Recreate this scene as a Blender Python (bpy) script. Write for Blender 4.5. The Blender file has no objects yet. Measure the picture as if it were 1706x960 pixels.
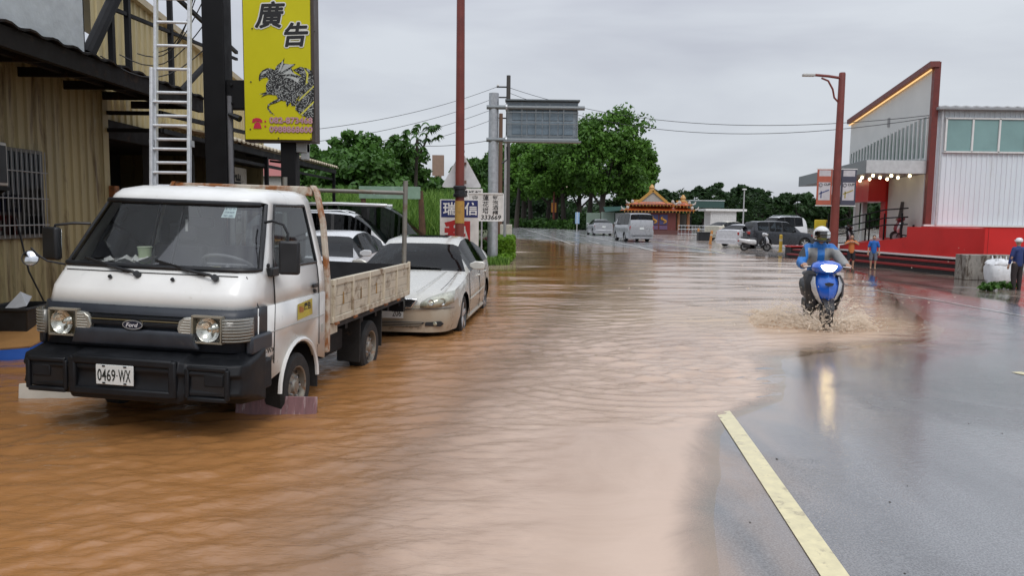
import bpy, bmesh, math, random
import numpy as np
from mathutils import Vector, Matrix, Euler
random.seed(7); rng = np.random.default_rng(7)
R = math.radians
sc = bpy.context.scene
col = sc.collection

# ------------------------------------------------------------------ camera, sky, sun, exposure
F_PX, PITCH, ROLL, CAM_H = 1250.0, R(5.5), R(0.7), 1.7
cam_d = bpy.data.cameras.new('camera'); cam = bpy.data.objects.new('camera', cam_d); col.objects.link(cam)
cam_d.sensor_width = 36.0; cam_d.lens = F_PX / 1706 * 36; cam_d.clip_end = 3000; cam_d.clip_start = 0.05
cam.matrix_world = Matrix.Translation((0, 0, CAM_H)) @ Matrix.Rotation(R(90) - PITCH, 4, 'X') @ Matrix.Rotation(ROLL, 4, 'Z')
sc.camera = cam
sc.view_settings.view_transform = 'Standard'; sc.view_settings.look = 'None'
sc.view_settings.exposure = 0.0; sc.view_settings.gamma = 1.0
sc.view_settings.use_curve_mapping = False
SUN_EL, SUN_AZ = R(52), R(170)
w = bpy.data.worlds.new('World'); sc.world = w; w.use_nodes = True
nt = w.node_tree; nt.nodes.clear()
def N(nt, t, **kw):
    n = nt.nodes.new(t)
    for k, v in kw.items():
        if k in n.inputs: n.inputs[k].default_value = v
        else: setattr(n, k, v)
    return n
out = N(nt, 'ShaderNodeOutputWorld'); bg = N(nt, 'ShaderNodeBackground'); bg.inputs['Strength'].default_value = 0.1
sky = N(nt, 'ShaderNodeTexSky', sky_type='NISHITA'); sky.sun_disc = False
sky.sun_elevation = SUN_EL; sky.sun_rotation = SUN_AZ
tc = N(nt, 'ShaderNodeTexCoord')
mp = N(nt, 'ShaderNodeMapping'); mp.inputs['Scale'].default_value = (.9, .9, 4.2)
n1 = N(nt, 'ShaderNodeTexNoise'); n1.inputs['Scale'].default_value = 1.7; n1.inputs['Detail'].default_value = 5; n1.inputs['Roughness'].default_value = .5; n1.inputs['Distortion'].default_value = .35
cr = N(nt, 'ShaderNodeValToRGB')
cr.color_ramp.elements[0].position = .32; cr.color_ramp.elements[0].color = (4.35, 4.5, 5.25, 1)
cr.color_ramp.elements[1].position = .66; cr.color_ramp.elements[1].color = (6.75, 7.1, 7.6, 1)
mx = N(nt, 'ShaderNodeMix', data_type='RGBA'); mx.inputs[0].default_value = .93
L = nt.links.new
L(tc.outputs['Generated'], mp.inputs['Vector']); L(mp.outputs[0], n1.inputs['Vector']); L(n1.outputs['Fac'], cr.inputs[0])
# overcast luminance: the cloud deck brightens towards the zenith
sep = N(nt, 'ShaderNodeSeparateXYZ'); L(tc.outputs['Generated'], sep.inputs[0])
zen = N(nt, 'ShaderNodeMapRange', interpolation_type='SMOOTHSTEP'); zen.inputs[1].default_value = .12; zen.inputs[2].default_value = .95; zen.inputs[3].default_value = 1.0; zen.inputs[4].default_value = 2.1; L(sep.outputs[2], zen.inputs[0])
zm = N(nt, 'ShaderNodeVectorMath', operation='SCALE'); L(mx.outputs[2], zm.inputs[0]); L(zen.outputs[0], zm.inputs['Scale'])
L(sky.outputs[0], mx.inputs[6]); L(cr.outputs[0], mx.inputs[7]); L(zm.outputs[0], bg.inputs['Color']); L(bg.outputs[0], out.inputs[0])
sl = bpy.data.lights.new('sun', 'SUN'); sl.energy = 1.2; sl.angle = R(25); sl.color = (1, .97, .93)
so = bpy.data.objects.new('sun', sl); col.objects.link(so)
so.rotation_euler = Vector((-math.sin(SUN_AZ) * math.cos(SUN_EL), -math.cos(SUN_AZ) * math.cos(SUN_EL), -math.sin(SUN_EL))).to_track_quat('-Z', 'Y').to_euler()
sc.cycles.max_bounces = 8; sc.cycles.transparent_max_bounces = 16; sc.cycles.caustics_reflective = False; sc.cycles.caustics_refractive = False
sc.cycles.sample_clamp_indirect = 6

# ------------------------------------------------------------------ helpers
def at(px, py, Y):
    """world point at distance Y seen at a point of the photograph (used to survey real places)"""
    X, D = px - 853.0, py - 480.0
    X0 = X * math.cos(ROLL) + D * math.sin(ROLL); Y0 = -X * math.sin(ROLL) + D * math.cos(ROLL)
    x, u = X0 / F_PX, -Y0 / F_PX
    y = math.cos(PITCH) + u * math.sin(PITCH); z = -math.sin(PITCH) + u * math.cos(PITCH)
    k = Y / y
    return Vector((x * k, Y, CAM_H + z * k))
def gnd(px, py, z=0.0):
    p = at(px, py, 1.0); t = (z - CAM_H) / (p.z - CAM_H)
    return Vector((p.x * t, t, z))

class MB:
    def __init__(s): s.v = []; s.f = []; s.m = []
    def add(s, vs, fs, m=0):
        o = len(s.v); s.v += [tuple(p) for p in vs]
        for f in fs: s.f.append(tuple(i + o for i in f)); s.m.append(m)
        return s
    def box(s, x0, x1, y0, y1, z0, z1, m=0):
        vs = [(x, y, z) for z in (z0, z1) for y in (y0, y1) for x in (x0, x1)]
        return s.add(vs, [(0, 2, 3, 1), (4, 5, 7, 6), (0, 1, 5, 4), (2, 6, 7, 3), (0, 4, 6, 2), (1, 3, 7, 5)], m)
    def obox(s, c, size, rot=None, m=0):
        rm = rot if rot is not None else Matrix.Identity(3)
        hx, hy, hz = [q / 2 for q in size]
        vs = [Vector(c) + rm @ Vector((x, y, z)) for z in (-hz, hz) for y in (-hy, hy) for x in (-hx, hx)]
        return s.add(vs, [(0, 2, 3, 1), (4, 5, 7, 6), (0, 1, 5, 4), (2, 6, 7, 3), (0, 4, 6, 2), (1, 3, 7, 5)], m)
    def beam(s, p, q, wd, ht=None, m=0, up=(0, 0, 1)):
        p, q = Vector(p), Vector(q); ht = ht or wd
        d = (q - p).normalized(); upv = Vector(up)
        if abs(d.dot(upv)) > .98: upv = Vector((0, 1, 0))
        a = d.cross(upv).normalized(); b = a.cross(d)
        vs = [c + a * i * wd / 2 + b * j * ht / 2 for c in (p, q) for j in (-1, 1) for i in (-1, 1)]
        return s.add(vs, [(0, 2, 3, 1), (4, 5, 7, 6), (0, 1, 5, 4), (2, 6, 7, 3), (0, 4, 6, 2), (1, 3, 7, 5)], m)
    def tube(s, pts, r, n=8, m=0, cap=True, closed=False):
        pts = [Vector(p) for p in pts]; k = len(pts)
        rs = r if isinstance(r, (list, tuple)) else [r] * k
        prev = None; rings = []
        for i, p in enumerate(pts):
            if closed: t = pts[(i + 1) % k] - pts[i - 1]
            else: t = pts[min(i + 1, k - 1)] - pts[max(i - 1, 0)]
            t.normalize()
            if prev is None:
                a = t.cross(Vector((0, 0, 1)))
                if a.length < .05: a = t.cross(Vector((0, 1, 0)))
                a.normalize()
            else:
                a = prev - t * prev.dot(t)
                if a.length < 1e-5: a = t.orthogonal()
                a.normalize()
            prev = a; b = t.cross(a)
            rings.append([p + (a * math.cos(2 * math.pi * j / n) + b * math.sin(2 * math.pi * j / n)) * rs[i] for j in range(n)])
        vs = [q for rg in rings for q in rg]; fs = []
        for i in range(k if closed else k - 1):
            i2 = (i + 1) % k
            for j in range(n): fs.append((i * n + j, i * n + (j + 1) % n, i2 * n + (j + 1) % n, i2 * n + j))
        if cap and not closed:
            fs.append(tuple(range(n - 1, -1, -1))); fs.append(tuple((k - 1) * n + j for j in range(n)))
        return s.add(vs, fs, m)
    def lathe(s, prof, c, axis=(0, 0, 1), n=20, m=0, capends=True):
        ax = Vector(axis).normalized(); a = ax.orthogonal().normalized(); b = ax.cross(a); c = Vector(c)
        vs = [c + ax * h + (a * math.cos(2 * math.pi * j / n) + b * math.sin(2 * math.pi * j / n)) * r for r, h in prof for j in range(n)]
        fs = []
        for i in range(len(prof) - 1):
            for j in range(n): fs.append((i * n + j, i * n + (j + 1) % n, (i + 1) * n + (j + 1) % n, (i + 1) * n + j))
        if capends:
            fs.append(tuple(range(n - 1, -1, -1))); fs.append(tuple((len(prof) - 1) * n + j for j in range(n)))
        return s.add(vs, fs, m)
    def ball(s, c, r, n=10, k=7, m=0):
        rx, ry, rz = r if isinstance(r, (list, tuple)) else (r, r, r)
        c = Vector(c); vs = []; fs = []
        for i in range(1, k):
            t = math.pi * i / k
            for j in range(n):
                a = 2 * math.pi * j / n
                vs.append(c + Vector((rx * math.sin(t) * math.cos(a), ry * math.sin(t) * math.sin(a), rz * math.cos(t))))
        vs += [c + Vector((0, 0, rz)), c - Vector((0, 0, rz))]
        tp, bt = (k - 1) * n, (k - 1) * n + 1
        for i in range(k - 2):
            for j in range(n): fs.append((i * n + j, (i + 1) * n + j, (i + 1) * n + (j + 1) % n, i * n + (j + 1) % n))
        for j in range(n):
            fs.append((tp, j, (j + 1) % n)); fs.append((bt, (k - 2) * n + (j + 1) % n, (k - 2) * n + j))
        return s.add(vs, fs, m)
    def prism(s, pts, o, u, v, d, m=0):
        """polygon pts (a,b) at o+a*u+b*v, extruded by vector d"""
        o, u, v, d = Vector(o), Vector(u), Vector(v), Vector(d); n = len(pts)
        b = [o + u * p[0] + v * p[1] for p in pts]
        vs = b + [p + d for p in b]
        fs = [tuple(range(n)), tuple(range(2 * n - 1, n - 1, -1))] + [(i, i + n, (i + 1) % n + n, (i + 1) % n) for i in range(n)]
        return s.add(vs, fs, m)
    def flat(s, pts, o, u, v, m=0):
        o, u, v = Vector(o), Vector(u), Vector(v)
        return s.add([o + u * p[0] + v * p[1] for p in pts], [tuple(range(len(pts)))], m)
    def loft(s, rings, closed=True, caps=True, m=0):
        n = len(rings[0]); vs = [p for rg in rings for p in rg]; fs = []
        for i in range(len(rings) - 1):
            for j in range(n if closed else n - 1): fs.append((i * n + j, i * n + (j + 1) % n, (i + 1) * n + (j + 1) % n, (i + 1) * n + j))
        if caps: fs.append(tuple(range(n - 1, -1, -1))); fs.append(tuple((len(rings) - 1) * n + j for j in range(n)))
        return s.add(vs, fs, m)
    def build(s, name, mat, parent=None, smooth=False, bevel=0, seg=2, sharp=38, solid=0, loc=None):
        me = bpy.data.meshes.new(name); me.from_pydata(s.v, [], s.f)
        mats = mat if isinstance(mat, (list, tuple)) else [mat]
        for mm in mats: me.materials.append(mm)
        if len(mats) > 1: me.polygons.foreach_set('material_index', s.m)
        bm = bmesh.new(); bm.from_mesh(me); bmesh.ops.recalc_face_normals(bm, faces=bm.faces); bm.to_mesh(me); bm.free()
        if smooth:
            me.shade_smooth(); me.set_sharp_from_angle(angle=R(sharp))
        o = bpy.data.objects.new(name, me); col.objects.link(o)
        if parent is not None: o.parent = parent
        if loc is not None: o.location = loc
        if solid:
            md = o.modifiers.new('solid', 'SOLIDIFY'); md.thickness = solid; md.offset = 0
        if bevel:
            md = o.modifiers.new('bevel', 'BEVEL'); md.width = bevel; md.segments = seg; md.limit_method = 'ANGLE'; md.angle_limit = R(32); md.harden_normals = False
            me.shade_smooth(); me.set_sharp_from_angle(angle=R(sharp))
        return o
def tag(o, label, cat, group=None, kind=None):
    if label: o['label'] = label
    if cat: o['category'] = cat
    if group: o['group'] = group
    if kind: o['kind'] = kind
    return o
def empty(name, loc=(0, 0, 0), rz=0, label=None, cat=None, group=None):
    o = bpy.data.objects.new(name, None); col.objects.link(o); o.location = loc; o.rotation_euler = (0, 0, rz)
    o.empty_display_size = .2
    return tag(o, label, cat, group)
def copy_tree(o, parent=None):
    c = o.copy(); col.objects.link(c); c.parent = parent
    for ch in o.children: copy_tree(ch, c)
    return c
def pbox(name, mat, parent, x0, x1, y0, y1, z0, z1, bevel=0): return MB().box(x0, x1, y0, y1, z0, z1).build(name, mat, parent, bevel=bevel)

_tc = {}
def text_geo(body, bold=0.0, shear=0.0):
    key = (body, bold, shear)
    if key in _tc: return _tc[key]
    c = bpy.data.curves.new('t', 'FONT'); c.body = body; c.offset = bold; c.shear = shear; c.resolution_u = 3
    o = bpy.data.objects.new('t', c); col.objects.link(o)
    me = o.to_mesh(); vs = np.array([v.co[:2] for v in me.vertices]).reshape(-1, 2); fs = [tuple(p.vertices) for p in me.polygons]
    o.to_mesh_clear(); bpy.data.objects.remove(o); bpy.data.curves.remove(c)
    if len(vs):
        lo, hi = vs.min(0), vs.max(0); vs = (vs - (lo + hi) / 2); sz = hi - lo
    else: sz = np.array([1, 1])
    _tc[key] = (vs, fs, sz); return _tc[key]
def text(mb, body, o, u, v, width=None, height=None, bold=0.0, shear=0.0, m=0):
    """flat lettering centred on o; u,v unit vectors; fitted to width x height"""
    vs, fs, sz = text_geo(body, bold, shear)
    kx = width / sz[0] if width else None; ky = height / sz[1] if height else None
    kx = kx or ky; ky = ky or kx
    o, u, v = Vector(o), Vector(u), Vector(v)
    mb.add([o + u * (p[0] * kx) + v * (p[1] * ky) for p in vs], fs, m); return mb

# ------------------------------------------------------------------ materials
_mats = {}
def M(name, c, rough=.5, metal=0.0, var=.12, scale=6.0, bump=0.0, bscale=80.0, spec=.5, coat=0.0, dirt=None, damt=.35, dscale=3.0, emit=None, estr=0.0, stretch=None, trans=0.0):
    if name in _mats: return _mats[name]
    m = bpy.data.materials.new(name); m.use_nodes = True; nt = m.node_tree; b = nt.nodes['Principled BSDF']; L = nt.links.new
    b.inputs['Roughness'].default_value = rough; b.inputs['Metallic'].default_value = metal
    b.inputs['Specular IOR Level'].default_value = spec; b.inputs['Coat Weight'].default_value = coat; b.inputs['Coat Roughness'].default_value = .06
    tc = N(nt, 'ShaderNodeTexCoord'); vec = tc.outputs['Object']
    if stretch:
        mp = N(nt, 'ShaderNodeMapping'); mp.inputs['Scale'].default_value = stretch; L(vec, mp.inputs['Vector']); vec = mp.outputs[0]
    nz = N(nt, 'ShaderNodeTexNoise', Scale=scale, Detail=5.0, Roughness=.6); L(vec, nz.inputs['Vector'])
    mr = N(nt, 'ShaderNodeMapRange'); mr.inputs[1].default_value = .3; mr.inputs[2].default_value = .7; mr.inputs[3].default_value = 1 - var; mr.inputs[4].default_value = 1 + var
    L(nz.outputs['Fac'], mr.inputs[0])
    mu = N(nt, 'ShaderNodeMix', data_type='RGBA', blend_type='MULTIPLY'); mu.inputs[0].default_value = 1; mu.inputs[6].default_value = (*c, 1); L(mr.outputs[0], mu.inputs[7])
    cur = mu.outputs[2]
    if dirt:
        nd = N(nt, 'ShaderNodeTexNoise', Scale=dscale, Detail=8.0, Roughness=.68, Distortion=.4); L(vec, nd.inputs['Vector'])
        rp = N(nt, 'ShaderNodeMapRange'); rp.inputs[1].default_value = .72 - damt * .5; rp.inputs[2].default_value = .86 - damt * .5; L(nd.outputs['Fac'], rp.inputs[0])
        md = N(nt, 'ShaderNodeMix', data_type='RGBA'); L(rp.outputs[0], md.inputs[0]); L(cur, md.inputs[6]); md.inputs[7].default_value = (*dirt, 1); cur = md.outputs[2]
    L(cur, b.inputs['Base Color'])
    rr = N(nt, 'ShaderNodeMapRange'); rr.inputs[1].default_value = .3; rr.inputs[2].default_value = .7; rr.inputs[3].default_value = max(.02, rough * .8); rr.inputs[4].default_value = min(1, rough * 1.25); L(nz.outputs['Fac'], rr.inputs[0]); L(rr.outputs[0], b.inputs['Roughness'])
    if bump:
        nb = N(nt, 'ShaderNodeTexNoise', Scale=bscale, Detail=4.0); L(vec, nb.inputs['Vector'])
        bp = N(nt, 'ShaderNodeBump'); bp.inputs['Strength'].default_value = bump; bp.inputs['Distance'].default_value = .02; L(nb.outputs['Fac'], bp.inputs['Height']); L(bp.outputs[0], b.inputs['Normal'])
    if emit: b.inputs['Emission Color'].default_value = (*emit, 1); b.inputs['Emission Strength'].default_value = estr
    if trans: b.inputs['Transmission Weight'].default_value = trans
    _mats[name] = m; return m
def glass(name, tint=(.5, .55, .55), refl=1.0, dark=0.0):
    if name in _mats: return _mats[name]
    m = bpy.data.materials.new(name); m.use_nodes = True; nt = m.node_tree; nt.nodes.clear(); L = nt.links.new
    o = N(nt, 'ShaderNodeOutputMaterial'); t = N(nt, 'ShaderNodeBsdfTransparent'); t.inputs[0].default_value = (*tint, 1)
    g = N(nt, 'ShaderNodeBsdfGlossy'); g.inputs['Roughness'].default_value = .03
    fr = N(nt, 'ShaderNodeFresnel'); fr.inputs[0].default_value = 1.5
    mm = N(nt, 'ShaderNodeMath', operation='MULTIPLY_ADD'); mm.inputs[1].default_value = refl; mm.inputs[2].default_value = dark; L(fr.outputs[0], mm.inputs[0])
    mx = N(nt, 'ShaderNodeMixShader'); L(mm.outputs[0], mx.inputs[0]); L(t.outputs[0], mx.inputs[1]); L(g.outputs[0], mx.inputs[2]); L(mx.outputs[0], o.inputs[0])
    _mats[name] = m; return m
def glow(name, c, s):
    if name in _mats: return _mats[name]
    m = bpy.data.materials.new(name); m.use_nodes = True; b = m.node_tree.nodes['Principled BSDF']
    b.inputs['Base Color'].default_value = (*c, 1); b.inputs['Emission Color'].default_value = (*c, 1); b.inputs['Emission Strength'].default_value = s
    _mats[name] = m; return m

BLACK = M('black_plastic', (.012, .013, .015), .45, var=.3)
RUBBER = M('tyre_rubber', (.018, .017, .016), .8, bump=.3, dirt=(.12, .07, .04), damt=.25)
STEEL = M('galvanised_steel', (.42, .44, .46), .42, .6, var=.18, scale=9)
ALU = M('aluminium', (.66, .68, .70), .38, .35, var=.12, scale=20, dirt=(.35, .33, .3), damt=.2)
REDBROWN = M('red_brown_paint', (.17, .035, .025), .45, var=.2, scale=3)
BLACKSTEEL = M('black_steel', (.008, .008, .009), .6, var=.35, scale=4, spec=.22)
WHITEPAINT = M('white_paint', (.74, .74, .72), .4, var=.05)
CHROME = M('chrome', (.75, .76, .78), .12, 1.0, var=.03)
INK = M('black_ink', (.012, .012, .013), .6)
# ------------------------------------------------------------------ ground, road, flood water
FLOOD_PX = [(1185, 1100), (1188, 960), (1180, 850), (1192, 750), (1212, 705), (1296, 668), (1312, 632), (1300, 600), (1420, 582), (1545, 566), (1575, 548), (1520, 515), (1490, 492), (1440, 458), (1330, 431), (1220, 423), (1110, 418), (1010, 410), (930, 402), (858, 398)]
_fl = [gnd(*p) for p in FLOOD_PX]
FLOOD = np.array([(p.x, p.y) for p in _fl] + [(-.3, 55), (-.3, 30), (-.9, 25), (-14, 25), (-14, -6), (1.0, -6)])
def flood_sd(x, y):
    """signed distance to the flood outline, positive inside"""
    px, py = np.asarray(x, float), np.asarray(y, float)
    d = np.full(px.shape, 1e9); ins = np.zeros(px.shape, bool); n = len(FLOOD)
    for i in range(n):
        ax, ay = FLOOD[i]; bx, by = FLOOD[(i + 1) % n]
        ex, ey = bx - ax, by - ay; wx, wy = px - ax, py - ay
        t = np.clip((wx * ex + wy * ey) / (ex * ex + ey * ey), 0, 1)
        d = np.minimum(d, np.hypot(wx - ex * t, wy - ey * t))
        cnd = (ay > py) != (by > py)
        with np.errstate(divide='ignore', invalid='ignore'):
            ins ^= cnd & (px < ex * (py - ay) / (ey if ey else 1e-9) + ax)
    return np.where(ins, d, -d)
def smooth01(t): t = np.clip(t, 0, 1); return t * t * (3 - 2 * t)
_wv = [(rng.uniform(.5, 3.2), rng.uniform(0, 6.28), rng.uniform(0, 6.28)) for _ in range(14)]
def lumps(x, y, s=1.0):
    r = 0
    for k, a, p in _wv: r = r + np.sin(k * s * (x * math.cos(a) + y * math.sin(a)) + p)
    return r / 14
def flood_z(x, y):
    x = np.asarray(x, float); y = np.asarray(y, float)
    sd = flood_sd(x, y); near = np.clip(y / 12.0, .35, 1.0)
    sd = sd + lumps(x, y) * .32 * near + lumps(x, y, 3.5) * .12 * near
    cap = .13 - .098 * smooth01((x + 2.1 - .2 * np.clip(y - 4, 0, 30)) / 2.2)     # carriageway above roadside; depth edge shaped to the mirrored sky and tree zones
    slope = .045 - .030 * smooth01((x - 2.0) / 1.4)     # the crown of the road shelves very gently
    return np.where(sd > 0, -np.minimum(cap, slope * sd), np.minimum(.03, -.03 * sd))
def road_z(x, y):
    x = np.asarray(x, float); y = np.asarray(y, float)
    return flood_z(x, y) - .23 * smooth01((x - 10.0) / 2.5) * smooth01((y - 9) / 6) * smooth01((60 - y) / 15)
def rz(x, y): return float(road_z(np.array([x]), np.array([y]))[0])

def fan_grid(y0, y1, ny, nx, k, add):
    ys = np.geomspace(y0, y1, ny); t = np.linspace(-1, 1, nx)
    hw = k * ys + add
    X = hw[:, None] * t[None, :]; Y = np.repeat(ys[:, None], nx, 1)
    return X, Y
def grid_mesh(name, X, Y, Z, keep=None):
    ny, nx = X.shape
    idx = np.arange(ny * nx).reshape(ny, nx)
    q = np.stack([idx[:-1, :-1], idx[:-1, 1:], idx[1:, 1:], idx[1:, :-1]], -1).reshape(-1, 4)
    co = np.stack([X, Y, Z], -1).reshape(-1, 3)
    if keep is not None:
        kq = keep.reshape(-1)[q].any(1); q = q[kq]
        used = np.unique(q); rm = np.full(len(co), -1); rm[used] = np.arange(len(used)); q = rm[q]; co = co[used]
    else: used = np.arange(len(co))
    me = bpy.data.meshes.new(name)
    me.vertices.add(len(co)); me.vertices.foreach_set('co', co.astype(np.float32).ravel())
    me.loops.add(q.size); me.loops.foreach_set('vertex_index', q.astype(np.int32).ravel())
    me.polygons.add(len(q)); me.polygons.foreach_set('loop_start', np.arange(0, q.size, 4, dtype=np.int32)); me.polygons.foreach_set('loop_total', np.full(len(q), 4, np.int32))
    me.update(calc_edges=True); me.shade_smooth()
    o = bpy.data.objects.new(name, me); col.objects.link(o)
    return o, used
def attr(o, name, vals):
    a = o.data.attributes.new(name, 'FLOAT', 'POINT'); a.data.foreach_set('value', np.asarray(vals, np.float32).ravel())

# asphalt
def mat_asphalt():
    m = bpy.data.materials.new('wet_asphalt'); m.use_nodes = True; nt = m.node_tree; L = nt.links.new; b = nt.nodes['Principled BSDF']
    tc = N(nt, 'ShaderNodeTexCoord'); o = tc.outputs['Object']
    big = N(nt, 'ShaderNodeTexNoise', Scale=.55, Detail=6.0, Roughness=.6, Distortion=.6); L(o, big.inputs['Vector'])
    fine = N(nt, 'ShaderNodeTexNoise', Scale=95.0, Detail=3.0); L(o, fine.inputs['Vector'])
    mp = N(nt, 'ShaderNodeMapping'); mp.inputs['Scale'].default_value = (1.6, .35, 1); mp.inputs['Rotation'].default_value = (0, 0, R(-7)); L(o, mp.inputs[0])
    streak = N(nt, 'ShaderNodeTexNoise', Scale=1.4, Detail=5.0, Distortion=.5); L(mp.outputs[0], streak.inputs['Vector'])
    silt = N(nt, 'ShaderNodeAttribute'); silt.attribute_name = 'silt'
    r1 = N(nt, 'ShaderNodeValToRGB'); r1.color_ramp.elements[0].position = .3; r1.color_ramp.elements[0].color = (.115, .116, .117, 1); r1.color_ramp.elements[1].position = .7; r1.color_ramp.elements[1].color = (.195, .196, .197, 1); L(streak.outputs['Fac'], r1.inputs[0])
    mf = N(nt, 'ShaderNodeMapRange'); mf.inputs[1].default_value = .35; mf.inputs[2].default_value = .65; mf.inputs[3].default_value = .55; mf.inputs[4].default_value = 1.4; L(fine.outputs['Fac'], mf.inputs[0])
    mu = N(nt, 'ShaderNodeMix', data_type='RGBA', blend_type='MULTIPLY'); mu.inputs[0].default_value = 1; L(r1.outputs[0], mu.inputs[6]); L(mf.outputs[0], mu.inputs[7])
    sn = N(nt, 'ShaderNodeMath', operation='MULTIPLY'); L(silt.outputs['Fac'], sn.inputs[0])
    sr = N(nt, 'ShaderNodeMapRange'); sr.inputs[1].default_value = .3; sr.inputs[2].default_value = .62; L(streak.outputs['Fac'], sr.inputs[0]); L(sr.outputs[0], sn.inputs[1])
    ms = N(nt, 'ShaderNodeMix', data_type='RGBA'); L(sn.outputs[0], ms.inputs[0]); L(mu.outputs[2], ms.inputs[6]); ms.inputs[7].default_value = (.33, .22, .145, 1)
    wa = N(nt, 'ShaderNodeAttribute'); wa.attribute_name = 'wet'; wl = N(nt, 'ShaderNodeMapRange'); wl.inputs[3].default_value = 1.9; wl.inputs[4].default_value = 1.0; L(wa.outputs['Fac'], wl.inputs[0]); far_sheen = N(nt, 'ShaderNodeMix', data_type='RGBA', blend_type='MULTIPLY'); far_sheen.inputs[0].default_value = 1; L(ms.outputs[2], far_sheen.inputs[6]); L(wl.outputs[0], far_sheen.inputs[7]); L(far_sheen.outputs[2], b.inputs['Base Color'])   # far road paler: sky sheen painted into the base colour
    rr = N(nt, 'ShaderNodeMapRange'); rr.inputs[1].default_value = .32; rr.inputs[2].default_value = .62; rr.inputs[3].default_value = .3; rr.inputs[4].default_value = .09; L(big.outputs['Fac'], rr.inputs[0]); L(rr.outputs[0], b.inputs['Roughness'])
    wet = N(nt, 'ShaderNodeAttribute'); wet.attribute_name = 'wet'
    b.inputs['Specular IOR Level'].default_value = .6
    b.inputs['Coat Weight'].default_value = 1.0; b.inputs['Coat IOR'].default_value = 1.6; b.inputs['Coat Roughness'].default_value = .05
    cw = N(nt, 'ShaderNodeMapRange'); cw.inputs[1].default_value = .36; cw.inputs[2].default_value = .5; cw.inputs[3].default_value = .4; cw.inputs[4].default_value = 1; L(big.outputs['Fac'], cw.inputs[0]); cwm = N(nt, 'ShaderNodeMath', operation='MULTIPLY'); L(cw.outputs[0], cwm.inputs[0]); L(wet.outputs['Fac'], cwm.inputs[1]); L(cwm.outputs[0], b.inputs['Coat Weight'])
    bp = N(nt, 'ShaderNodeBump'); bp.inputs['Strength'].default_value = .22; bp.inputs['Distance'].default_value = .012; L(fine.outputs['Fac'], bp.inputs['Height']); L(bp.outputs[0], b.inputs['Normal'])
    mp2 = N(nt, 'ShaderNodeMapping'); mp2.inputs['Scale'].default_value = (7, 16, 1); L(o, mp2.inputs[0])
    rip = N(nt, 'ShaderNodeTexNoise', Scale=1.6, Detail=4.0, Roughness=.65); L(mp2.outputs[0], rip.inputs['Vector'])
    bp2 = N(nt, 'ShaderNodeBump'); bp2.inputs['Strength'].default_value = .16; bp2.inputs['Distance'].default_value = .012; L(rip.outputs['Fac'], bp2.inputs['Height']); L(bp2.outputs[0], b.inputs['Coat Normal'])
    return m
ASPHALT = mat_asphalt()
X, Y = fan_grid(.6, 160, 330, 300, 1.0, 14)
Z = road_z(X, Y)
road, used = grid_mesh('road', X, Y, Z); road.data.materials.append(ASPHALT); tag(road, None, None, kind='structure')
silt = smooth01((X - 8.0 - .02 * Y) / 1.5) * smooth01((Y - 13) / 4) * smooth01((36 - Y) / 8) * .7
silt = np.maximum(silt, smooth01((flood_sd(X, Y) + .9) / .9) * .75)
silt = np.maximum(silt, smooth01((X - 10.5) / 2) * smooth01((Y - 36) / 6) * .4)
attr(road, 'silt', silt); attr(road, 'wet', 1 - .8 * smooth01((Y - 36) / 10))  # wet falls with distance: thinner coat, and sky sheen painted as paler colour
g = MB(); g.add([(-900, -300, -.6), (900, -300, -.6), (900, 1400, -.6), (-900, 1400, -.6)], [(0, 1, 2, 3)])
tag(g.build('ground', M('earth', (.10, .085, .05), .9, var=.3, scale=.4)), None, None, kind='structure')

# painted lines (real sheets 4 mm over the road)
YELLOW = M('yellow_line_paint', (.70, .62, .36), .35, var=.12, scale=14, dirt=(.25, .2, .13), damt=.3, dscale=9, coat=.5)
WLINE = M('white_line_paint', (.62, .61, .58), .35, var=.12, scale=14, dirt=(.22, .2, .18), damt=.35, dscale=6, coat=.5)
def line(name, pts, wd, mat, parent=road, lift=.005):
    mb = MB(); vs = []; fs = []
    P = []
    for (a, b) in zip(pts[:-1], pts[1:]):
        n = max(2, int(math.hypot(b[0] - a[0], b[1] - a[1]) / .25))
        P += [(a[0] + (b[0] - a[0]) * i / n, a[1] + (b[1] - a[1]) * i / n) for i in range(n)]
    P.append(pts[-1]); P = np.array(P); T = np.gradient(P, axis=0); T /= np.linalg.norm(T, axis=1)[:, None]
    Nn = np.stack([T[:, 1], -T[:, 0]], 1)
    Lp = P - Nn * wd / 2; Rp = P + Nn * wd / 2
    zl = np.maximum(road_z(Lp[:, 0], Lp[:, 1]), road_z(P[:, 0], P[:, 1])) + lift; zr = np.maximum(road_z(Rp[:, 0], Rp[:, 1]), road_z(P[:, 0], P[:, 1])) + lift
    for i in range(len(P)): vs += [(Lp[i, 0], Lp[i, 1], zl[i]), (Rp[i, 0], Rp[i, 1], zr[i])]
    for i in range(len(P) - 1): fs.append((2 * i, 2 * i + 1, 2 * i + 3, 2 * i + 2))
    return mb.add(vs, fs).build(name, mat, parent)
def gl(*pp): return [tuple(gnd(*p)[:2]) for p in pp]
line('yellow_line', gl((1425, 1020), (1386, 960), (1210, 695)) + [(2.6, 13), (4.2, 30)], .135, YELLOW)
line('yellow_line', gl((1760, 640), (1692, 625)), .14, YELLOW)
line('white_line', [(9.35, 10), (9.05, 14), (8.9, 18.5), (9.0, 26)], .09, M('worn_white', (.42, .41, .39), .4, dirt=(.2, .19, .17), damt=.5, dscale=4, coat=.5))
line('white_line', [(4.2, 40), (3.7, 46), (.3, 125)], .16, WLINE, lift=.01)
line('white_line', [(7.5, 33), (7.0, 46), (5.0, 125)], .16, WLINE, lift=.01)
for y0 in (47, 58, 69, 80): line('white_line', [(5.5 - (y0 - 44) * .03, y0), (5.5 - (y0 - 39) * .03, y0 + 5)], .15, WLINE, lift=.01)
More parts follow.
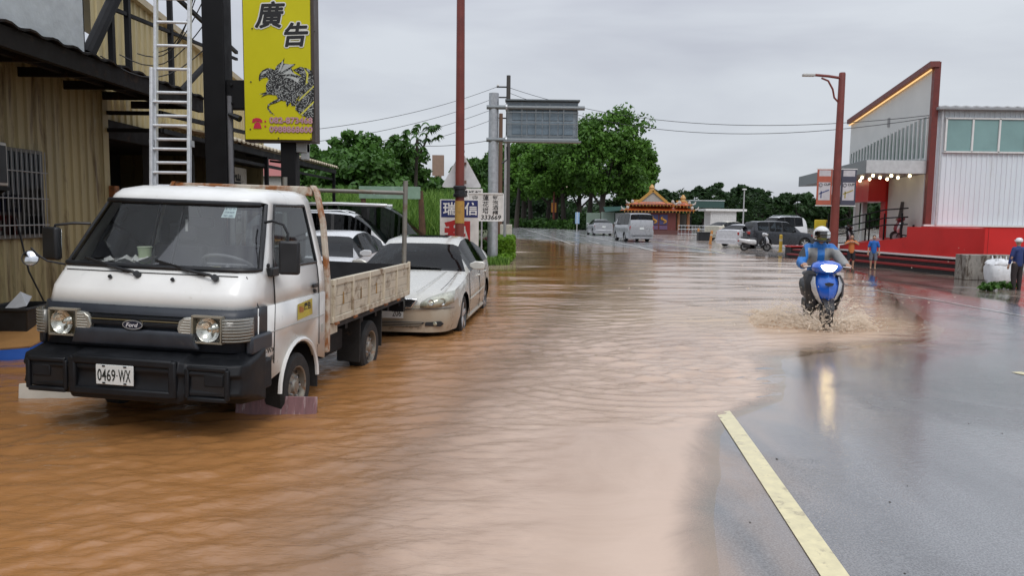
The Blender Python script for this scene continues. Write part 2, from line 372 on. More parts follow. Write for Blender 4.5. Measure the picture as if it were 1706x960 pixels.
line('yellow_line', [(10.4, 36), (9.8, 50), (8.5, 80)], .16, YELLOW, lift=.01)

# flood water: rippled surface at z = 0
X, Y = fan_grid(1.9, 62, 760, 620, .62, 4.0)
X = X - 1.2 - .02 * Y
depth = -flood_z(X, Y)
rowsp = np.gradient(Y[:, 0])[:, None]
def ripple(X, Y):
    h = np.zeros_like(X); r2 = np.random.default_rng(3)
    gate = .5 + .5 * np.clip(lumps(X * 1.0, Y * .8, .8) * 2.2, -1, 1)
    gate2 = .5 + .5 * np.clip(lumps(X + 31, Y * 1.2 - 9, 1.3) * 2.4, -1, 1)
    lm = [lumps(X, Y, 1.1 + .4 * i) for i in range(3)]
    for i in range(110):
        lam = .065 * (.6 / .065) ** (r2.random() ** 1.05); a = R(90) + r2.normal(0, .38) + .10
        k = 2 * math.pi / lam; ph = r2.random() * 6.28
        amp = .0125 * lam ** .95 / math.sqrt(10) * (.6 + .8 * r2.random())
        fade = np.clip((lam / rowsp - 2.0) / 2.0, 0, 1)
        g = gate if i % 2 else gate2
        s = np.sin(k * (X * math.cos(a) + Y * math.sin(a)) + ph + 1.3 * lm[i % 3])
        h += amp * fade * (.3 + .9 * g) * (np.exp(.75 * s) - 1.15)
    return h
calm = np.ones_like(X)
# nearest thin sheet over the road is calm, the left and the middle are choppy
q = np.stack([X, Y])
cx = (X - (.35 + .1 * (Y - 4)))
calm *= 1 - .93 * smooth01((cx + 1.0) / 1.1) * smooth01((6.3 - Y) / .6)
calm *= np.clip(.25 + depth / .025, .1, 1) * np.clip(depth / .004, 0, 1)
chop = calm * (1 - .7 * smooth01((Y - 6.5) / 7)) * (1 - .5 * smooth01((Y - 14) / 9)) * (.75 + .45 * np.clip(lumps(X + 5, Y * .7, .55) * 2.5, -1, 1))
Zw = ripple(X, Y) * chop * 1.65
r3 = np.random.default_rng(12); swell = np.zeros_like(X); lm2 = lumps(X, Y, .5); g3 = .35 + .65 * smooth01(.5 + 1.6 * lumps(X - 7, Y * .6, .7))
for i in range(30):     # longer gentle waves that carry the reflections further out
    lam = .4 * (3.2 / .4) ** r3.random(); a = R(90) + r3.normal(0, .3) + .1; k = 2 * math.pi / lam
    swell += .0125 * lam / (2 * math.pi) * np.clip((lam / rowsp - 2) / 2, 0, 1) * np.exp(.5 * np.sin(k * (X * math.cos(a) + Y * math.sin(a)) + r3.random() * 6.28 + 1.2 * lm2)) - .0125 * lam / (2 * math.pi) * np.clip((lam / rowsp - 2) / 2, 0, 1) * 1.063
Zw += swell * np.clip(.3 + depth / .04, .2, 1) * np.clip(depth / .004, 0, 1) * g3 * (.25 + .9 * smooth01((Y - 4.5) / 5)) * (1 - .9 * smooth01((cx + 1.0) / 1.1) * smooth01((6.3 - Y) / .6)) * 1.25
# bow wave arcs spreading from the scooter
cxr, cyr = 1.3, 8.05
rr_ = np.hypot((X - cxr) / 1.12, (Y - cyr)); ang = np.arctan2(Y - cyr, X - cxr)
win = smooth01((rr_ - .5) / .5) * smooth01((1.75 - rr_) / .12) * np.exp(-((ang + R(95)) / R(58)) ** 2)
Zw *= 1 - .75 * win
Zw += .0065 * win * (np.exp(.8 * np.sin(2 * math.pi * (rr_ + .05 * lumps(X, Y, 1.6)) / .21 + .8)) - 1.17) * np.clip(depth / .01, 0, 1)
# wake of the scooter: raised ridges either side
sx, sy = 4.95, 12.0
for sgn in (-1, 1):
    dd = (X - sx) * sgn - .55 * (Y - sy) - .25
    Zw += .035 * np.exp(-(dd / .28) ** 2) * smooth01((Y - sy + .4) / .5) * np.exp(-np.maximum(Y - sy, 0) / 2.4) * (1 + .5 * lumps(X, Y, 6))
water, used = grid_mesh('flood_water', X, Y, Zw, keep=depth > -.004)
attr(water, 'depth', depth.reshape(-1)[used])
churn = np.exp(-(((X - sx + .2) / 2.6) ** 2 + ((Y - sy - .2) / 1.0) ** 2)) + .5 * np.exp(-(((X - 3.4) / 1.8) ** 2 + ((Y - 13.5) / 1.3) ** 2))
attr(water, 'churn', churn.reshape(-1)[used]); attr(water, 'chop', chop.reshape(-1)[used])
tag(water, None, None, kind='structure')
def mat_water():
    m = bpy.data.materials.new('muddy_water'); m.use_nodes = True; nt = m.node_tree; nt.nodes.clear(); L = nt.links.new
    o = N(nt, 'ShaderNodeOutputMaterial')
    dp = N(nt, 'ShaderNodeAttribute'); dp.attribute_name = 'depth'; ch = N(nt, 'ShaderNodeAttribute'); ch.attribute_name = 'churn'
    tc = N(nt, 'ShaderNodeTexCoord'); ob = tc.outputs['Object']
    nz = N(nt, 'ShaderNodeTexNoise', Scale=.9, Detail=9.0, Roughness=.66, Distortion=1.2); L(ob, nz.inputs['Vector'])
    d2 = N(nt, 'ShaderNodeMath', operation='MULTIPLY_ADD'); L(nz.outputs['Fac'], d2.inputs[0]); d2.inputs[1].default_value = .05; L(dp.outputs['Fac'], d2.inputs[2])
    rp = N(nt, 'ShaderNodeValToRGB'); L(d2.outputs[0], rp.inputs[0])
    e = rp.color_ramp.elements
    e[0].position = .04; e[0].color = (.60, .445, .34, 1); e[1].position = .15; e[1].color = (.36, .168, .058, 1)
    k = e.new(.10); k.color = (.27, .155, .085, 1)  # mud tones, with mirrored sky painted in pale and mirrored trees dark
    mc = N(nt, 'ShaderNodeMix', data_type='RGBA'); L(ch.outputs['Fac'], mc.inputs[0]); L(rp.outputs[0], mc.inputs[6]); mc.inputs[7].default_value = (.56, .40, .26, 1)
    df = N(nt, 'ShaderNodeBsdfDiffuse'); L(mc.outputs[2], df.inputs['Color'])
    upn = N(nt, 'ShaderNodeVectorMath', operation='MULTIPLY_ADD'); upn.inputs[1].default_value = (.5, .5, .5); upn.inputs[2].default_value = (0, 0, .5); unn = N(nt, 'ShaderNodeVectorMath', operation='NORMALIZE'); L(upn.outputs[0], unn.inputs[0]); L(unn.outputs[0], df.inputs['Normal'])   # light scattered inside the water, not at its skin
    tr = N(nt, 'ShaderNodeBsdfTransparent'); tr.inputs[0].default_value = (.93, .88, .8, 1)
    op = N(nt, 'ShaderNodeMapRange', interpolation_type='SMOOTHSTEP'); op.inputs[1].default_value = .0; op.inputs[2].default_value = .013
    d3 = N(nt, 'ShaderNodeMath', operation='MULTIPLY_ADD'); L(nz.outputs['Fac'], d3.inputs[0]); d3.inputs[1].default_value = .013
    d4 = N(nt, 'ShaderNodeMath', operation='SUBTRACT'); L(dp.outputs['Fac'], d4.inputs[0]); d4.inputs[1].default_value = .005; L(d4.outputs[0], d3.inputs[2])
    mxo = N(nt, 'ShaderNodeMath', operation='MAXIMUM'); L(d3.outputs[0], op.inputs[0]); L(op.outputs[0], mxo.inputs[0])
    c2 = N(nt, 'ShaderNodeMath', operation='MULTIPLY'); L(ch.outputs['Fac'], c2.inputs[0]); L(nz.outputs['Fac'], c2.inputs[1]); L(c2.outputs[0], mxo.inputs[1])
    body = N(nt, 'ShaderNodeMixShader'); L(mxo.outputs[0], body.inputs[0]); L(tr.outputs[0], body.inputs[1]); L(df.outputs[0], body.inputs[2])
    gl_ = N(nt, 'ShaderNodeBsdfGlossy'); gl_.inputs['Roughness'].default_value = .012
    fr = N(nt, 'ShaderNodeFresnel'); fr.inputs[0].default_value = 1.7
    mp = N(nt, 'ShaderNodeMapping'); mp.inputs['Scale'].default_value = (6, 15, 1); L(ob, mp.inputs[0])
    n2 = N(nt, 'ShaderNodeTexNoise', Scale=1.7, Detail=5.0, Roughness=.65, Distortion=.6); L(mp.outputs[0], n2.inputs['Vector'])
    cp_ = N(nt, 'ShaderNodeAttribute'); cp_.attribute_name = 'chop'; bs = N(nt, 'ShaderNodeMapRange'); bs.inputs[1].default_value = 0; bs.inputs[2].default_value = 1; bs.inputs[3].default_value = .03; bs.inputs[4].default_value = .85; L(cp_.outputs['Fac'], bs.inputs[0])
    bp = N(nt, 'ShaderNodeBump'); bp.inputs['Distance'].default_value = .012; L(bs.outputs[0], bp.inputs['Strength']); L(n2.outputs['Fac'], bp.inputs['Height'])
    L(bp.outputs[0], upn.inputs[0]); L(bp.outputs[0], gl_.inputs['Normal']); L(bp.outputs[0], fr.inputs['Normal'])
    geo = N(nt, 'ShaderNodeNewGeometry'); ff = N(nt, 'ShaderNodeMath', operation='MULTIPLY'); inv = N(nt, 'ShaderNodeMath', operation='SUBTRACT'); inv.inputs[0].default_value = 1; L(geo.outputs['Backfacing'], inv.inputs[1]); L(inv.outputs[0], ff.inputs[0]); L(fr.outputs[0], ff.inputs[1])
    mx = N(nt, 'ShaderNodeMixShader'); L(ff.outputs[0], mx.inputs[0]); L(body.outputs[0], mx.inputs[1]); L(gl_.outputs[0], mx.inputs[2]); L(mx.outputs[0], o.inputs[0])
    return m
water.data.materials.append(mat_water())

# grit and leaf bits lying on the wet asphalt
rg_ = np.random.default_rng(77); mb = MB()
for i in range(42):
    x, y = rg_.uniform(1.2, 5.5), 3.0 + rg_.gamma(2.0, 1.3)
    if flood_sd(np.array([x]), np.array([y]))[0] > -.05: continue
    s_ = rg_.gamma(2.0, .0032) + .002; z = rz(x, y); a = rg_.uniform(0, 6.28); c_, d_ = math.cos(a), math.sin(a); e_ = rg_.uniform(.35, 1)
    mb.add([(x + s_ * c_, y + s_ * d_, z), (x - s_ * d_ * e_, y + s_ * c_ * e_, z), (x - s_ * c_, y - s_ * d_, z), (x + s_ * d_ * e_, y - s_ * c_ * e_, z), (x, y, z + s_ * .6)], [(0, 1, 4), (1, 2, 4), (2, 3, 4), (3, 0, 4)])
tag(mb.build('road_grit', M('grit', (.04, .035, .03), .8, var=.5)), 'dark grit and leaf bits scattered on the wet asphalt', None, kind='stuff')
# ------------------------------------------------------------------ left: metal-clad shop row, sign, ladder
CLAD = M('beige_cladding', (.34, .28, .14), .5, var=.16, scale=1.2, dirt=(.13, .09, .04), damt=.4, dscale=1.6, stretch=(3, 3, .5))
DARKROOF = M('dark_roof_sheet', (.014, .012, .011), .75, var=.3, spec=.2, dirt=(.06, .035, .02), damt=.3)
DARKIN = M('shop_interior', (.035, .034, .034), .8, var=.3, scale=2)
RUST = M('rust', (.26, .10, .035), .85, var=.45, scale=14, bump=.3, dirt=(.08, .03, .015), damt=.45, dscale=9)
def ribbed(mb, p0, p1, z0, z1, pitch=.2, deep=.028, nrm=(1, 0, 0), ztop=None, m=0):
    """trapezoid-ribbed sheet from p0 to p1 (xy), bulging along nrm"""
    p0, p1 = Vector((*p0, 0)), Vector((*p1, 0)); L_ = (p1 - p0).length; t = (p1 - p0).normalized(); n = Vector(nrm)
    offs = []; a = 0
    while a < L_:
        for f, o in ((0, 0), (.62, 0), (.70, 1), (.92, 1)): offs.append((a + f * pitch, o))
        a += pitch
    offs = [q for q in offs if q[0] < L_] + [(L_, 0)]
    vs = []; fs = []
    for d, o in offs:
        b = p0 + t * d + n * (o * deep); zt = z1 if ztop is None else z1 + (ztop - z1) * d / L_
        vs += [(b.x, b.y, z0), (b.x, b.y, zt)]
    for i in range(len(offs) - 1): fs.append((2 * i, 2 * i + 2, 2 * i + 3, 2 * i + 1))
    return mb.add(vs, fs, m)
shop = empty('metal_shop', (-6.5, 10, 0), 0, 'long beige corrugated metal shop with dark canopy behind the flatbed truck', 'building')
def S(mb, name, mat, **k):   # build in world coordinates under the shop
    o = mb.build(name, mat, shop, **k); o.location = (6.5, -10, 0); return o
S(ribbed(MB(), (-6.5, 2.0), (-6.5, 12.0), -.2, 3.76), 'corrugated_wall', CLAD)
S(ribbed(MB(), (-6.6, 12.0), (-6.6, 20.0), 3.15, 5.45, ztop=4.55), 'upper_wall', M('yellow_cladding', (.56, .47, .25), .5, var=.1, scale=1.2, dirt=(.3, .23, .11), damt=.3, dscale=1.6, stretch=(3, 3, .5)))
mb = MB(); mb.box(-10.5, -6.6, 19.85, 20.0, -.2, 4.5); S(mb, 'end_wall', CLAD)
mb = MB(); mb.beam((-6.55, 11.9, 5.52), (-6.55, 20.1, 4.6), .14, .12); mb.add([(-6.6, 11.9, 5.5), (-6.6, 20.1, 4.58), (-9.5, 20.1, 5.3), (-9.5, 11.9, 6.2)], [(0, 1, 2, 3)]); S(mb, 'roof', M('cream_flashing', (.5, .42, .27), .5))
mb = MB(); mb.box(-6.7, -6.45, 11.95, 12.12, -.2, 3.6); S(mb, 'corner_post', CLAD, bevel=.01)
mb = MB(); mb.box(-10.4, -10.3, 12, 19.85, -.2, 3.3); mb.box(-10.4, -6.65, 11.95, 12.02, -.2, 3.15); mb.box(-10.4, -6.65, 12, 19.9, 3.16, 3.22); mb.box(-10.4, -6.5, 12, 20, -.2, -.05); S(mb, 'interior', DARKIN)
mb = MB(); mb.box(-6.72, -6.5, 12.1, 19.9, 2.86, 3.16); S(mb, 'lintel', DARKROOF, bevel=.01)
mb = MB()
for y in (13.6, 15.4, 17.2): mb.box(-6.65, -6.52, y, y + .1, -.2, 2.88)
mb.box(-6.63, -6.55, 12.1, 13.6, .95, 1.02)
for i in range(14):
    mb.beam((-6.6, 12.15 + i * .1, .2), (-6.6, 12.15 + i * .1, 2.1), .012); mb.beam((-6.6, 12.12, .3 + i * .13), (-6.6, 13.58, .3 + i * .13), .012)
S(mb, 'shutter_frame', M('dark_frame', (.05, .05, .052), .6))
mb = MB(); mb.box(-9.6, -9.5, 13.0, 16.5, .2, 2.4); mb.box(-8.4, -7.6, 14.2, 15.4, -.1, 1.1); mb.box(-9.2, -8.7, 16.8, 18.8, -.1, 2.0); S(mb, 'stock_shelf', M('grey_stock', (.12, .12, .13), .7, var=.4))
# canopy over the wall
mb = MB(); rings = []
for i in range(112):
    y = 2 + i * .1; z = 3.66 + (.03 if i % 4 < 2 else 0)
    rings.append([(-6.52, y, z + .06), (-5.28, y, z - .02), (-5.28, y, z - .045), (-6.52, y, z + .035)])
mb.loft([[Vector(p) for p in r_] for r_ in rings]); S(mb, 'canopy_sheet', DARKROOF)
mb = MB(); mb.box(-5.42, -5.33, 2, 13.1, 3.40, 3.62); mb.box(-5.95, -5.87, 2, 13.1, 3.48, 3.62)
for i in range(12): mb.beam((-6.5, 2.2 + i * .98, 3.5), (-5.4, 2.2 + i * .98, 3.5), .06, .12)
S(mb, 'canopy_beam', DARKROOF)
mb = MB()
for y in (9.75, 10.5, 10.95, 12.3, 13.7): mb.beam((-5.5, y, 3.6), (-5.5, y, 5.9), .07)
mb.tube([(-5.5, 9.9, 3.7), (-5.5, 11.4, 5.6)], .085, 10)
mb.beam((-5.5, 10.5, 4.45), (-5.5, 15.2, 4.72), .05); mb.beam((-5.5, 12.3, 5.2), (-5.5, 15.2, 4.85), .06)
mb.tube([(-5.5, 12.4, 3.55), (-5.5, 13.8, 4.4)], .05)
mb.beam((-5.6, 12, 3.25), (-5.6, 17.2, 3.4), .07); mb.beam((-5.6, 12, 2.98), (-5.6, 17.2, 2.98), .07); mb.beam((-6.5, 12.1, 3.25), (-5.55, 12.1, 3.25), .06); mb.beam((-6.5, 12.1, 2.98), (-5.55, 12.1, 2.98), .06)
mb.beam((-6.5, 14.2, 1.0), (-5.55, 15.4, 3.1), .07, .05)
S(mb, 'sign_frame', BLACKSTEEL)
mb = MB(); mb.add([(-5.44, 4.5, 3.62), (-5.44, 9.7, 3.62), (-5.44, 9.7, 6.2), (-5.44, 4.5, 6.2)], [(0, 1, 2, 3)])
S(mb, 'blank_sign_sheet', M('white_sheet', (.52, .56, .58), .45, var=.12, scale=3, bump=.7, bscale=5), solid=.02)
# barred window with air conditioner
win = MB().box(-6.52, -6.44, 8.9, 10.38, 1.32, 2.5); S(win, 'window', M('window_frame', (.13, .12, .1), .6), bevel=.008)
S(MB().box(-6.45, -6.425, 8.95, 10.33, 1.38, 2.45), 'pane', glass('dark_pane', (.05, .055, .06), .9))
mb = MB()
for i in range(15): mb.tube([(-6.38, 8.95 + i * .098, 1.34), (-6.38, 8.95 + i * .098, 2.48)], .008, 6)
for z in (1.5, 1.85, 2.2): mb.tube([(-6.38, 8.92, z), (-6.38, 10.36, z)], .009, 6)
S(mb, 'window_bars', M('grey_bar', (.3, .3, .29), .5, .3))
ac = MB().box(-6.45, -6.08, 8.5, 9.12, 1.98, 2.5); S(ac, 'air_conditioner', M('ac_casing', (.48, .46, .42), .5, dirt=(.2, .17, .13)), bevel=.02)
mb = MB()
for i in range(10): mb.box(-6.35, -6.1, 9.115, 9.128, 2.03 + i * .045, 2.055 + i * .045)
mb.box(-6.09, -6.07, 8.55, 9.08, 2.02, 2.46); S(mb, 'ac_grille', BLACK)
S(MB().beam((-6.45, 9.1, 1.75), (-6.1, 9.1, 1.96), .04).beam((-6.45, 8.6, 1.75), (-6.1, 8.6, 1.96), .04).box(-6.45, -6.08, 8.5, 9.15, 1.93, 1.975), 'ac_bracket', BLACKSTEEL)
# lower awning further along
mb = MB(); rings = []
for i in range(108):
    y = 14.2 + i * .08; z = 3.03 + (.035 if i % 3 == 0 else 0)
    rings.append([Vector(p) for p in ((-6.6, y, z + .3), (-5.25, y, z + .05), (-5.25, y, z + .015), (-6.6, y, z + .26))])
S(mb.loft(rings), 'awning_sheet', M('awning_cream', (.46, .40, .28), .55, dirt=(.2, .14, .08)))
mb = MB(); mb.box(-5.4, -5.33, 14.2, 22.8, 2.9, 3.02)
for i in range(5): mb.beam((-6.6, 14.4 + i * 2.05, 3.1), (-5.35, 14.4 + i * 2.05, 2.97), .06); mb.beam((-5.36, 14.4 + i * 2.05, -.15), (-5.36, 14.4 + i * 2.05, 2.92), .08) if i in (1, 4) else None
mb.beam((-5.4, 14.3, 2.72), (-5.4, 22.6, 2.72), .06)
S(mb, 'awning_frame', BLACKSTEEL)
b = S(MB().box(-6.5, -6.45, 17.0, 18.3, 1.2, 2.75), 'hanging_board', M('pale_board', (.55, .52, .45), .6, dirt=(.25, .2, .15)))
mb = MB()
for i, ch in enumerate('瑞信'): text(mb, ch, (-6.44, 17.65, 2.35 - i * .62), (0, 1, 0), (0, 0, 1), height=.5, bold=.02)
S(mb, 'board_lettering', INK)
b = S(MB().box(-6.45, -6.4, 13.9, 14.75, 1.98, 2.2), 'glowing_board', M('red_board', (.06, .015, .012), .5))
mb = MB()
for i in range(4): text(mb, '廣告招牌'[i], (-6.39, 14.02 + i * .205, 2.09), (0, 1, 0), (0, 0, 1), height=.17, bold=.02)
S(mb, 'red_lettering', glow('orange_letters', (.55, .16, .05), .25))
S(MB().box(-6.48, -6.36, 12.06, 12.2, 1.3, 2.1), 'rust_panel', RUST)
# cables strung between frame and posts
for k in range(5):
    a = Vector((-5.5, 10.2 + .5 * k, 3.75 + .12 * k)); c = Vector((-4.3, 10.75, 4.0 + .35 * k)); mb = MB()
    mb.tube([a.lerp(c, t / 8) - Vector((0, 0, .35 * math.sin(math.pi * t / 8))) for t in range(9)], .008, 5); S(mb, 'cable', BLACK)
mb = MB(); mb.tube([(-6.4, 9.7, 1.6), (-6.3, 9.75, .9), (-6.2, 9.9, .45), (-6.1, 10.4, .35), (-6.0, 10.6, .1)], .012, 6); S(mb, 'hose', BLACK)

# big black post with the yellow sign
sg = empty('advert_sign', (-3.6, 10.6, -.12), 0, 'tall yellow advertising sign with black dragon on black steel post', 'sign')
def G_(mb, name, mat, parent=None, **k):
    o = mb.build(name, mat, parent or sg, **k); o.location = (3.6, -10.6, .12) if (parent is None or parent is sg) else (0, 0, 0); return o
G_(MB().box(-4.27, -3.97, 10.5, 10.8, -.12, 7.0), 'post', BLACKSTEEL, bevel=.012)
G_(MB().tube([(-3.93, 10.55, -.1), (-3.93, 10.55, 3.3)], .035, 10), 'conduit', M('grey_conduit', (.16, .16, .17), .5))
G_(MB().box(-3.26, -3.05, 10.62, 10.83, -.12, 2.8), 'rear_post', BLACKSTEEL, bevel=.01)
G_(MB().box(-3.98, -3.68, 10.56, 10.74, 3.13, 3.52).lathe([(.022, 0), (.022, .03)], (-3.9, 10.56, 3.2), (0, -1, 0), 8).lathe([(.022, 0), (.022, .03)], (-3.9, 10.56, 3.45), (0, -1, 0), 8), 'bracket', BLACKSTEEL, bevel=.008)
SX0, SX1, SZ0, SZ1 = -3.70, -2.79, 2.71, 5.6
G_(MB().box(SX0 - .02, SX1 + .045, 10.52, 10.78, SZ0 - .03, SZ1 + .03), 'sign_frame', M('brown_sign_frame', (.06, .045, .038), .5), bevel=.008)
face = G_(MB().box(SX0, SX1, 10.495, 10.53, SZ0, SZ1), 'sign_face', M('sign_yellow', (.60, .55, .006), .45, var=.05, scale=2, spec=.3))
SY = 10.49
def spt(px, py):     # a place on the sign face
    p = at(px, py, SY); return p
lw, lb = MB(), MB()
def fat(mb, ch, o, u, v, h, spread, k0=12):
    for k in range(k0):
        a = 6.283 * k / k0; text(mb, ch, (o[0] + spread * math.cos(a), o[1] - k * 1e-4, o[2] + spread * math.sin(a)), u, v, height=h, width=h)
for ch, px, py, h in (('廣', 450, 24, .34), ('告', 493, 57, .31)):
    c = spt(px, py)
    fat(lw, ch, (c.x, SY - .001, c.z), (1, 0, .04), (.2, 0, 1), h, .026); fat(lb, ch, (c.x, SY - .004, c.z), (1, 0, .04), (.2, 0, 1), h, .0095)
G_(lw, 'letter_outline', M('sign_white', (.72, .72, .66), .5)); G_(lb, 'lettering', INK)
# generic winged dragon print: outline pieces in sign pixels
DR_BLACK = [[(432, 124), (437, 117), (445, 113), (452, 114), (458, 116), (462, 108), (470, 102), (474, 96), (472, 105), (482, 107), (493, 106), (485, 112), (490, 122), (500, 126), (508, 135), (505, 150), (500, 158), (494, 165), (492, 176), (486, 176), (484, 170), (478, 178), (476, 168), (468, 167), (460, 171), (450, 174), (447, 179), (452, 186), (458, 192), (450, 187), (445, 180), (446, 174), (455, 168), (463, 164), (460, 158), (446, 157), (434, 162), (440, 157), (433, 156), (444, 153), (443, 142), (448, 132), (444, 128), (436, 130), (432, 135), (431, 130)],
            [(488, 116), (500, 111), (510, 113), (520, 118), (523, 130), (523, 200), (512, 196), (500, 190), (492, 182), (494, 168), (503, 155), (508, 136), (500, 124)]]
DR_GREY = [[(463, 121), (471, 100), (472, 106), (467, 118)], [(467, 121), (474, 107), (490, 107), (482, 112)], [(469, 124), (484, 115), (488, 121), (497, 126), (486, 123)], [(471, 127), (487, 127), (499, 131), (496, 138), (486, 131)],
           [(434, 126), (439, 119), (445, 117), (443, 121)]]
DR_YEL = [[(497, 166), (523, 142), (523, 145), (498, 169)], [(500, 190), (523, 168), (523, 171), (503, 192)], [(506, 112), (514, 122), (513, 138), (509, 142), (511, 124)]]
d0, d1, d2 = MB(), MB(), MB()
for polys, mb, off in ((DR_BLACK, d0, .001), (DR_GREY, d1, .003), (DR_YEL, d2, .005)):
    for pl in polys:
        pts = [spt(*p) for p in pl]; mb.add([(p.x, SY - off, p.z) for p in pts], [tuple(range(len(pts)))])
rr2 = random.Random(4)
for i in range(1500):   # fine scale strokes inside the dragon
    px, py = rr2.uniform(434, 523), rr2.uniform(104, 197)
    def inside(p, poly):
        c = False; j = len(poly) - 1
        for a in range(len(poly)):
            if (poly[a][1] > p[1]) != (poly[j][1] > p[1]) and p[0] < (poly[j][0] - poly[a][0]) * (p[1] - poly[a][1]) / (poly[j][1] - poly[a][1]) + poly[a][0]: c = not c
            j = a
        return c
    if not any(inside((px, py), q) for q in DR_BLACK): continue
    a = 1.9 + 1.3 * math.sin(px * .16) + 1.1 * math.cos(py * .13) + rr2.gauss(0, .35); l = rr2.uniform(1.0, 3.4); ww = rr2.uniform(.22, .5)
    q = [(px + l * math.cos(a), py + l * math.sin(a)), (px + ww * math.sin(a), py - ww * math.cos(a)), (px - l * .6 * math.cos(a), py - l * .6 * math.sin(a)), (px - ww * math.sin(a), py + ww * math.cos(a))]
    pts = [spt(*p) for p in q]; d1.add([(p.x, SY - .0035 - i * 2e-6, p.z) for p in pts], [(0, 1, 2, 3)])
G_(d0, 'dragon_print', INK); G_(d1, 'dragon_highlight', M('print_grey', (.50, .52, .50), .5))['kind'] = 'stuff'; G_(d2, 'dragon_stripe', M('sign_yellow2', (.60, .56, .05), .5))
# telephone pictogram and numbers
def spoly(mb, pts, off): 
    q = [spt(*p) for p in pts]; mb.add([(p.x, SY - off, p.z) for p in q], [tuple(range(len(q)))])
mb = MB()
spoly(mb, [(420, 204), (421, 198), (427, 196), (433, 197), (437, 200), (437, 204), (433, 204), (432, 202), (425, 202), (424, 204)], .002); spoly(mb, [(422, 214), (424, 206), (427, 203), (431, 203), (434, 206), (436, 214)], .002)
for py in (202, 210): c = spt(442, py); mb.lathe([(.013, 0), (.013, .002)], (c.x, SY - .002, c.z), (0, -1, 0), 10)
G_(mb, 'telephone_symbol', M('print_red', (.55, .02, .06), .5))
for body, py in (('082-873468', 200.5), ('0988868600', 215.5)):
    c = spt(485, py); mo, mi = MB(), MB()
    text(mo, body, (c.x, SY - .006, c.z), (1, 0, 0), (0, 0, 1), width=.60, height=.095, bold=.05); G_(mo, 'number_outline', M('print_mauve', (.36, .20, .17), .5))
    text(mi, body, (c.x, SY - .008, c.z), (1, 0, 0), (0, 0, 1), width=.585, height=.082, bold=.012); G_(mi, 'number', M('print_pink', (.56, .30, .36), .5))
mb = MB()
for px, py in ((418, 136), (417, 215), (464, 230), (518, 231), (420, 47), (524, 52)):
    c = spt(px, py); mb.lathe([(.011, 0), (.009, .006)], (c.x, SY - .001, c.z), (0, -1, 0), 8)
G_(mb, 'rivet', M('rivet_dark', (.05, .045, .03), .5))
G_(MB().box(-2.99, -2.9, 10.66, 10.8, 2.45, 2.68).box(-3.05, -2.9, 10.64, 10.82, 2.55, 2.7), 'junction_box', M('grey_box', (.4, .42, .42), .5), bevel=.01)
G_(MB().tube([(-3.93, 10.5, 3.05), (-3.86, 10.5, 3.02), (-3.76, 10.47, 2.98)], [.02, .04, .045], 8), 'flood_lamp', BLACK)

# aluminium extension ladder leaning up behind the cab
lad = empty('extension_ladder', (-3.83, 8.3, -.12), 0, 'silver aluminium extension ladder standing between truck cab and black post', 'ladder')
def ladder_section(z0, z1, y0, y1, half, name):
    mb = MB()
    for s_ in (-1, 1):
        mb.beam((s_ * half, y0, z0), (s_ * half, y1, z1), .032, .065, up=(0, 1, 0))
    fr = mb.build(name, ALU, lad, bevel=.004)
    n = int((z1 - z0 - .1) / .262)
    for i in range(n):
        z = z0 + .16 + i * .262; y = y0 + (y1 - y0) * (z - z0) / (z1 - z0)
        MB().tube([(-half, y, z), (half, y, z)], .017, 8).build('rung', ALU, fr, smooth=True)
ladder_section(0, 3.42, 0, .28, .205, 'base_section'); ladder_section(.9, 6.3, .13, .57, .185, 'fly_section')
MB().box(-.23, -.18, .2, .3, 2.55, 2.62).box(.18, .23, .2, .3, 2.55, 2.62).build('bracket', STEEL, lad); MB().box(-.24, -.17, -.05, .05, -.02, .05).box(.17, .24, -.05, .05, -.02, .05).build('rubber_foot', RUBBER, lad)
lad.rotation_euler = (0, 0, R(3))

# loose things in the water by the wall
bn = empty('black_bin', (-6.05, 9.15, -.12), .1, 'black plastic tub at the foot of the corrugated wall, left edge', 'tub')
mb = MB(); mb.loft([[Vector((sx * a, sy * b, z)) for sx, sy in ((-1, -1), (1, -1), (1, 1), (-1, 1))] for a, b, z in ((.22, .3, 0), (.27, .36, .62), (.29, .38, .62), (.29, .38, .66), (.25, .34, .66), (.2, .28, .1))], caps=True); mb.build('tub_body', BLACK, bn, bevel=.012)
MB().add([(-.1, -.2, .60), (.16, -.15, .66), (.1, .1, .75), (-.12, .12, .64), (.02, 0, .82)], [(0, 1, 4), (1, 2, 4), (2, 3, 4), (3, 0, 4)]).build('crumpled_sheet', M('pale_paper', (.55, .56, .57), .7), bn)
bd = empty('painted_board', (-6.05, 8.75, -.02), 0, 'ochre board with blue edge lying tilted beside the truck bumper', 'board')
mb = MB(); mb.add([(-.4, .35, .36), (.72, .45, .34), (.55, -.28, .16), (-.4, -.5, .10)], [(0, 1, 2, 3)]); mb.build('ochre_panel', M('ochre_board', (.42, .22, .08), .5, dirt=(.1, .06, .03), damt=.2), bd, solid=.02)
mb = MB(); mb.add([(-.4, -.51, .09), (.55, -.29, .15), (.72, .44, .33), (.71, .42, .20), (.56, -.33, .03), (-.4, -.54, -.05)], [(0, 1, 4, 5), (1, 2, 3, 4)]); mb.build('blue_edge', M('blue_paint', (.01, .09, .42), .4), bd, solid=.015)
pl = tag(MB().obox((0, 0, 0), (1.0, .06, .26), Euler((R(-8), 0, R(3))).to_matrix()).build('white_plank', M('weathered_white', (.52, .5, .44), .6, dirt=(.3, .22, .14), damt=.3), bevel=.006, loc=(-3.95, 6.7, .0)), 'white plank standing in the water beside the truck bumper, at its left end', 'plank')
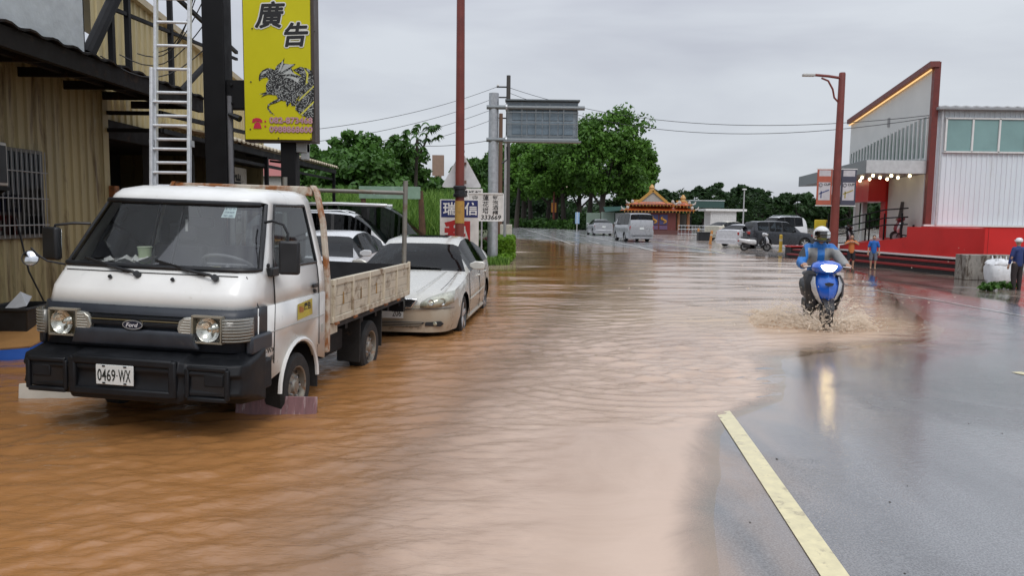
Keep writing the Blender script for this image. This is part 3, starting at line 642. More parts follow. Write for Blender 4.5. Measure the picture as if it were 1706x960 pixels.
pk = tag(MB().obox((0, 0, 0), (.68, .05, .24), Euler((R(-12), R(1), R(2))).to_matrix()).build('mauve_plank', M('mauve_board', (.20, .10, .105), .5, var=.3, scale=5, dirt=(.5, .42, .42), damt=.3, dscale=7, stretch=(5, 1, .6)), bevel=.005, loc=(-2.0, 6.28, .02)), 'mauve streaked board standing in the water before the front wheel', 'board')
# ------------------------------------------------------------------ white flatbed truck
TWHITE = M('truck_white', (.80, .80, .77), .32, var=.05, scale=3, coat=.3, dirt=(.42, .36, .26), damt=.17, dscale=2.2)
TGREY = M('truck_grey_trim', (.028, .033, .042), .38, var=.2, scale=5, dirt=(.09, .09, .09), damt=.2)
BUMP = M('bumper_black', (.008, .009, .011), .5, spec=.3, var=.25, dirt=(.05, .045, .04), damt=.15)
SEAM = M('seam_dark', (.02, .02, .02), .8)
WGLASS = glass('windscreen_glass', (.90, .92, .92), 1.0, .07)
SGLASS = glass('door_glass', (.62, .68, .68), 1.0, .06)
TAN = M('lamp_housing', (.30, .27, .21), .35)
LENS = glass('lamp_lens', (.96, .96, .93), .5, .0)
truck = empty('flatbed_truck', (-2.87, 5.62, -.12), R(-7.6), 'white flatbed truck with black bumper, parked in the flood facing the camera', 'truck')
truck.rotation_euler = (0, R(1.3), R(-7.6))
HW = .86
def cab_ring(z, w, yf, ys, yb=1.62, yB=1.47, rc=.17):
    """half outline of the cab at height z: rear, B post, A post rear, corner arc, front; mirrored"""
    pts = [(w, yb), (w, yB), (w, ys)]
    rcx = min(rc, ys - yf - .02)
    for k in range(1, 5):
        a = R(90) * k / 5
        pts.append((w - rc * (1 - math.cos(a)) , yf + rcx - rcx * math.sin(a) + .03 * math.cos(a)))
    for t in (.78, .5, .2): pts.append(((w - rc) * t / .82 * .82 if False else (w - rc) * t, yf + .03 * t * t - .01))
    full = [Vector((x, y, z)) for x, y in pts] + [Vector((-x, y, z)) for x, y in reversed(pts)]
    return full
#      z     w     yf    yA(rear of A post)
LV = [(1.10, .855, .06, .55), (1.22, .85, .10, .55), (1.345, .835, .20, .56), (1.39, .825, .235, .58), (1.645, .765, .41, .70), (1.90, .70, .585, .86), (1.955, .685, .625, .90)]
rings = [cab_ring(*l) for l in LV]
roof = [cab_ring(2.0, .655, .70, .95, rc=.14), cab_ring(2.035, .56, .86, 1.05, yb=1.60, rc=.12), cab_ring(2.045, .2, 1.05, 1.15, yb=1.58, yB=1.4, rc=.06)]
allr = rings + roof; n = len(allr[0])
NS = 3; half = n // 2
bodyf, wsf, dgl, dgr, doorl, doorr = MB(), MB(), MB(), MB(), MB(), MB()
for i in range(len(allr) - 1):
    a, b = allr[i], allr[i + 1]
    for j in range(n - 1):
        q = [a[j], a[j + 1], b[j + 1], b[j]]
        glassrow = 3 <= i <= 4
        if glassrow and 3 <= j <= n - 5: wsf.add(q, [(0, 1, 2, 3)])
        elif glassrow and j == 1: dgr.add(q, [(0, 1, 2, 3)])
        elif glassrow and j == n - 3: dgl.add(q, [(0, 1, 2, 3)])
        elif i < 3 and j == 1: doorr.add(q, [(0, 1, 2, 3)])
        elif i < 3 and j == n - 3: doorl.add(q, [(0, 1, 2, 3)])
        else: bodyf.add(q, [(0, 1, 2, 3)])
top = allr[-1]; bodyf.add(top, [tuple(range(n))])
def weld(o, d=.002):
    bm = bmesh.new(); bm.from_mesh(o.data); bmesh.ops.remove_doubles(bm, verts=bm.verts, dist=d); bmesh.ops.recalc_face_normals(bm, faces=bm.faces); bm.to_mesh(o.data); bm.free()
    o.data.shade_smooth(); o.data.set_sharp_from_angle(angle=R(40)); return o
# lower sides with wheel arch
AX, WR = 1.03, .385
def side_panel(mb, s, y0, y1, z0, z1, arch=True):
    pts = [(y0, z0)]
    if arch:
        for k in range(13):
            a = math.pi - math.pi * k / 12
            y, z = AX + WR * math.cos(a), .34 + WR * math.sin(a) * 1.0
            if z > z0: pts.append((y, z))
    pts += [(y1, z0), (y1, z1), (y0, z1)]
    mb.add([(s * HW, y, z) for y, z in pts], [tuple(range(len(pts)))])
for s in (-1, 1): side_panel(bodyf, s, .25, 1.62, .46, 1.10)
bodyf.box(-.84, .84, 1.56, 1.61, .5, 1.36)
o = weld(bodyf.build('cab_body', TWHITE, truck)); md = o.modifiers.new('s', 'SOLIDIFY'); md.thickness = .022; md.offset = -1
for mb in (doorr, doorl):
    o = weld(mb.build('door', TWHITE, truck)); md = o.modifiers.new('s', 'SOLIDIFY'); md.thickness = .02; md.offset = -1
weld(wsf.build('windscreen', WGLASS, truck))
weld(dgr.build('door_window', SGLASS, truck)); weld(dgl.build('door_window', SGLASS, truck))
# black gasket round the windscreen, roof ribs, door and bonnet seams
jj = list(range(3, n - 3))
loop = [allr[3][j] + Vector((0, -.008, 0)) for j in jj] + [allr[5][j].lerp(allr[5][j], 1) + Vector((0, -.008, 0)) for j in reversed(jj)]
loop.insert(len(jj), allr[4][n - 4] + Vector((0, -.008, 0))); loop.append(allr[4][3] + Vector((0, -.008, 0)))
MB().tube(loop, .022, 8, closed=True).build('windscreen_gasket', BLACK, truck, smooth=True)
for x in (-.42, -.25, -.08, .08, .25, .42): MB().tube([(x, .93, 2.02 - abs(x) * .03), (x, 1.05, 2.04 - abs(x) * .03), (x, 1.56, 2.042 - abs(x) * .03)], [.006, .014, .014], 6).build('roof_rib', TWHITE, truck, smooth=True)
rl = allr
for s, jA, jB in ((1, 2, 1), (-1, n - 3, n - 2)):
    e = Vector((s * .004, 0, 0))
    pa = [Vector((s * HW, .52, .62)) + e] + [allr[i][jA] + e for i in range(0, 6)] + [allr[5][jB] + e + Vector((0, 0, .012))] + [allr[i][jB] + e for i in range(5, -1, -1)] + [Vector((s * HW, 1.47, .62)) + e]
    MB().tube(pa, .0045, 4).build('door_seam', SEAM, truck)
    g = [allr[3][jA], allr[4][jA], allr[5][jA], allr[5][jB], allr[4][jB], allr[3][jB]]
    MB().tube([p + e * .5 for p in g], .013, 6, closed=True).build('window_rubber', BLACK, truck, smooth=True)
    MB().tube([Vector((s * (HW + .004), .14, .885)), Vector((s * (HW + .004), 1.6, .885))], .004, 4).build('body_crease', M('crease', (.35, .34, .31), .6), truck)
    arch = [(s * (HW + .004), AX + (WR + .012) * math.cos(math.pi * k / 14), .34 + (WR + .012) * math.sin(math.pi * k / 14)) for k in range(15)]
    MB().tube(arch, .02, 6).build('wheel_arch_lip', TWHITE, truck, smooth=True)
    MB().box(s * (HW + .012) - .012, s * (HW + .012) + .012, 1.30, 1.42, 1.165, 1.20).build('door_handle', BLACK, truck, bevel=.006)
    MB().lathe([(.02, 0), (.018, .02)], (s * (HW - .005), 1.36, 1.13), (s, 0, 0), 8).build('door_lock', BLACK, truck)
    MB().tube([allr[0][2 if s > 0 else n - 3] + e + Vector((0, -.28, 0)), allr[2][5 if s > 0 else n - 6] + Vector((s * .003, -.004, 0))], .004, 4).build('bonnet_seam', SEAM, truck)
    MB().lathe([(.018, 0), (.02, .012), (.0, .02)], (s * .84, .45, 1.42), (s, 0, 0), 8, capends=False).build('side_repeater', BLACK, truck) if s > 0 else None
MB().tube([allr[2][j] + Vector((0, -.006, .0)) for j in range(6, n - 6)], .004, 4).build('bonnet_seam', SEAM, truck)
# interior
CABIN = M('cabin_grey', (.17, .175, .185), .75, var=.15)
mb = MB(); mb.box(-.78, .78, .29, .66, 1.05, 1.37); mb.box(-.78, .78, .3, 1.55, .78, .82); mb.build('dashboard', CABIN, truck, bevel=.03)
for x in (-.4, .12, .42):
    mb = MB(); mb.box(x - .24, x + .24, 1.22, 1.36, 1.0, 1.52); mb.box(x - .24, x + .24, .85, 1.3, .9, 1.05); mb.box(x - .13, x + .13, 1.27, 1.35, 1.54, 1.72) if x != .12 else None; mb.build('seat', M('seat_vinyl', (.13, .13, .14), .6), truck, bevel=.03)
mb = MB(); mb.box(-.8, .8, 1.5, 1.55, .8, 1.42); mb.box(-.76, -.1, 1.5, 1.55, 1.42, 1.9); mb.box(.55, .70, 1.5, 1.55, 1.42, 1.88); mb.box(-.1, .55, 1.5, 1.55, 1.84, 1.93); mb.build('rear_wall', CABIN, truck, bevel=.02)
MB().box(-.1, .55, 1.57, 1.575, 1.42, 1.84).build('rear_window', SGLASS, truck)
c = Vector((.42, .62, 1.40)); ax = Vector((0, .45, .9)).normalized(); u = Vector((1, 0, 0)); v = ax.cross(u)
mb = MB(); mb.tube([c + u * .2 * math.cos(t * .314) + v * .2 * math.sin(t * .314) for t in range(20)], .014, 8, closed=True); mb.tube([c - u * .19, c + u * .19], .012, 6); mb.tube([c, c - ax * .3], .02, 8); mb.build('steering_wheel', CABIN, truck, smooth=True)
mb = MB(); mb.box(-.02, .22, .72, .76, 1.70, 1.78); mb.tube([(.1, .76, 1.78), (.1, .70, 1.88)], .01); mb.build('interior_mirror', BLACK, truck, bevel=.015)
MB().beam((0.02, .45, 1.40), (.02, .64, 1.86), .012, .02).build('centre_strap', BLACK, truck)
MB().box(.0, .02, .69, .695, 1.66, 1.76).build('hanging_tag', M('tag_white', (.7, .7, .65), .5), truck)
MB().tube([(-.70, .70, 1.50), (-.72, .66, 1.56), (-.70, .76, 1.66), (-.69, .82, 1.64)], .012, 6).build('grab_handle', M('cabin_light', (.2, .2, .19), .6), truck, smooth=True)
# inspection sticker in the screen
def ws(u_, v_): # point just inside the windscreen; u across, v up
    z = 1.39 + v_ * (1.90 - 1.39); y = .235 + v_ * (.585 - .235); return Vector((u_, y + .03, z))
st = MB().add([ws(.40, .78), ws(.52, .78), ws(.51, .95), ws(.41, .95)], [(0, 1, 2, 3)]).build('windscreen_sticker', M('sticker', (.6, .75, .74), .5), truck)
mb = MB()
for k, t in enumerate(('8. 12. 31', '行車執照', '年度')): text(mb, t, ws(.46, .92 - k * .055) + Vector((0, -.004, 0)), (1, 0, 0), (0, .6, .8), width=.085, height=.02)
mb.build('sticker_print', M('sticker_ink', (.05, .12, .2), .6), st)
# wipers
for x0, x1 in ((-.12, -.62), (.52, -.02)):
    p0 = Vector((x0 + .04, .17, 1.325)); p1 = Vector((x1 + .05, .225, 1.44)); mb = MB()
    mb.tube([p0, p0 + Vector((-.04, -.02, .03)), p0.lerp(p1, .55) + Vector((0, -.015, .0))], [.014, .012, .008], 6)
    mb.beam(p0.lerp(p1, .22) + Vector((.02, 0, .0)), p1, .012, .022); mb.lathe([(.026, 0), (.024, .035)], p0, (0, -.85, .5), 10)
    mb.build('wiper', BLACK, truck)
for x in (-.3, .22): MB().lathe([(.012, 0), (.016, .02), (.008, .03)], (x, .155, 1.30), (0, -.85, .5), 8).build('washer_jet', BLACK, truck)
# grey grille band
gr = []
for z, yf in ((1.105, .035), (1.04, .022), (1.03, .04), (.78, .03)):
    gr.append(cab_ring(z, HW + .005, yf, .40, yb=.42, yB=.41))
mb = MB(); mb.loft([[p for p in r_][2:n - 2] for r_ in gr], closed=False, caps=False)
o = weld(mb.build('grille_band', TGREY, truck)); md = o.modifiers.new('s', 'SOLIDIFY'); md.thickness = .02
mb = MB(); mb.box(-.46, .46, -.005, .05, .955, .985); mb.box(-.44, .44, .0, .05, .99, 1.0, 1); mb.box(-.46, .46, .008, .06, 1.0, 1.022, 0); mb.build('grille_slot', [BUMP, M('grille_gold', (.10, .075, .03), .6)], truck, bevel=.006)
mb = MB(); mb.loft([[Vector((x, y, z)) for x, y, z in ((-.48 + q, -.015 - h, .93 - q), (.48 - q, -.015 - h, .93 - q), (.52 - q, -.012 - h, .80 + q), (-.52 + q, -.012 - h, .80 + q))] for q, h in ((0, -.04), (0, 0), (.02, .012))]); mb.build('grille_nose', TGREY, truck, bevel=.012)
# oval badge with lettering
mb = MB(); pts = [(math.cos(t * math.pi / 12), math.sin(t * math.pi / 12)) for t in range(24)]
mb.prism([(a * .083, b * .036) for a, b in pts], (0, -.03, .968), (1, 0, 0), (0, 0, 1), (0, .03, 0)); bdg = mb.build('badge', CHROME, truck)
MB().prism([(a * .074, b * .029) for a, b in pts], (0, -.034, .968), (1, 0, 0), (0, 0, 1), (0, .006, 0)).build('badge_field', M('badge_navy', (.012, .014, .03), .35), bdg)
text(MB(), 'Ford', (0, -.036, .968), (1, 0, 0), (0, 0, 1), width=.10, height=.032, shear=.3, bold=.015).build('badge_lettering', M('badge_silver', (.7, .7, .72), .4), bdg)
# headlamps: housing, bowl, inner and outer ribbed lenses
for s in (-1, 1):
    hd = MB().box(min(s * .465, s * .705), max(s * .465, s * .705), .035, .08, .86, 1.055).build('headlamp', M('lamp_back', (.34, .32, .27), .3, .5), truck)
    for a_, b_ in (((.465, .86), (.705, .86)), ((.465, 1.055), (.705, 1.055)), ((.472, .86), (.472, 1.055)), ((.70, .86), (.70, 1.055))): MB().beam((s * a_[0], .01, a_[1]), (s * b_[0], .01, b_[1]), .05 if a_[1] == b_[1] else .014, .014 if a_[1] == b_[1] else .05).build('lamp_frame', TAN, hd)
    cxl = s * .595
    MB().lathe([(.092, -.004), (.087, .0), (.080, .012), (.055, .034), (.022, .046), (.018, .02), (.0, .016)], (cxl, -.012, .957), (0, 1, 0), 24, capends=False).build('reflector', M('lamp_bowl', (.88, .88, .88), .16, 1.0, var=.25, scale=30), hd, smooth=True)
    MB().box(min(s * .475, s * .695), max(s * .475, s * .695), -.030, -.022, .87, 1.045).build('lens', LENS, hd, bevel=.008)
    MB().prism([(0, -.09), (0, .09), (.06, .085), (.10, .055), (.115, 0), (.10, -.055), (.06, -.085)], (s * .465, -.018, .957), (-s, 0, 0), (0, 0, 1), (0, .05, 0)).build('inner_lamp', M('lamp_silver', (.42, .41, .36), .25, .5), hd, bevel=.008)
    for k in range(8): MB().tube([(s * .46, -.022, .885 + k * .0205), (s * (.372 + abs(k - 3.5) * .012), -.02, .885 + k * .0205)], .004, 4).build('lens_rib', M('lens_rib', (.55, .53, .47), .3), hd)
    rg = [[], []]
    for k in range(7):
        a = R(90) * k / 6; x = s * (.71 + .155 * math.sin(a)); y = -.02 + .17 * (1 - math.cos(a))
        rg[0].append(Vector((x, y, .868))); rg[1].append(Vector((x, y, 1.048)))
    mb = MB(); mb.loft(rg, closed=False, caps=False); o = mb.build('turn_signal', M('signal_smoke', (.15, .145, .125), .2, coat=.6), hd, smooth=True, solid=.03)
    for k in range(8): MB().tube([rg[0][q].lerp(rg[1][q], (k + .5) / 8) + Vector((s * .012, -.014, 0)) for q in range(7)], .0035, 4).build('signal_rib', M('signal_rib', (.32, .31, .27), .3), hd)
# bumper
def rbox(name, x0, x1, y0, y1, z0, z1, mat=BUMP, b=.03, parent=None): return MB().box(x0, x1, y0, y1, z0, z1).build(name, mat, parent or truck, bevel=b, seg=3)
mb = MB()
prof = [(.80, .02), (.775, -.10), (.70, -.125), (.66, -.10), (.60, -.10), (.54, -.12), (.46, -.10), (.42, .04)]
def brow(x, dy, top): return [Vector((x, y + dy, (z + (.055 if abs(x) > .78 else .02 if abs(x) > .45 else 0) if z < .5 else z if z < .7 else z + top))) for z, y in prof] + [Vector((x, .30 if abs(x) > .8 else .1, .42)), Vector((x, .30 if abs(x) > .8 else .1, .84))]
xs = [(-.905, .14, -.02), (-.88, .05, -.02), (-.80, .01, -.02), (-.47, 0, -.02), (-.43, -.035, .0), (.43, -.035, .0), (.47, 0, -.02), (.80, .01, -.02), (.88, .05, -.02), (.905, .14, -.02)]
mb.loft([brow(*q) for q in xs]); bp = mb.build('bumper', BUMP, truck, bevel=.012); bp.location.z = -.045
for s in (-1, 1):
    fr = MB(); x0, x1 = (.49, .80)
    for a, b_ in (((x0, .73), (x1, .73)), ((x1, .73), (x1, .50)), ((x1, .50), (x0, .50)), ((x0, .50), (x0, .73))): fr.beam((s * a[0], -.112, a[1]), (s * b_[0], -.112, b_[1]), .035, .035)
    fr.build('fog_surround', BUMP, bp, bevel=.01)
    MB().box(min(s * .52, s * .78), max(s * .52, s * .78), -.108, -.09, .53, .71).build('fog_recess', M('recess_black', (.006, .006, .007), .5), bp)
    MB().box(min(s * .62, s * .77), max(s * .62, s * .77), -.118, -.1, .60, .69).build('fog_block', BUMP, bp, bevel=.008)
    MB().box(min(s * .84, s * .90), max(s * .84, s * .90), .15, .42, .50, .74).build('bumper_end', BUMP, bp, bevel=.02)
    MB().box(s * .86 - .03, s * .86 + .03, .1, .45, .76, .90).build('corner_trim', TGREY, truck, bevel=.02)
for z in (.755, .525): MB().beam((-.40, -.15, z), (.40, -.15, z), .05, .06).build('bumper_rib', BUMP, bp, bevel=.015)
for s in (-1, 1): MB().beam((s * .40, -.15, .50), (s * .40, -.15, .78), .06, .05).build('bumper_rib', BUMP, bp, bevel=.015)
pt = MB().box(-.15, .15, -.175, -.165, .565, .715).build('number_plate', M('plate_white', (.66, .68, .66), .4, dirt=(.35, .3, .22), damt=.2), truck, bevel=.004)
pt.location = (-.05, 0, -.03)
mb = MB(); text(mb, '0469', (-.063, -.1775, .637), (1, 0, 0), (0, 0, 1), width=.145, height=.092, bold=.012); text(mb, '-', (.022, -.1775, .637), (1, 0, 0), (0, 0, 1), width=.01, height=.008); text(mb, 'WX', (.082, -.1775, .637), (1, 0, 0), (0, 0, 1), width=.098, height=.092, bold=.012)
mb.build('plate_lettering', M('plate_ink', (.012, .018, .016), .5), pt)
for x in (-.085, .085):
    for z in (.705, .578): MB().box(x - .012, x + .012, -.181, -.174, z - .006, z + .006).build('plate_bolt', BLACK, pt, bevel=.003)
# mirrors
def mirror(pts, box, rot):
    mb = MB(); mb.tube(pts, .011, 8); a = mb.build('mirror_arm', BLACK, truck, smooth=True)
    MB().obox((0, 0, 0), (.165, .06, .27)).build('mirror_head', BLACK, a, bevel=.022, seg=3)
    h = a.children[0]; h.location = box; h.rotation_euler = rot
    MB().obox((0, .033, 0), (.14, .004, .24)).build('mirror_glass', CHROME, a); g2 = [q for q in a.children if q.name.startswith('mirror_glass')][0]; g2.location = box; g2.rotation_euler = rot
mirror([(.77, .55, 1.76), (.86, .50, 1.775), (.96, .48, 1.75), (1.0, .47, 1.68), (1.0, .47, 1.58)], (1.015, .47, 1.49), (0, 0, R(14)))
mirror([(-.69, .46, 1.70), (-.80, .40, 1.70), (-.93, .36, 1.68), (-.96, .36, 1.6)], (-.965, .36, 1.53), (0, 0, R(-14)))
MB().box(.80, .875, .47, .60, 1.33, 1.40).build('mirror_base', BLACK, truck, bevel=.01)
mb = MB(); mb.tube([(-.80, .30, 1.37), (-.88, .20, 1.40), (-.94, .17, 1.45), (-.99, .17, 1.50)], .009, 6); ra = mb.build('round_mirror_arm', BLACK, truck, smooth=True)
MB().lathe([(.0, -.035), (.04, -.03), (.062, -.005), (.064, .006), (.058, .006)], (-.99, .16, 1.42), (.35, -.9, .25), 20, capends=False).build('round_mirror_back', BLACK, ra, smooth=True)
MB().lathe([(.058, .004), (.04, .012), (0, .016)], (-.99, .16, 1.42), (.35, -.9, .25), 20, capends=False).build('round_mirror_glass', CHROME, ra, smooth=True)
# door sticker and lettering on the near side
ds = MB().add([(HW + .004, .98, .91), (HW + .004, 1.31, .925), (HW + .004, 1.30, 1.07), (HW + .004, .98, 1.05)], [(0, 1, 2, 3)]).build('door_sticker', M('sticker_yellow', (.52, .42, .05), .5, dirt=(.22, .12, .05), damt=.42, dscale=6), truck)
text(MB(), '廣告', (HW + .006, 1.19, 1.015), (0, 1, 0), (0, 0, 1), width=.15, height=.07, bold=.02).build('sticker_print', INK, ds)
text(MB(), '瑞信', (HW + .006, 1.06, 1.0), (0, 1, 0), (0, 0, 1), width=.10, height=.06, bold=.02).build('sticker_print', M('sticker_red', (.5, .12, .05), .5), ds)
mb = MB()
for k, t in enumerate(('0469-WX', '自重1.5噸', '載重1.4噸')): text(mb, t, (HW + .003, .385 - .004 * k, .74 - .065 * k), (0, 1, -.02), (0, 0, 1), width=.30 - .07 * (k == 2) - .02 * k, height=.042, bold=.01)
mb.build('door_lettering', INK, truck)
MB().box(HW - .005, HW + .003, 1.53, 1.575, .72, .80).build('vent', M('vent_grey', (.4, .4, .36), .6), truck)
# wheels
RIM = M('steel_rim', (.27, .25, .21), .45, .5, dirt=(.2, .09, .035), damt=.42, dscale=14)
def wheel(x, y, r=.305, wd=.18, s=1, dual=False):
    t = MB().lathe([(r * .62, -wd / 2), (r * .9, -wd / 2), (r, -wd * .36), (r, wd * .36), (r * .9, wd / 2), (r * .62, wd / 2)], (x, y, r), (s, 0, 0), 36, capends=False).build('wheel', RUBBER, truck, smooth=True)
    MB().lathe([(r * .64, wd * .42), (r * .62, wd * .5), (r * .58, wd * .46), (r * .55, wd * .2), (r * .42, wd * .14), (r * .36, wd * .30), (r * .22, wd * .34), (r * .18, wd * .44), (0, wd * .46)], (x, y, r), (s, 0, 0), 36, capends=False).build('rim', RIM, t, smooth=True)
    for k in range(14):
        a = k * 2 * math.pi / 14; MB().lathe([(.016, 0), (.016, .004)], (x + s * wd * .215, y + r * .48 * math.cos(a), r + r * .48 * math.sin(a)), (s, 0, 0), 8).build('rim_hole', BLACK, t)
    for k in range(5):
        a = k * 2 * math.pi / 5; MB().lathe([(.011, 0), (.011, .02)], (x + s * wd * .32, y + r * .29 * math.cos(a), r + r * .29 * math.sin(a)), (s, 0, 0), 6).build('wheel_nut', STEEL, t)
for s in (-1, 1): wheel(s * .755, AX, s=s); wheel(s * .74, 3.12, s=s)
for s in (-1, 1):
    MB().box(s * .76 - .1, s * .76 + .1, 1.43, 1.45, .22, .62).build('mud_flap', RUBBER, truck); MB().box(s * .70 - .13, s * .70 + .13, 2.72, 2.74, .2, .72).build('mud_flap', RUBBER, truck); MB().box(s * .70 - .13, s * .70 + .13, 3.5, 3.52, .25, .72).build('mud_flap', RUBBER, truck)
MB().box(-.68, .68, .4, 1.56, .44, .5).box(-.64, .64, .55, 1.5, .38, .95).build('underbody', BUMP, truck)
for s in (-1, 1): MB().box(s * .38 - .04, s * .38 + .04, .2, 4.4, .5, .64).build('chassis_rail', BLACKSTEEL, truck)
MB().box(.48, .72, 1.9, 2.5, .38, .66).build('fuel_tank', BLACKSTEEL, truck, bevel=.03)
MB().tube([(-.7, 3.12, .305), (.7, 3.12, .305)], .05, 10).lathe([(.13, -.12), (.13, .12)], (0, 3.12, .31), (1, 0, 0), 12).tube([(-.7, AX, .305), (.7, AX, .305)], .04, 10).build('axle', BLACKSTEEL, truck)
# load bed
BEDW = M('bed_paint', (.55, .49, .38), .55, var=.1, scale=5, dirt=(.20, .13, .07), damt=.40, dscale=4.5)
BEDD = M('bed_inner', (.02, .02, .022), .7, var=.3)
Y0, Y1, Z0, Z1 = 1.74, 4.48, .83, 1.20
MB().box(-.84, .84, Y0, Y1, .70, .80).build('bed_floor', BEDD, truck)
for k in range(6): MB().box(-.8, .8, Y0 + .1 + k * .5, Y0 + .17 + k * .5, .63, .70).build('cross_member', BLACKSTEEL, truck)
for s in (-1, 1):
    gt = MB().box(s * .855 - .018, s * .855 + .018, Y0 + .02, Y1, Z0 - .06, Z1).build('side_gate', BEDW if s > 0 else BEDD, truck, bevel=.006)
    if s < 0: continue
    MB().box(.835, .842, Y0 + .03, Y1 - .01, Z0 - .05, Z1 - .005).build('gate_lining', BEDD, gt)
    for z in (Z0 - .03, Z1 - .03): MB().box(.87, .892, Y0 + .02, Y1, z - .03, z + .032).build('gate_rail', BEDW, gt, bevel=.006)
    npan = 5; L5 = (Y1 - Y0 - .06) / npan
    for k in range(npan):
        ya = Y0 + .05 + k * L5
        for q in range(3):
            zz = Z0 + .005 + q * .098
            MB().box(.872, .880, ya + .03, ya + L5 - .03, zz, zz + .09).build('gate_panel', BEDW, gt, bevel=.003)
        MB().box(.87, .900, ya - .016, ya + .016, Z0 - .05, Z1).build('gate_rib', BEDW, gt, bevel=.006)
        MB().tube([(.905, ya, Z0 - .065), (.905, ya + .07, Z0 - .065)], .016, 8).build('hinge', RUST, gt)
        mk = MB()
        mk.add([(.8815, ya + L5 * .45, Z0 + .10), (.8815, ya + L5 * .55, Z0 + .10), (.8815, ya + L5 * .53, Z0 + .22), (.8815, ya + L5 * .47, Z0 + .235)], [(0, 1, 2, 3)]); mk.build('peeled_paint', M('peeled_brown', (.30, .18, .06), .8, var=.4), gt) if k < 3 else None
    MB().box(.87, .905, Y1 - .02, Y1 + .02, Z0 - .05, Z1 + .02).build('corner_latch', BEDW, gt, bevel=.006)
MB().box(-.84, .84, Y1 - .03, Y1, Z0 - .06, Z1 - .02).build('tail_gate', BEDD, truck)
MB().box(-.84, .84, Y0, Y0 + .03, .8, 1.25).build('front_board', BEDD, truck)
# rusty headboard frame and rear rack
RW = M('rusty_white', (.55, .49, .40), .6, var=.15, dirt=(.30, .11, .03), damt=.52, dscale=5)
for s in (-1, 1):
    MB().loft([[Vector((s * x + dx, y + dy, z)) for dx, dy in ((-.022, -.035), (.022, -.035), (.022, .035), (-.022, .035))] for x, y, z in ((.85, 1.70, .50), (.85, 1.70, 1.2), (.80, 1.70, 1.75), (.74, 1.69, 2.04), (.70, 1.69, 2.1), (.66, 1.69, 2.1))]).build('headboard_post', RW, truck, bevel=.008)
MB().box(-.7, .7, 1.67, 1.71, 2.0, 2.09).build('headboard_bar', RW, truck, bevel=.008)
MB().box(-.8, .8, 1.68, 1.705, 1.2, 1.27).build('headboard_bar', RW, truck, bevel=.006)
for x in (.0, .56): MB().box(x - .015, x + .015, 1.68, 1.70, 1.25, 2.02).build('headboard_bar', RW, truck)
MB().box(.80, .84, 1.64, 1.70, .5, .82).box(.80, .86, 1.70, 1.95, .66, .76).build('bed_bracket', BEDW, truck)
RACK = M('rack_steel', (.26, .25, .22), .5, .5, dirt=(.2, .13, .07), damt=.3)
for s in (-1, 1): MB().tube([(s * .83, 4.44, .8), (s * .83, 4.44, 2.28)], .032, 10).build('rack_post', RACK, truck, smooth=True)
MB().tube([(-.83, 4.44, 2.12), (.83, 4.44, 2.12)], .028, 10).build('rack_bar', RACK, truck, smooth=True)
MB().box(.5, .84, 4.42, 4.5, .55, .72).build('tail_lamp_bracket', BUMP, truck)
# things lying on the dashboard
TM = Matrix.Translation((-2.87, 5.62, -.12)) @ Euler((0, R(1.3), R(-7.6))).to_matrix().to_4x4()
cup = empty('paper_cup', TM @ Vector((-.20, .44, 1.372)), 0, 'pale green paper cup standing behind the truck windscreen', 'cup')
MB().lathe([(.032, 0), (.044, .12), (.041, .12), (.03, .006), (0, .006)], (0, 0, 0), n=20, capends=False).build('cup_wall', M('cup_green', (.50, .60, .38), .6), cup, smooth=True); MB().tube([(math.cos(t * .314) * .044, math.sin(t * .314) * .044, .12) for t in range(20)], .0035, 6, closed=True).build('cup_rim', M('cup_rim', (.6, .68, .5), .6), cup, smooth=True)
pap = empty('paper_heap', TM @ Vector((-.42, .43, 1.372)), R(-6), 'crumpled white papers and tissue heaped on the truck dashboard', 'paper')
cup.scale = (1.25, 1.25, 1.3); rp_ = random.Random(9); PAPER = M('paper', (.62, .62, .60), .8, var=.1)
for k in range(9):
    x, y = -.16 + k * .055, rp_.uniform(-.08, .08); sz = rp_.uniform(.05, .11)
    vs = [(x + sz * math.cos(a + k), y + sz * .8 * math.sin(a + k), rp_.uniform(0, .05) + .004 * k) for a in (0, 1.2, 2.5, 3.8, 5.1)] + [(x, y, rp_.uniform(.02, .10))]
    MB().add(vs, [(i, (i + 1) % 5, 5) for i in range(5)]).build('sheet', PAPER, pap)
tag(MB().obox((0, 0, 0), (.2, .12, .012), Euler((.1, 0, .4)).to_matrix()).build('yellow_booklet', M('booklet', (.58, .56, .26), .7), loc=TM @ Vector((.36, .40, 1.38))), 'flat yellow booklet on the truck dashboard under the wheel', 'booklet')
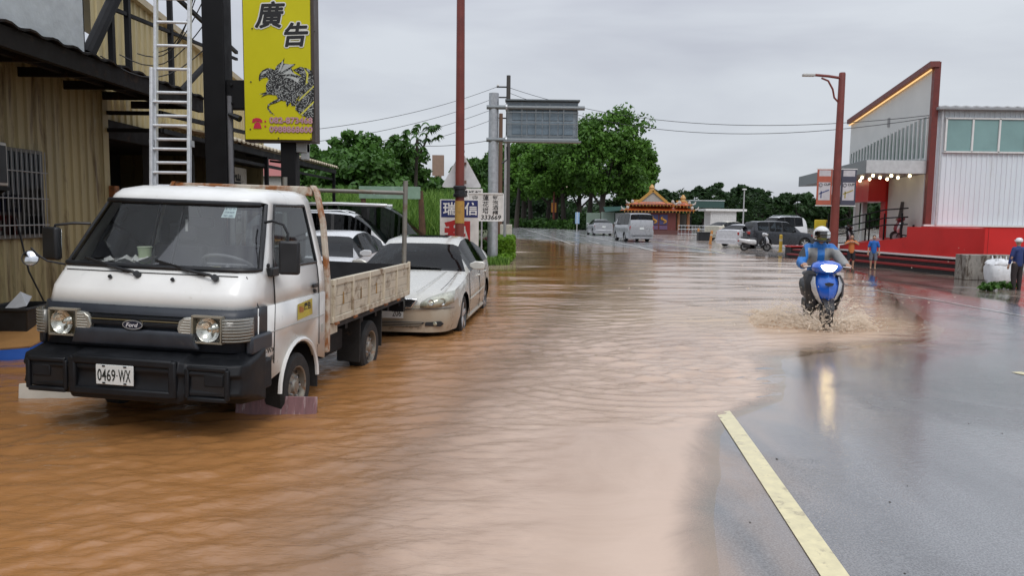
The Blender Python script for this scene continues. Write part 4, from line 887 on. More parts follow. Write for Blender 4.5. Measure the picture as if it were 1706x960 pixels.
# ------------------------------------------------------------------ cars (one builder, own dimensions for each)
CTYRE = RUBBER
CGLASS = glass('car_glass', (.22, .25, .27), .62, .0)
TRIMB = M('car_trim_black', (.012, .012, .013), .5)
TAIL = M('tail_lamp_red', (.35, .02, .015), .2, coat=.5); HEADL = M('head_lamp_clear', (.42, .42, .33), .12, .3, coat=1.0, var=.3, scale=18)
PLATE = M('car_plate', (.66, .68, .66), .45)
def interp(keys, y):
    ys = [k[0] for k in keys]; v = [k[1] for k in keys]
    return float(np.interp(y, ys, v))
def car(name, loc, yaw, label, paint, spec, cat='car', group=None, lower=None, plate=None, mirrors=True):
    """x right, y back from the nose, z up.  spec keys: L, W, top (y,z), belt (y,z), roofw, cowl, rf, rr, deck, axles, wr, low, plan (y,w) and pillars"""
    root = empty(name, loc, yaw, label, cat, group); S_ = spec; Lc = S_['L']; W = S_['W'] / 2; r = S_['wr']
    ax1, ax2 = S_['axles']; cowl, rf, rr, deck = S_['cowl'], S_['rf'], S_['rr'], S_['deck']
    ys = set(np.round(np.linspace(0, Lc, 22), 3))
    for a in (ax1, ax2):
        for k in range(11): ys.add(round(a + (r + .065) * math.cos(math.pi * k / 10), 3))
    for y in (.06, .14, cowl, rf, rr, deck, Lc - .06, Lc - .14): ys.add(round(y, 3))
    for p in S_['pillars']: ys.add(round(p - .035, 3)); ys.add(round(p + .035, 3))
    ys = sorted(y for y in ys if 0 <= y <= Lc)
    rings = []; NH = 9
    for y in ys:
        zt = interp(S_['top'], y); zb = interp(S_['belt'], y); w = W * interp(S_['plan'], y)
        zl = S_['low']
        for a in (ax1, ax2):
            d = abs(y - a)
            if d < r + .065: zl = max(zl, r + math.sqrt(max(0, (r + .065) ** 2 - d * d)) * .96)
        cab = cowl - .02 <= y <= deck + .02
        half = []
        for t in (0, .3, .55, .8, 1):
            z = zl + (zb - zl) * t; zz = (z - S_['low']) / (zb - S_['low'] + 1e-6)
            bul = .955 + .05 * math.sin(math.pi * min(1, zz * .8 + .12)) - .02 * (zz > .95) - .03 * max(0, .15 - zz) / .15
            half.append((w * bul, z))
        k = 0.0
        if y <= cowl: k = 0
        elif y < rf: k = (y - cowl) / (rf - cowl)
        elif y <= rr: k = 1
        elif y < deck: k = (deck - y) / (deck - rr)
        wr_ = w * (.93 * (1 - k) + S_['roofw'] * k)
        half += [(w * .965 * (1 - k) + w * .955 * k, zb + .012 + .0 * k), (wr_, zt - .045 * (.4 + .6 * k)), (wr_ * .86, zt - .012), (wr_ * .42, zt)]
        rings.append([Vector((x, y, z)) for x, z in half] + [Vector((-x, y, z)) for x, z in reversed(half)])
    n = len(rings[0]); body = MB(); glassparts = {}
    pil = S_['pillars']
    def gkey(y0, y1, j):
        ym = (y0 + y1) / 2
        if cowl <= ym <= rf and 6 <= j <= n - 8: return 'windscreen'
        if rr <= ym <= deck and 6 <= j <= n - 8: return 'rear_window'
        if j in (5, n - 7):
            ps = pil
            for q in range(len(ps) - 1):
                if ps[q] + .03 < ym < ps[q + 1] - .03: return 'side_window_%s%d' % ('r' if j == 5 else 'l', q)
        return None
    for i in range(len(ys) - 1):
        for j in range(n - 1):
            q = [rings[i][j], rings[i][j + 1], rings[i + 1][j + 1], rings[i + 1][j]]; g = gkey(ys[i], ys[i + 1], j)
            (body if g is None else glassparts.setdefault(g, MB())).add(q, [(0, 1, 2, 3)])
    body.add(rings[0], [tuple(range(n))]); body.add(rings[-1], [tuple(range(n))])
    lo = lower
    bo = weld(body.build('body', [paint, lo or paint, TRIMB], root), .003)
    for p in bo.data.polygons:
        if any(abs(p.center.y - q) < .05 for q in pil[1:-1]) and p.center.z > interp(S_['belt'], p.center.y) + .03 and abs(p.normal.x) > .5: p.material_index = 2
    if lo:
        for p in bo.data.polygons:
            if p.center.z < S_.get('lowz', .5): p.material_index = 1
    for g, mb in glassparts.items(): weld(mb.build('windscreen' if g == 'windscreen' else 'rear_window' if g == 'rear_window' else 'side_window', CGLASS, root), .003)
    MB().box(-W * .86, W * .86, .25, Lc - .25, S_['low'] + .02, .62).build('floor_pan', TRIMB, root)
    MB().box(-W * .78, W * .78, cowl + .35, cowl + .55, .6, interp(S_['belt'], cowl) - .02).build('dashboard', TRIMB, root)
    for x in (-.36, .36):
        MB().box(x - .22, x + .22, rf + .5, rf + .62, .6, S_['top'][2][1] * .0 + interp(S_['belt'], rf) + .22).build('seat', M('car_seat', (.07, .07, .07), .8), root, bevel=.04)
    # wheels
    for a in (ax1, ax2):
        for s in (-1, 1):
            xw = s * (W * .955 - .09)
            t = MB().lathe([(r * .66, -.1), (r * .92, -.1), (r, -.07), (r, .07), (r * .92, .1), (r * .66, .1)], (xw, a, r), (s, 0, 0), 28, capends=False).build('wheel', CTYRE, root, smooth=True)
            MB().lathe([(r * .68, .085), (r * .66, .1), (r * .6, .06), (r * .2, .05), (0, .06)], (xw, a, r), (s, 0, 0), 28, capends=False).build('rim', M('dark_rim', (.10, .10, .10), .4, .6), t, smooth=True)
            for k in range(5):
                an = 2 * math.pi * k / 5 + .3; MB().beam((xw + s * .07, a + .03 * math.cos(an), r + .03 * math.sin(an)), (xw + s * .085, a + r * .64 * math.cos(an), r + r * .64 * math.sin(an)), .07, .03, up=(s, 0, 0)).build('spoke', M('alloy', (.5, .5, .5), .35, .7), t, bevel=.008)
    if mirrors:
        for s in (-1, 1):
            yb = pil[0] + .12; zb = interp(S_['belt'], yb)
            mr = MB().loft([[Vector((s * (W * .93 + a), yb + .02 + c * .5, zb + .1 + b)) for b, c in ((-h, -.05), (-h * .9, .06), (h, .05), (h, -.03))] for a, h in ((0, .03), (.05, .05), (.09, .07), (.22, .065), (.25, .04))]).build('mirror', paint, root, bevel=.018, seg=3)
    if plate:
        yy, zz, s, txt = plate
        p = MB().box(-.16, .16, yy - .006, yy + .006, zz - .075, zz + .075).build('number_plate', PLATE, root, bevel=.003)
        if txt: text(MB(), txt, (.16 - .03 * len(txt) if len(txt) < 6 else 0, yy - s * .0 + (-.008 if s < 0 else .008), zz - .005), (1 if s < 0 else -1, 0, 0), (0, 0, 1), width=.042 * len(txt), height=.085, bold=.01).build('plate_lettering', INK, p)
    root['_S'] = 0; del root['_S']
    return root, rings, ys
def strip(name, mat, root, pts, rad, n=6): return MB().tube(pts, rad, n).build(name, mat, root, smooth=True)
SEDAN = dict(L=4.82, W=1.80, top=[(0, .58), (.10, .70), (.45, .80), (1.32, .97), (1.95, 1.33), (2.25, 1.435), (2.75, 1.465), (3.25, 1.44), (3.55, 1.37), (4.22, 1.09), (4.70, 1.05), (4.82, .95)],
             belt=[(0, .56), (.12, .66), (.45, .76), (1.3, .90), (2.0, .93), (3.4, .98), (4.2, 1.02), (4.7, .99), (4.82, .9)],
             plan=[(0, .62), (.06, .78), (.14, .86), (.35, .95), (.9, 1.0), (4.0, 1.0), (4.5, .95), (4.7, .88), (4.82, .78)],
             roofw=.68, cowl=1.30, rf=2.02, rr=3.42, deck=4.15, axles=(.93, 3.65), wr=.315, low=.19, pillars=[1.62, 2.62, 3.5, 3.95])
def merged(base, **k): d = dict(base); d.update(k); return d
CHAMP = M('champagne_paint', (.56, .55, .50), .25, .25, var=.05, coat=.6)
CHLOW = M('champagne_lower', (.44, .38, .29), .3, .3, var=.06, coat=.5, dirt=(.25, .16, .09), damt=.2)
camry, rings, ys = car('sedan_car', (-1.66, 10.35, -.12), R(-4.5), 'champagne sedan with round-cornered headlamps, nose behind the truck bed', CHAMP, merged(SEDAN, lowz=.56), lower=CHLOW, plate=(-.025, .46, -1, '206'))
camry.children  # front details
def fx(x, z, bulge=.0):   # nose surface distance for x
    a = abs(x) / .9; return .0 + .30 * max(0, (a - .55) / .45) ** 2.0 - .012 - bulge
mb = MB()
for s in (-1, 1):
    o = []; 
    for u, zt, zb in ((.40, .60, .545), (.50, .665, .54), (.62, .71, .545), (.74, .735, .56), (.835, .755, .60)):
        o.append((u, zt, zb))
    mb = MB(); vs = []; fs = []
    for u, zt, zb in o:
        for z, back in ((zt, .10 * (zt - .54) / .2 + .02), ((zt + zb) / 2, .0), (zb, .005)): vs.append((s * u, fx(u, z) + back - .02, z))
    for i in range(len(o) - 1):
        for j in range(2): fs.append((i * 3 + j, i * 3 + 3 + j, i * 3 + 4 + j, i * 3 + 1 + j))
    hl = mb.add(vs, fs).build('headlamp', HEADL, camry, smooth=True, sharp=80, solid=.025)
    for u, q in ((.55, .045), (.70, .05)): MB().lathe([(q, -.0), (q * .8, .015), (0, .03)], (s * u, fx(u, .6) - .04, .615 + .04 * (u - .5)), (0, 1, 0), 16, capends=False).build('lamp_bowl', CHROME, hl, smooth=True)
    fl = MB().prism([(-.12, -.03), (.10, -.04), (.14, 0), (.10, .035), (-.11, .02)], (s * .58, fx(.58, .3) - .01, .315), (s, .18, 0), (0, 0, 1), (0, .03, 0)).build('fog_lamp', TRIMB, camry, bevel=.006)
    MB().lathe([(.03, 0), (.02, .01), (0, .012)], (s * .6, fx(.6, .3) - .015, .315), (0, -1, 0), 12, capends=False).build('fog_bulb', HEADL, fl)
mb = MB().prism([(-.36, .06), (.36, .06), (.27, -.07), (-.27, -.07)], (0, -.03, .60), (1, 0, 0), (0, .12, 1), (0, .05, 0)); gr_ = mb.build('grille', CHROME, camry, bevel=.01)
MB().prism([(-.325, .045), (.325, .045), (.25, -.055), (-.25, -.055)], (0, -.036, .60), (1, 0, 0), (0, .12, 1), (0, .03, 0)).build('grille_field', TRIMB, gr_)
for k in range(4): MB().box(-.31 + k * .012, .31 - k * .012, -.042, -.03, .63 - k * .026, .636 - k * .026).build('grille_bar', CHROME, gr_)
MB().prism([(-.46, .035), (.46, .035), (.38, -.035), (-.38, -.035)], (0, -.025, .30), (1, 0, 0), (0, 0, 1), (0, .05, 0)).build('lower_intake', TRIMB, camry, bevel=.006)
for k in range(3): MB().box(-.42, .42, -.032, -.02, .275 + k * .022, .283 + k * .022).build('intake_bar', CHLOW, camry)
strip('bumper_crease', M('crease_dark', (.12, .11, .1), .6), camry, [(x, fx(x, .5) - .008, .51 + .02 * abs(x)) for x in np.linspace(-.84, .84, 15)], .006)
for s in (-1, 1):
    strip('bonnet_seam', SEAM, camry, [(s * .66, .12, .775), (s * .70, .45, .835), (s * .73, 1.0, .925), (s * .74, 1.32, .972)], .004)
    strip('bonnet_crease', CHAMP, camry, [(s * .32, .12, .745), (s * .42, .5, .835), (s * .55, 1.25, .962)], .006)
    strip('side_moulding', CHLOW, camry, [(s * .905, 1.35, .52), (s * .91, 2.2, .53), (s * .905, 3.2, .55)], .014)
    for y in (1.38, 2.62, 3.45): strip('door_seam', SEAM, camry, [(s * .885, y, .26), (s * .908, y, .55), (s * .89, y + .0, .92)], .0045, 4)
    for y in (2.42, 3.35): MB().box(s * .9 - .02, s * .9 + .02, y, y + .17, .80, .828).build('door_handle', CHAMP, camry, bevel=.01)
    strip('sill', CHLOW, camry, [(s * .85, 1.35, .24), (s * .86, 3.2, .24)], .04)
strip('wiper', BLACK, camry, [(.45, 1.34, .995), (-.25, 1.40, 1.035)], .01); MB().prism([(-.36, -.3), (.36, -.3), (.36, .3), (-.36, .3)], (0, 2.72, 1.468), (1, 0, 0), (0, 1, 0), (0, 0, .004)).build('sunroof', CGLASS, camry)
MB().box(-.05, .14, 2.12, 2.15, 1.27, 1.33).build('interior_mirror', BLACK, camry)
# white cars behind
CARW = M('white_car_paint', (.62, .63, .64), .25, var=.04, coat=.6)
c2, _, _ = car('white_sedan', (-4.05, 13.7, -.12), R(-4), 'white sedan parked between truck cab and champagne sedan', CARW, merged(SEDAN, L=4.5, W=1.7))
SUV = dict(L=4.5, W=1.76, top=[(0, .75), (.1, .88), (.4, .98), (1.1, 1.06), (1.6, 1.5), (1.95, 1.70), (2.6, 1.74), (3.8, 1.72), (4.2, 1.64), (4.42, 1.2), (4.5, 1.0)], belt=[(0, .72), (.1, .82), (.4, .92), (1.1, 1.0), (4.2, 1.12), (4.42, 1.08), (4.5, .95)],
           plan=[(0, .7), (.08, .86), (.3, .96), (.8, 1), (4.0, 1), (4.3, .96), (4.5, .86)], roofw=.76, cowl=1.08, rf=1.85, rr=4.0, deck=4.42, axles=(.82, 3.5), wr=.34, low=.24, pillars=[1.42, 2.35, 3.25, 4.05])
c3, _, _ = car('white_wagon', (-1.9, 18.4, -.12), R(94), 'white wagon parked side-on with dark windows behind the champagne sedan', CARW, merged(SUV, top=[(a, b + .14 if b > 1.4 else b + .05) for a, b in SUV['top']], belt=[(a, b + .08) for a, b in SUV['belt']]))
for s in (-.55, .55): strip('roof_rail', STEEL, c3, [(s, 2.0, 1.85), (s, 2.2, 1.9), (s, 3.7, 1.89), (s, 3.9, 1.83)], .014)
VAN = dict(L=4.7, W=1.75, top=[(0, .9), (.1, 1.05), (.35, 1.15), (.7, 1.3), (1.2, 1.75), (1.6, 1.93), (2.4, 1.97), (4.2, 1.95), (4.55, 1.88), (4.64, 1.4), (4.7, 1.05)], belt=[(0, .85), (.1, 1.0), (.35, 1.08), (.7, 1.12), (4.4, 1.16), (4.62, 1.1), (4.7, 1.0)],
           plan=[(0, .72), (.08, .88), (.3, .97), (.8, 1), (4.3, 1), (4.6, .96), (4.7, .9)], roofw=.80, cowl=.68, rf=1.5, rr=4.45, deck=4.62, axles=(.85, 3.4), wr=.32, low=.24, pillars=[1.05, 2.1, 3.2, 4.35])
c4, _, _ = car('grey_van', (-1.85, 21.2, -.12), R(93), 'dark grey van with pale roof edge behind the white wagon', M('van_dark_green', (.035, .045, .042), .35, coat=.4), merged(VAN, L=5.2, top=[(a * 1.1, b + .16 if b > 1.5 else b) for a, b in VAN['top']]), cat='van')
strip('roof_edge', CARW, c4, [(-.70, 1.6, 2.06), (-.72, 3, 2.09), (-.72, 5.0, 2.05)], .05); strip('roof_edge', CARW, c4, [(.70, 1.6, 2.06), (.72, 3, 2.09), (.72, 5.0, 2.05)], .05)
# traffic leaving in the distance (rear views)
SILV = M('silver_paint', (.42, .43, .45), .3, .4, var=.05, coat=.5)
def rear_kit(c, W, yl, z, tw, th, roof=None):
    for s in (-1, 1):
        MB().box(s * (W - .12) - tw / 2, s * (W - .12) + tw / 2, yl - .12, yl + .015, z - th / 2, z + th / 2).build('tail_lamp', TAIL, c, bevel=.02)
    MB().box(-W * .9, W * .9, yl - .1, yl + .04, .34, .52).build('rear_bumper', _mats.get('bump_' + c.name) or c.children[0].material_slots[0].material, c, bevel=.03); MB().box(-W * .8, W * .8, yl - .2, yl + .01, .22, .33).build('bumper_valance', TRIMB, c)
def place(c, px, py, theta, dx=0, dy=0):
    p = gnd(px, py, -.1); x, y = p.x + dx, p.y + dy; c.location = (x, y, rz(x, y)); c.rotation_euler = (0, 0, R(theta))
c5, _, _ = car('silver_sedan', (0, 0, 0), 0, 'silver sedan driving away, farthest car on the road', SILV, merged(SEDAN, L=4.5, W=1.75), plate=(4.51, .78, 1, '')); rear_kit(c5, .82, 4.48, .84, .28, .16); place(c5, 1005, 395, 185, -.35, 4.5)
c6, _, _ = car('silver_van', (0, 0, 0), 0, 'silver minivan driving away past the temple gate', SILV, VAN, cat='van', plate=(4.72, .92, 1, '')); rear_kit(c6, .86, 4.66, .95, .16, .28); place(c6, 1064, 407, 186, -.3, 4.7)
strip('rear_wiper', BLACK, c6, [(-.1, 4.64, 1.22), (.25, 4.60, 1.32)], .012)
# parked cars at the right by the booth
CREAM = M('cream_paint', (.55, .52, .42), .3, coat=.5); DGREY = M('dark_grey_paint', (.035, .038, .045), .28, .3, coat=.6)
c7, _, _ = car('cream_sedan', (0, 0, 0), 0, 'cream sedan parked nearest the white booth', CREAM, merged(SEDAN, L=4.4, W=1.7)); rear_kit(c7, .8, 4.38, .84, .26, .15); place(c7, 1186, 403, 118, 3.9, 2.2)
c8, _, _ = car('white_sedan', (0, 0, 0), 0, 'silvery white car parked between cream sedan and dark SUV', M('pearl_paint', (.58, .58, .6), .3, coat=.5), merged(SEDAN, L=4.5, W=1.72)); rear_kit(c8, .82, 4.48, .86, .3, .16); place(c8, 1212, 411, 128, 3.5, 2.9)
c9, _, _ = car('dark_suv', (0, 0, 0), 0, 'dark grey SUV parked beyond the white scooter', DGREY, merged(SUV, L=4.7)); rear_kit(c9, .84, 4.67, .98, .3, .18); place(c9, 1348, 412, 99)
c10, _, _ = car('white_suv', (0, 0, 0), 0, 'white SUV with roof rack behind the dark SUV', CARW, merged(SUV, top=[(a, b + .16 if b > 1.4 else b + .04) for a, b in SUV['top']])); place(c10, 1262, 404, -72, 0, 1.2)
for s in (-.5, .5): strip('roof_rail', STEEL, c10, [(s, 2.0, 1.88), (s, 2.2, 1.95), (s, 3.7, 1.94), (s, 3.9, 1.86)], .02)
# ------------------------------------------------------------------ street furniture between road and shops
def G0(x, y): return Vector((x, y, rz(x, y)))
# tall red-brown lamp post behind the champagne sedan
lp = empty('lamp_post', (-1.13, 16.0, -.12), 0, 'tall red-brown post behind the champagne sedan, cut by the top edge', 'lamp post')
MB().lathe([(.15, 0), (.15, .04), (.105, .08), (.098, 1.2), (.09, 4.5), (.075, 9.0)], (0, 0, 0), n=18).build('pole', REDBROWN, lp, smooth=True)
MB().lathe([(.135, 2.2), (.14, 2.22), (.14, 2.27), (.115, 2.28), (.115, 2.36), (.14, 2.37), (.14, 2.42), (.12, 2.44)], (0, 0, 0), n=18).build('black_band', BLACK, lp, smooth=True)
MB().lathe([(.101, 1.65), (.100, 2.12)], (.0, -.004, 0), n=18, capends=False).build('ochre_wrap', M('ochre_wrap', (.42, .24, .05), .7, dirt=(.2, .12, .05)), lp, smooth=True)
MB().beam((0, 0, 8.9), (1.4, 0, 9.1), .06).build('arm', REDBROWN, lp); MB().box(1.2, 1.75, -.1, .1, 9.05, 9.15).build('lamp_head', STEEL, lp, bevel=.03)
tr = empty('warning_sign', (-1.1, 16.16, -.12), 0, 'back of a triangular white road sign fixed behind the red-brown post', 'sign')
a, b, c = at(735, 312, 16.16), at(803, 313, 16.16), at(769, 250, 16.16)
def rounded(pts, r=.06):
    o = []
    for i in range(len(pts)):
        p, q, n_ = Vector(pts[i - 1]), Vector(pts[i]), Vector(pts[(i + 1) % len(pts)])
        o += [q + (p - q).normalized() * r, q * .5 + (q + (p - q).normalized() * r) * .25 + (q + (n_ - q).normalized() * r) * .25, q + (n_ - q).normalized() * r]
    return [(v.x, v.y) for v in o]
MB().prism(rounded([(p.x + 1.1, p.z + .12) for p in (a, b, c)]), (0, 0, 0), (1, 0, 0), (0, 0, 1), (0, .012, 0)).build('sign_plate', M('sign_back', (.62, .62, .63), .5, .2), tr)
MB().box(-.1, .1, -.06, -.002, 2.9, 2.94).box(-.12, .06, -.06, -.002, 3.15, 3.19).build('clamp', M('clamp_brown', (.12, .05, .03), .5), tr); MB().box(.04, .1, -.008, -.001, 2.49, 2.56).build('label_patch', M('patch_brown', (.2, .13, .1), .6), tr)
# for-rent board
def board(name, px0, px1, py0, py1, Y, label, frame_mat, legs=(-1, 1)):
    p, q = at(px0, py0, Y), at(px1, py1, Y); x0, x1, z1, z0 = p.x, q.x, p.z, q.z
    o = empty(name, ((x0 + x1) / 2, Y, -.12), 0, label, 'sign'); off = Vector(o.location)
    w_, h0, h1 = (x1 - x0) / 2, z0 + .12, z1 + .12
    MB().box(-w_, w_, 0, .03, h0, h1).build('panel', M(name + '_white', (.64, .63, .6), .5, dirt=(.4, .36, .3), damt=.22), o, bevel=.005)
    for s in legs: MB().box(s * (w_ - .02) - .02, s * (w_ - .02) + .02, .032, .07, 0, h1).build('leg', frame_mat, o)
    return o, w_, h0, h1
rb, w_, h0, h1 = board('rent_sign', 733, 797, 332, 415, 17.2, 'white and navy rental board with red lettering behind the red-brown post', WHITEPAINT)
hh = h1 - h0
MB().box(-w_ + .03, w_ - .02, -.006, .002, h1 - hh * .36, h1 - .02).build('navy_band', M('navy', (.012, .022, .12), .5), rb)
for ch, x in (('瑞', -.22), ('信', .27)): text(MB(), ch, (x, -.009, h1 - hh * .185), (1, 0, 0), (0, 0, 1), height=hh * .26, width=.30, bold=.02).build('lettering', WHITEPAINT, rb)
text(MB(), '租', (-.02, -.004, h1 - hh * .36 - .40), (1, 0, 0), (0, 0, 1), height=.7, width=.66, bold=.045).build('red_lettering', M('letter_red', (.42, .02, .02), .5), rb)
wb, w_, h0, h1 = board('wine_cabinet_sign', 780, 838, 322, 368, 19.4, 'grey framed board with black characters and the number 333669', WHITEPAINT, (-1,))
hh = h1 - h0
text(MB(), '守', (-w_ + .18, -.004, h1 - .13), (1, 0, 0), (0, 0, 1), height=.15).build('character', INK, wb)
for i, ch in enumerate('蓮花塔'): text(MB(), ch, (.0, -.004, h1 - .11 - i * .165), (1, 0, 0), (0, 0, 1), height=.15, width=.16, bold=.012).build('character', INK, wb)
for i, ch in enumerate('氣泡酒櫃'): text(MB(), ch, (.25, -.004, h1 - .10 - i * .13), (1, 0, 0), (0, 0, 1), height=.12, width=.15, bold=.012).build('character', INK, wb)
text(MB(), '333669', (.14, -.004, h0 + .085), (1, 0, 0), (0, 0, 1), width=.52, height=.125, bold=.02, shear=.12).build('number', INK, wb)
for a_, b_ in (((-w_, h0), (w_, h0)), ((-w_, h1), (w_, h1)), ((-w_, h0), (-w_, h1)), ((w_, h0), (w_, h1))): MB().beam((a_[0], -.005, a_[1]), (b_[0], -.005, b_[1]), .03).build('frame_bar', WHITEPAINT, wb)
nb, w_, h0, h1 = board('number_board', 766, 804, 314, 336, 20.6, 'small dark-lettered white board half hidden behind other signs', STEEL)
for i, ch in enumerate('電話訂'): text(MB(), ch, (-w_ + .14 + i * .18, -.004, h1 - .13), (1, 0, 0), (0, 0, 1), height=.16, bold=.02).build('character', INK, nb)
# variable-message gantry
gt = empty('sign_gantry', (-.72, 27, -.05), 0, 'grey steel gantry holding the back of a large message board', 'gantry')
MB().lathe([(.30, 0), (.30, .05), (.19, .06), (.175, 6.0), (.175, 6.05)], (0, 0, 0), n=20).build('post', STEEL, gt, smooth=True)
GSTEEL = M('dull_steel', (.20, .22, .23), .55, .4, var=.15)
for z in (2.6, 4.0, 5.1): MB().lathe([(.182, z), (.182, z + .03)], (0, 0, 0), n=20, capends=False).build('post_ring', STEEL, gt)
for z, e in ((5.55, 3.2), (4.42, 3.0)): MB().tube([(-.25, -.12, z), (e, -.12, z)], .075, 12).build('arm', GSTEEL, gt, smooth=True); MB().lathe([(.13, -.03), (.13, .03)], (.45, -.12, z), (1, 0, 0), 14).build('flange', STEEL, gt)
VX0, VX1, VZ0, VZ1 = .45, 2.98, 4.42, 5.78
PAN = M('message_panel', (.16, .21, .25), .45, .3, var=.1)
MB().box(VX0, VX1, -.04, .22, VZ0 + .02, VZ1).build('cabinet', M('cabinet_steel', (.22, .26, .29), .45, .4), gt, bevel=.02)
MB().box(VX0 - .05, VX1 + .05, -.2, .3, VZ1, VZ1 + .05).build('hood', M('hood_dark', (.1, .12, .13), .5), gt)
for i in range(4): 
    for j in range(2): MB().box(VX0 + .2 + i * .55, VX0 + .70 + i * .55, -.062, -.04, VZ0 + .2 + j * .5, VZ0 + .64 + j * .5).build('access_panel', PAN, gt, bevel=.006)
for i in range(6): MB().box(VX0 + .04 + i * .49, VX0 + .07 + i * .49, -.16, -.13, VZ0 - .05, VZ1 - .1).build('catwalk_bar', GSTEEL, gt)
for z in (VZ0 + .14, VZ0 + .55, VZ0 + .95): MB().box(VX0, VX1, -.17, -.145, z, z + .03).build('catwalk_rail', GSTEEL, gt)
MB().box(VX0 - .1, VX1 + .1, -.35, .1, VZ0 - .08, VZ0 - .03).build('catwalk', GSTEEL, gt)
MB().tube([(.3, .0, 3.6), (.5, .05, 3.75), (.48, .1, 4.2)], .03, 6).build('cable', BLACK, gt)
# utility pole with cross arms, small pole, wires
up = empty('utility_pole', (-.35, 45, 0), 0, 'thin dark utility pole just behind the message board', 'utility pole')
MB().lathe([(.17, 0), (.12, 9.9)], (0, 0, 0), n=12).build('pole', M('pole_dark', (.06, .055, .05), .7), up, smooth=True)
for z in (9.2, 8.6, 8.0, 7.4): MB().box(-.7, .1, -.04, .04, z, z + .07).build('cross_arm', BLACKSTEEL, up); MB().lathe([(.05, 0), (.07, .05), (.04, .14)], (-.62, 0, z + .07), n=8).build('insulator', WHITEPAINT, up)
wp = tag(MB().lathe([(.06, 0), (.045, 4.8)], (0, 0, 0), n=10).tube([(0, 0, 4.75), (.6, 0, 4.85)], .03, 6).build('slim_pole', M('pole_grey', (.4, .4, .4), .5), smooth=True, loc=(-.32, 30, 0)), 'slim pale grey pole standing right beside the gantry post', 'pole')
br = tag(MB().lathe([(.11, 0), (.09, 6.5)], (0, 0, 0), n=10).build('wooden_pole', M('pole_brown', (.14, .08, .05), .8), smooth=True, loc=(-.62, 36, 0)), 'brown wooden pole behind the gantry post', 'pole')
def wire(a, b, sag, r, label, n=24):
    a, b = Vector(a), Vector(b); mb = MB(); mb.tube([a.lerp(b, t / n) - Vector((0, 0, sag * 4 * (t / n) * (1 - t / n))) for t in range(n + 1)], r, 4)
    o = mb.build('overhead_wire', BLACK); return tag(o, label, 'wire', 'overhead wires')
for k, z in enumerate((9.25, 8.65, 8.05, 7.45)): wire((-1.0, 45, z), at(500, 222 + k * 17 - (4 if k == 0 else 0) , 34), .35, .012, ('topmost', 'second', 'third', 'lowest')[k] + ' of the four wires rising from left to the utility pole')
wire((-.3, 45, 9.2), at(1548, 192, 29.6), 1.1, .013, 'upper wire from utility pole to the white building'); wire((-.3, 45, 8.9), at(1548, 196, 29.6), 1.35, .013, 'lower wire from utility pole to the white building')
wire(at(700, 243, 36), at(830, 231, 30), .1, .012, 'short wire between the papaya tree and the gantry post')
# long green board on two stubs in the grass
gb = empty('green_board', (-4.5, 22.6, 0), 0, 'long faded green board on rotten stumps before the tall grass', 'board')
p, q = at(598, 310, 22.6), at(706, 332, 22.6)
MB().box(p.x + 4.5, q.x + 4.5 - .1, -.02, .02, q.z, p.z).build('plank', M('faded_green', (.22, .34, .25), .6, dirt=(.4, .45, .4), damt=.3), gb, bevel=.005)
text(MB(), '10 4', (p.x + 4.5 + .5, -.024, (p.z + q.z) / 2), (1, 0, 0), (0, 0, 1), height=.13).build('painted_number', M('pale_chalk', (.5, .6, .6), .8), gb)
for x in (p.x + 4.6, q.x + 4.4): MB().tube([(x, .08, -.2), (x + .05, .1, 1.2), (x, .06, q.z + .25)], [.09, .11, .07], 7).build('stump', M('rotten_wood', (.10, .055, .03), .9, var=.4), gb)
# concrete blocks by the verge, red-brown sign pole under the trees
for k, (x, lab) in enumerate(((-.42, 'left'), (-.16, 'right'))):
    tag(MB().box(-.125, .125, -.3, .3, 0, 1.3).build('concrete_slab', M('pale_concrete', (.50, .47, .40), .8, dirt=(.3, .27, .22)), loc=(x, 33, .02), bevel=.015), lab + ' one of two upright pale slabs behind the clipped hedge', 'slab')
rs = empty('bus_stop_post', gnd(922, 381), 0, 'red-brown post with an orange panel under the roadside trees', 'post')
d_ = rs.location.y; k_ = d_ / 1250
MB().lathe([(.16, 0), (.14, 62 * k_)], (0, 0, 0), n=10).build('pole', REDBROWN, rs, smooth=True); MB().box(-4.2 * k_, 4.2 * k_, -.1, -.02, 27 * k_, 43 * k_).build('panel', M('orange_panel', (.55, .22, .03), .5), rs)
fl = empty('roadside_flag', gnd(961, 385), 0, 'pale blue and white flag banner in front of the tree trunks', 'flag')
k_ = fl.location.y / 1250; MB().lathe([(.03, 0), (.03, 32 * k_)], (0, 0, 0), n=6).build('pole', WHITEPAINT, fl); MB().box(-3 * k_, 4 * k_, .04, .06, 12 * k_, 31 * k_).build('cloth', M('flag_blue', (.25, .38, .55), .7), fl)
sm = tag(MB().box(-.25, .25, -.2, .2, 0, 5.2).box(-.45, .45, -.22, .22, 3.6, 5.2).build('chimney_tower', M('tower_tan', (.30, .2, .15), .7)), 'small tan tower top showing above the grass bank', 'tower'); sm.location = (at(730, 275, 60).x, 60, 1.2)
rf = empty('red_roof_house', (at(495, 280, 60).x, 60, 0), 0, 'distant house with dull red roof beside the yellow sign', 'house')
MB().box(-4, 3.0, 0, 6, 0, 4.6).build('wall', M('house_wall', (.42, .40, .38), .7), rf); MB().add([(-4.4, -.4, 4.6), (3.4, -.4, 4.6), (3.4, 3, 6.2), (-4.4, 3, 6.2), (3.4, 6.4, 4.6), (-4.4, 6.4, 4.6)], [(0, 1, 2, 3), (3, 2, 4, 5)]).build('roof', M('dull_red_roof', (.30, .09, .08), .6), rf)
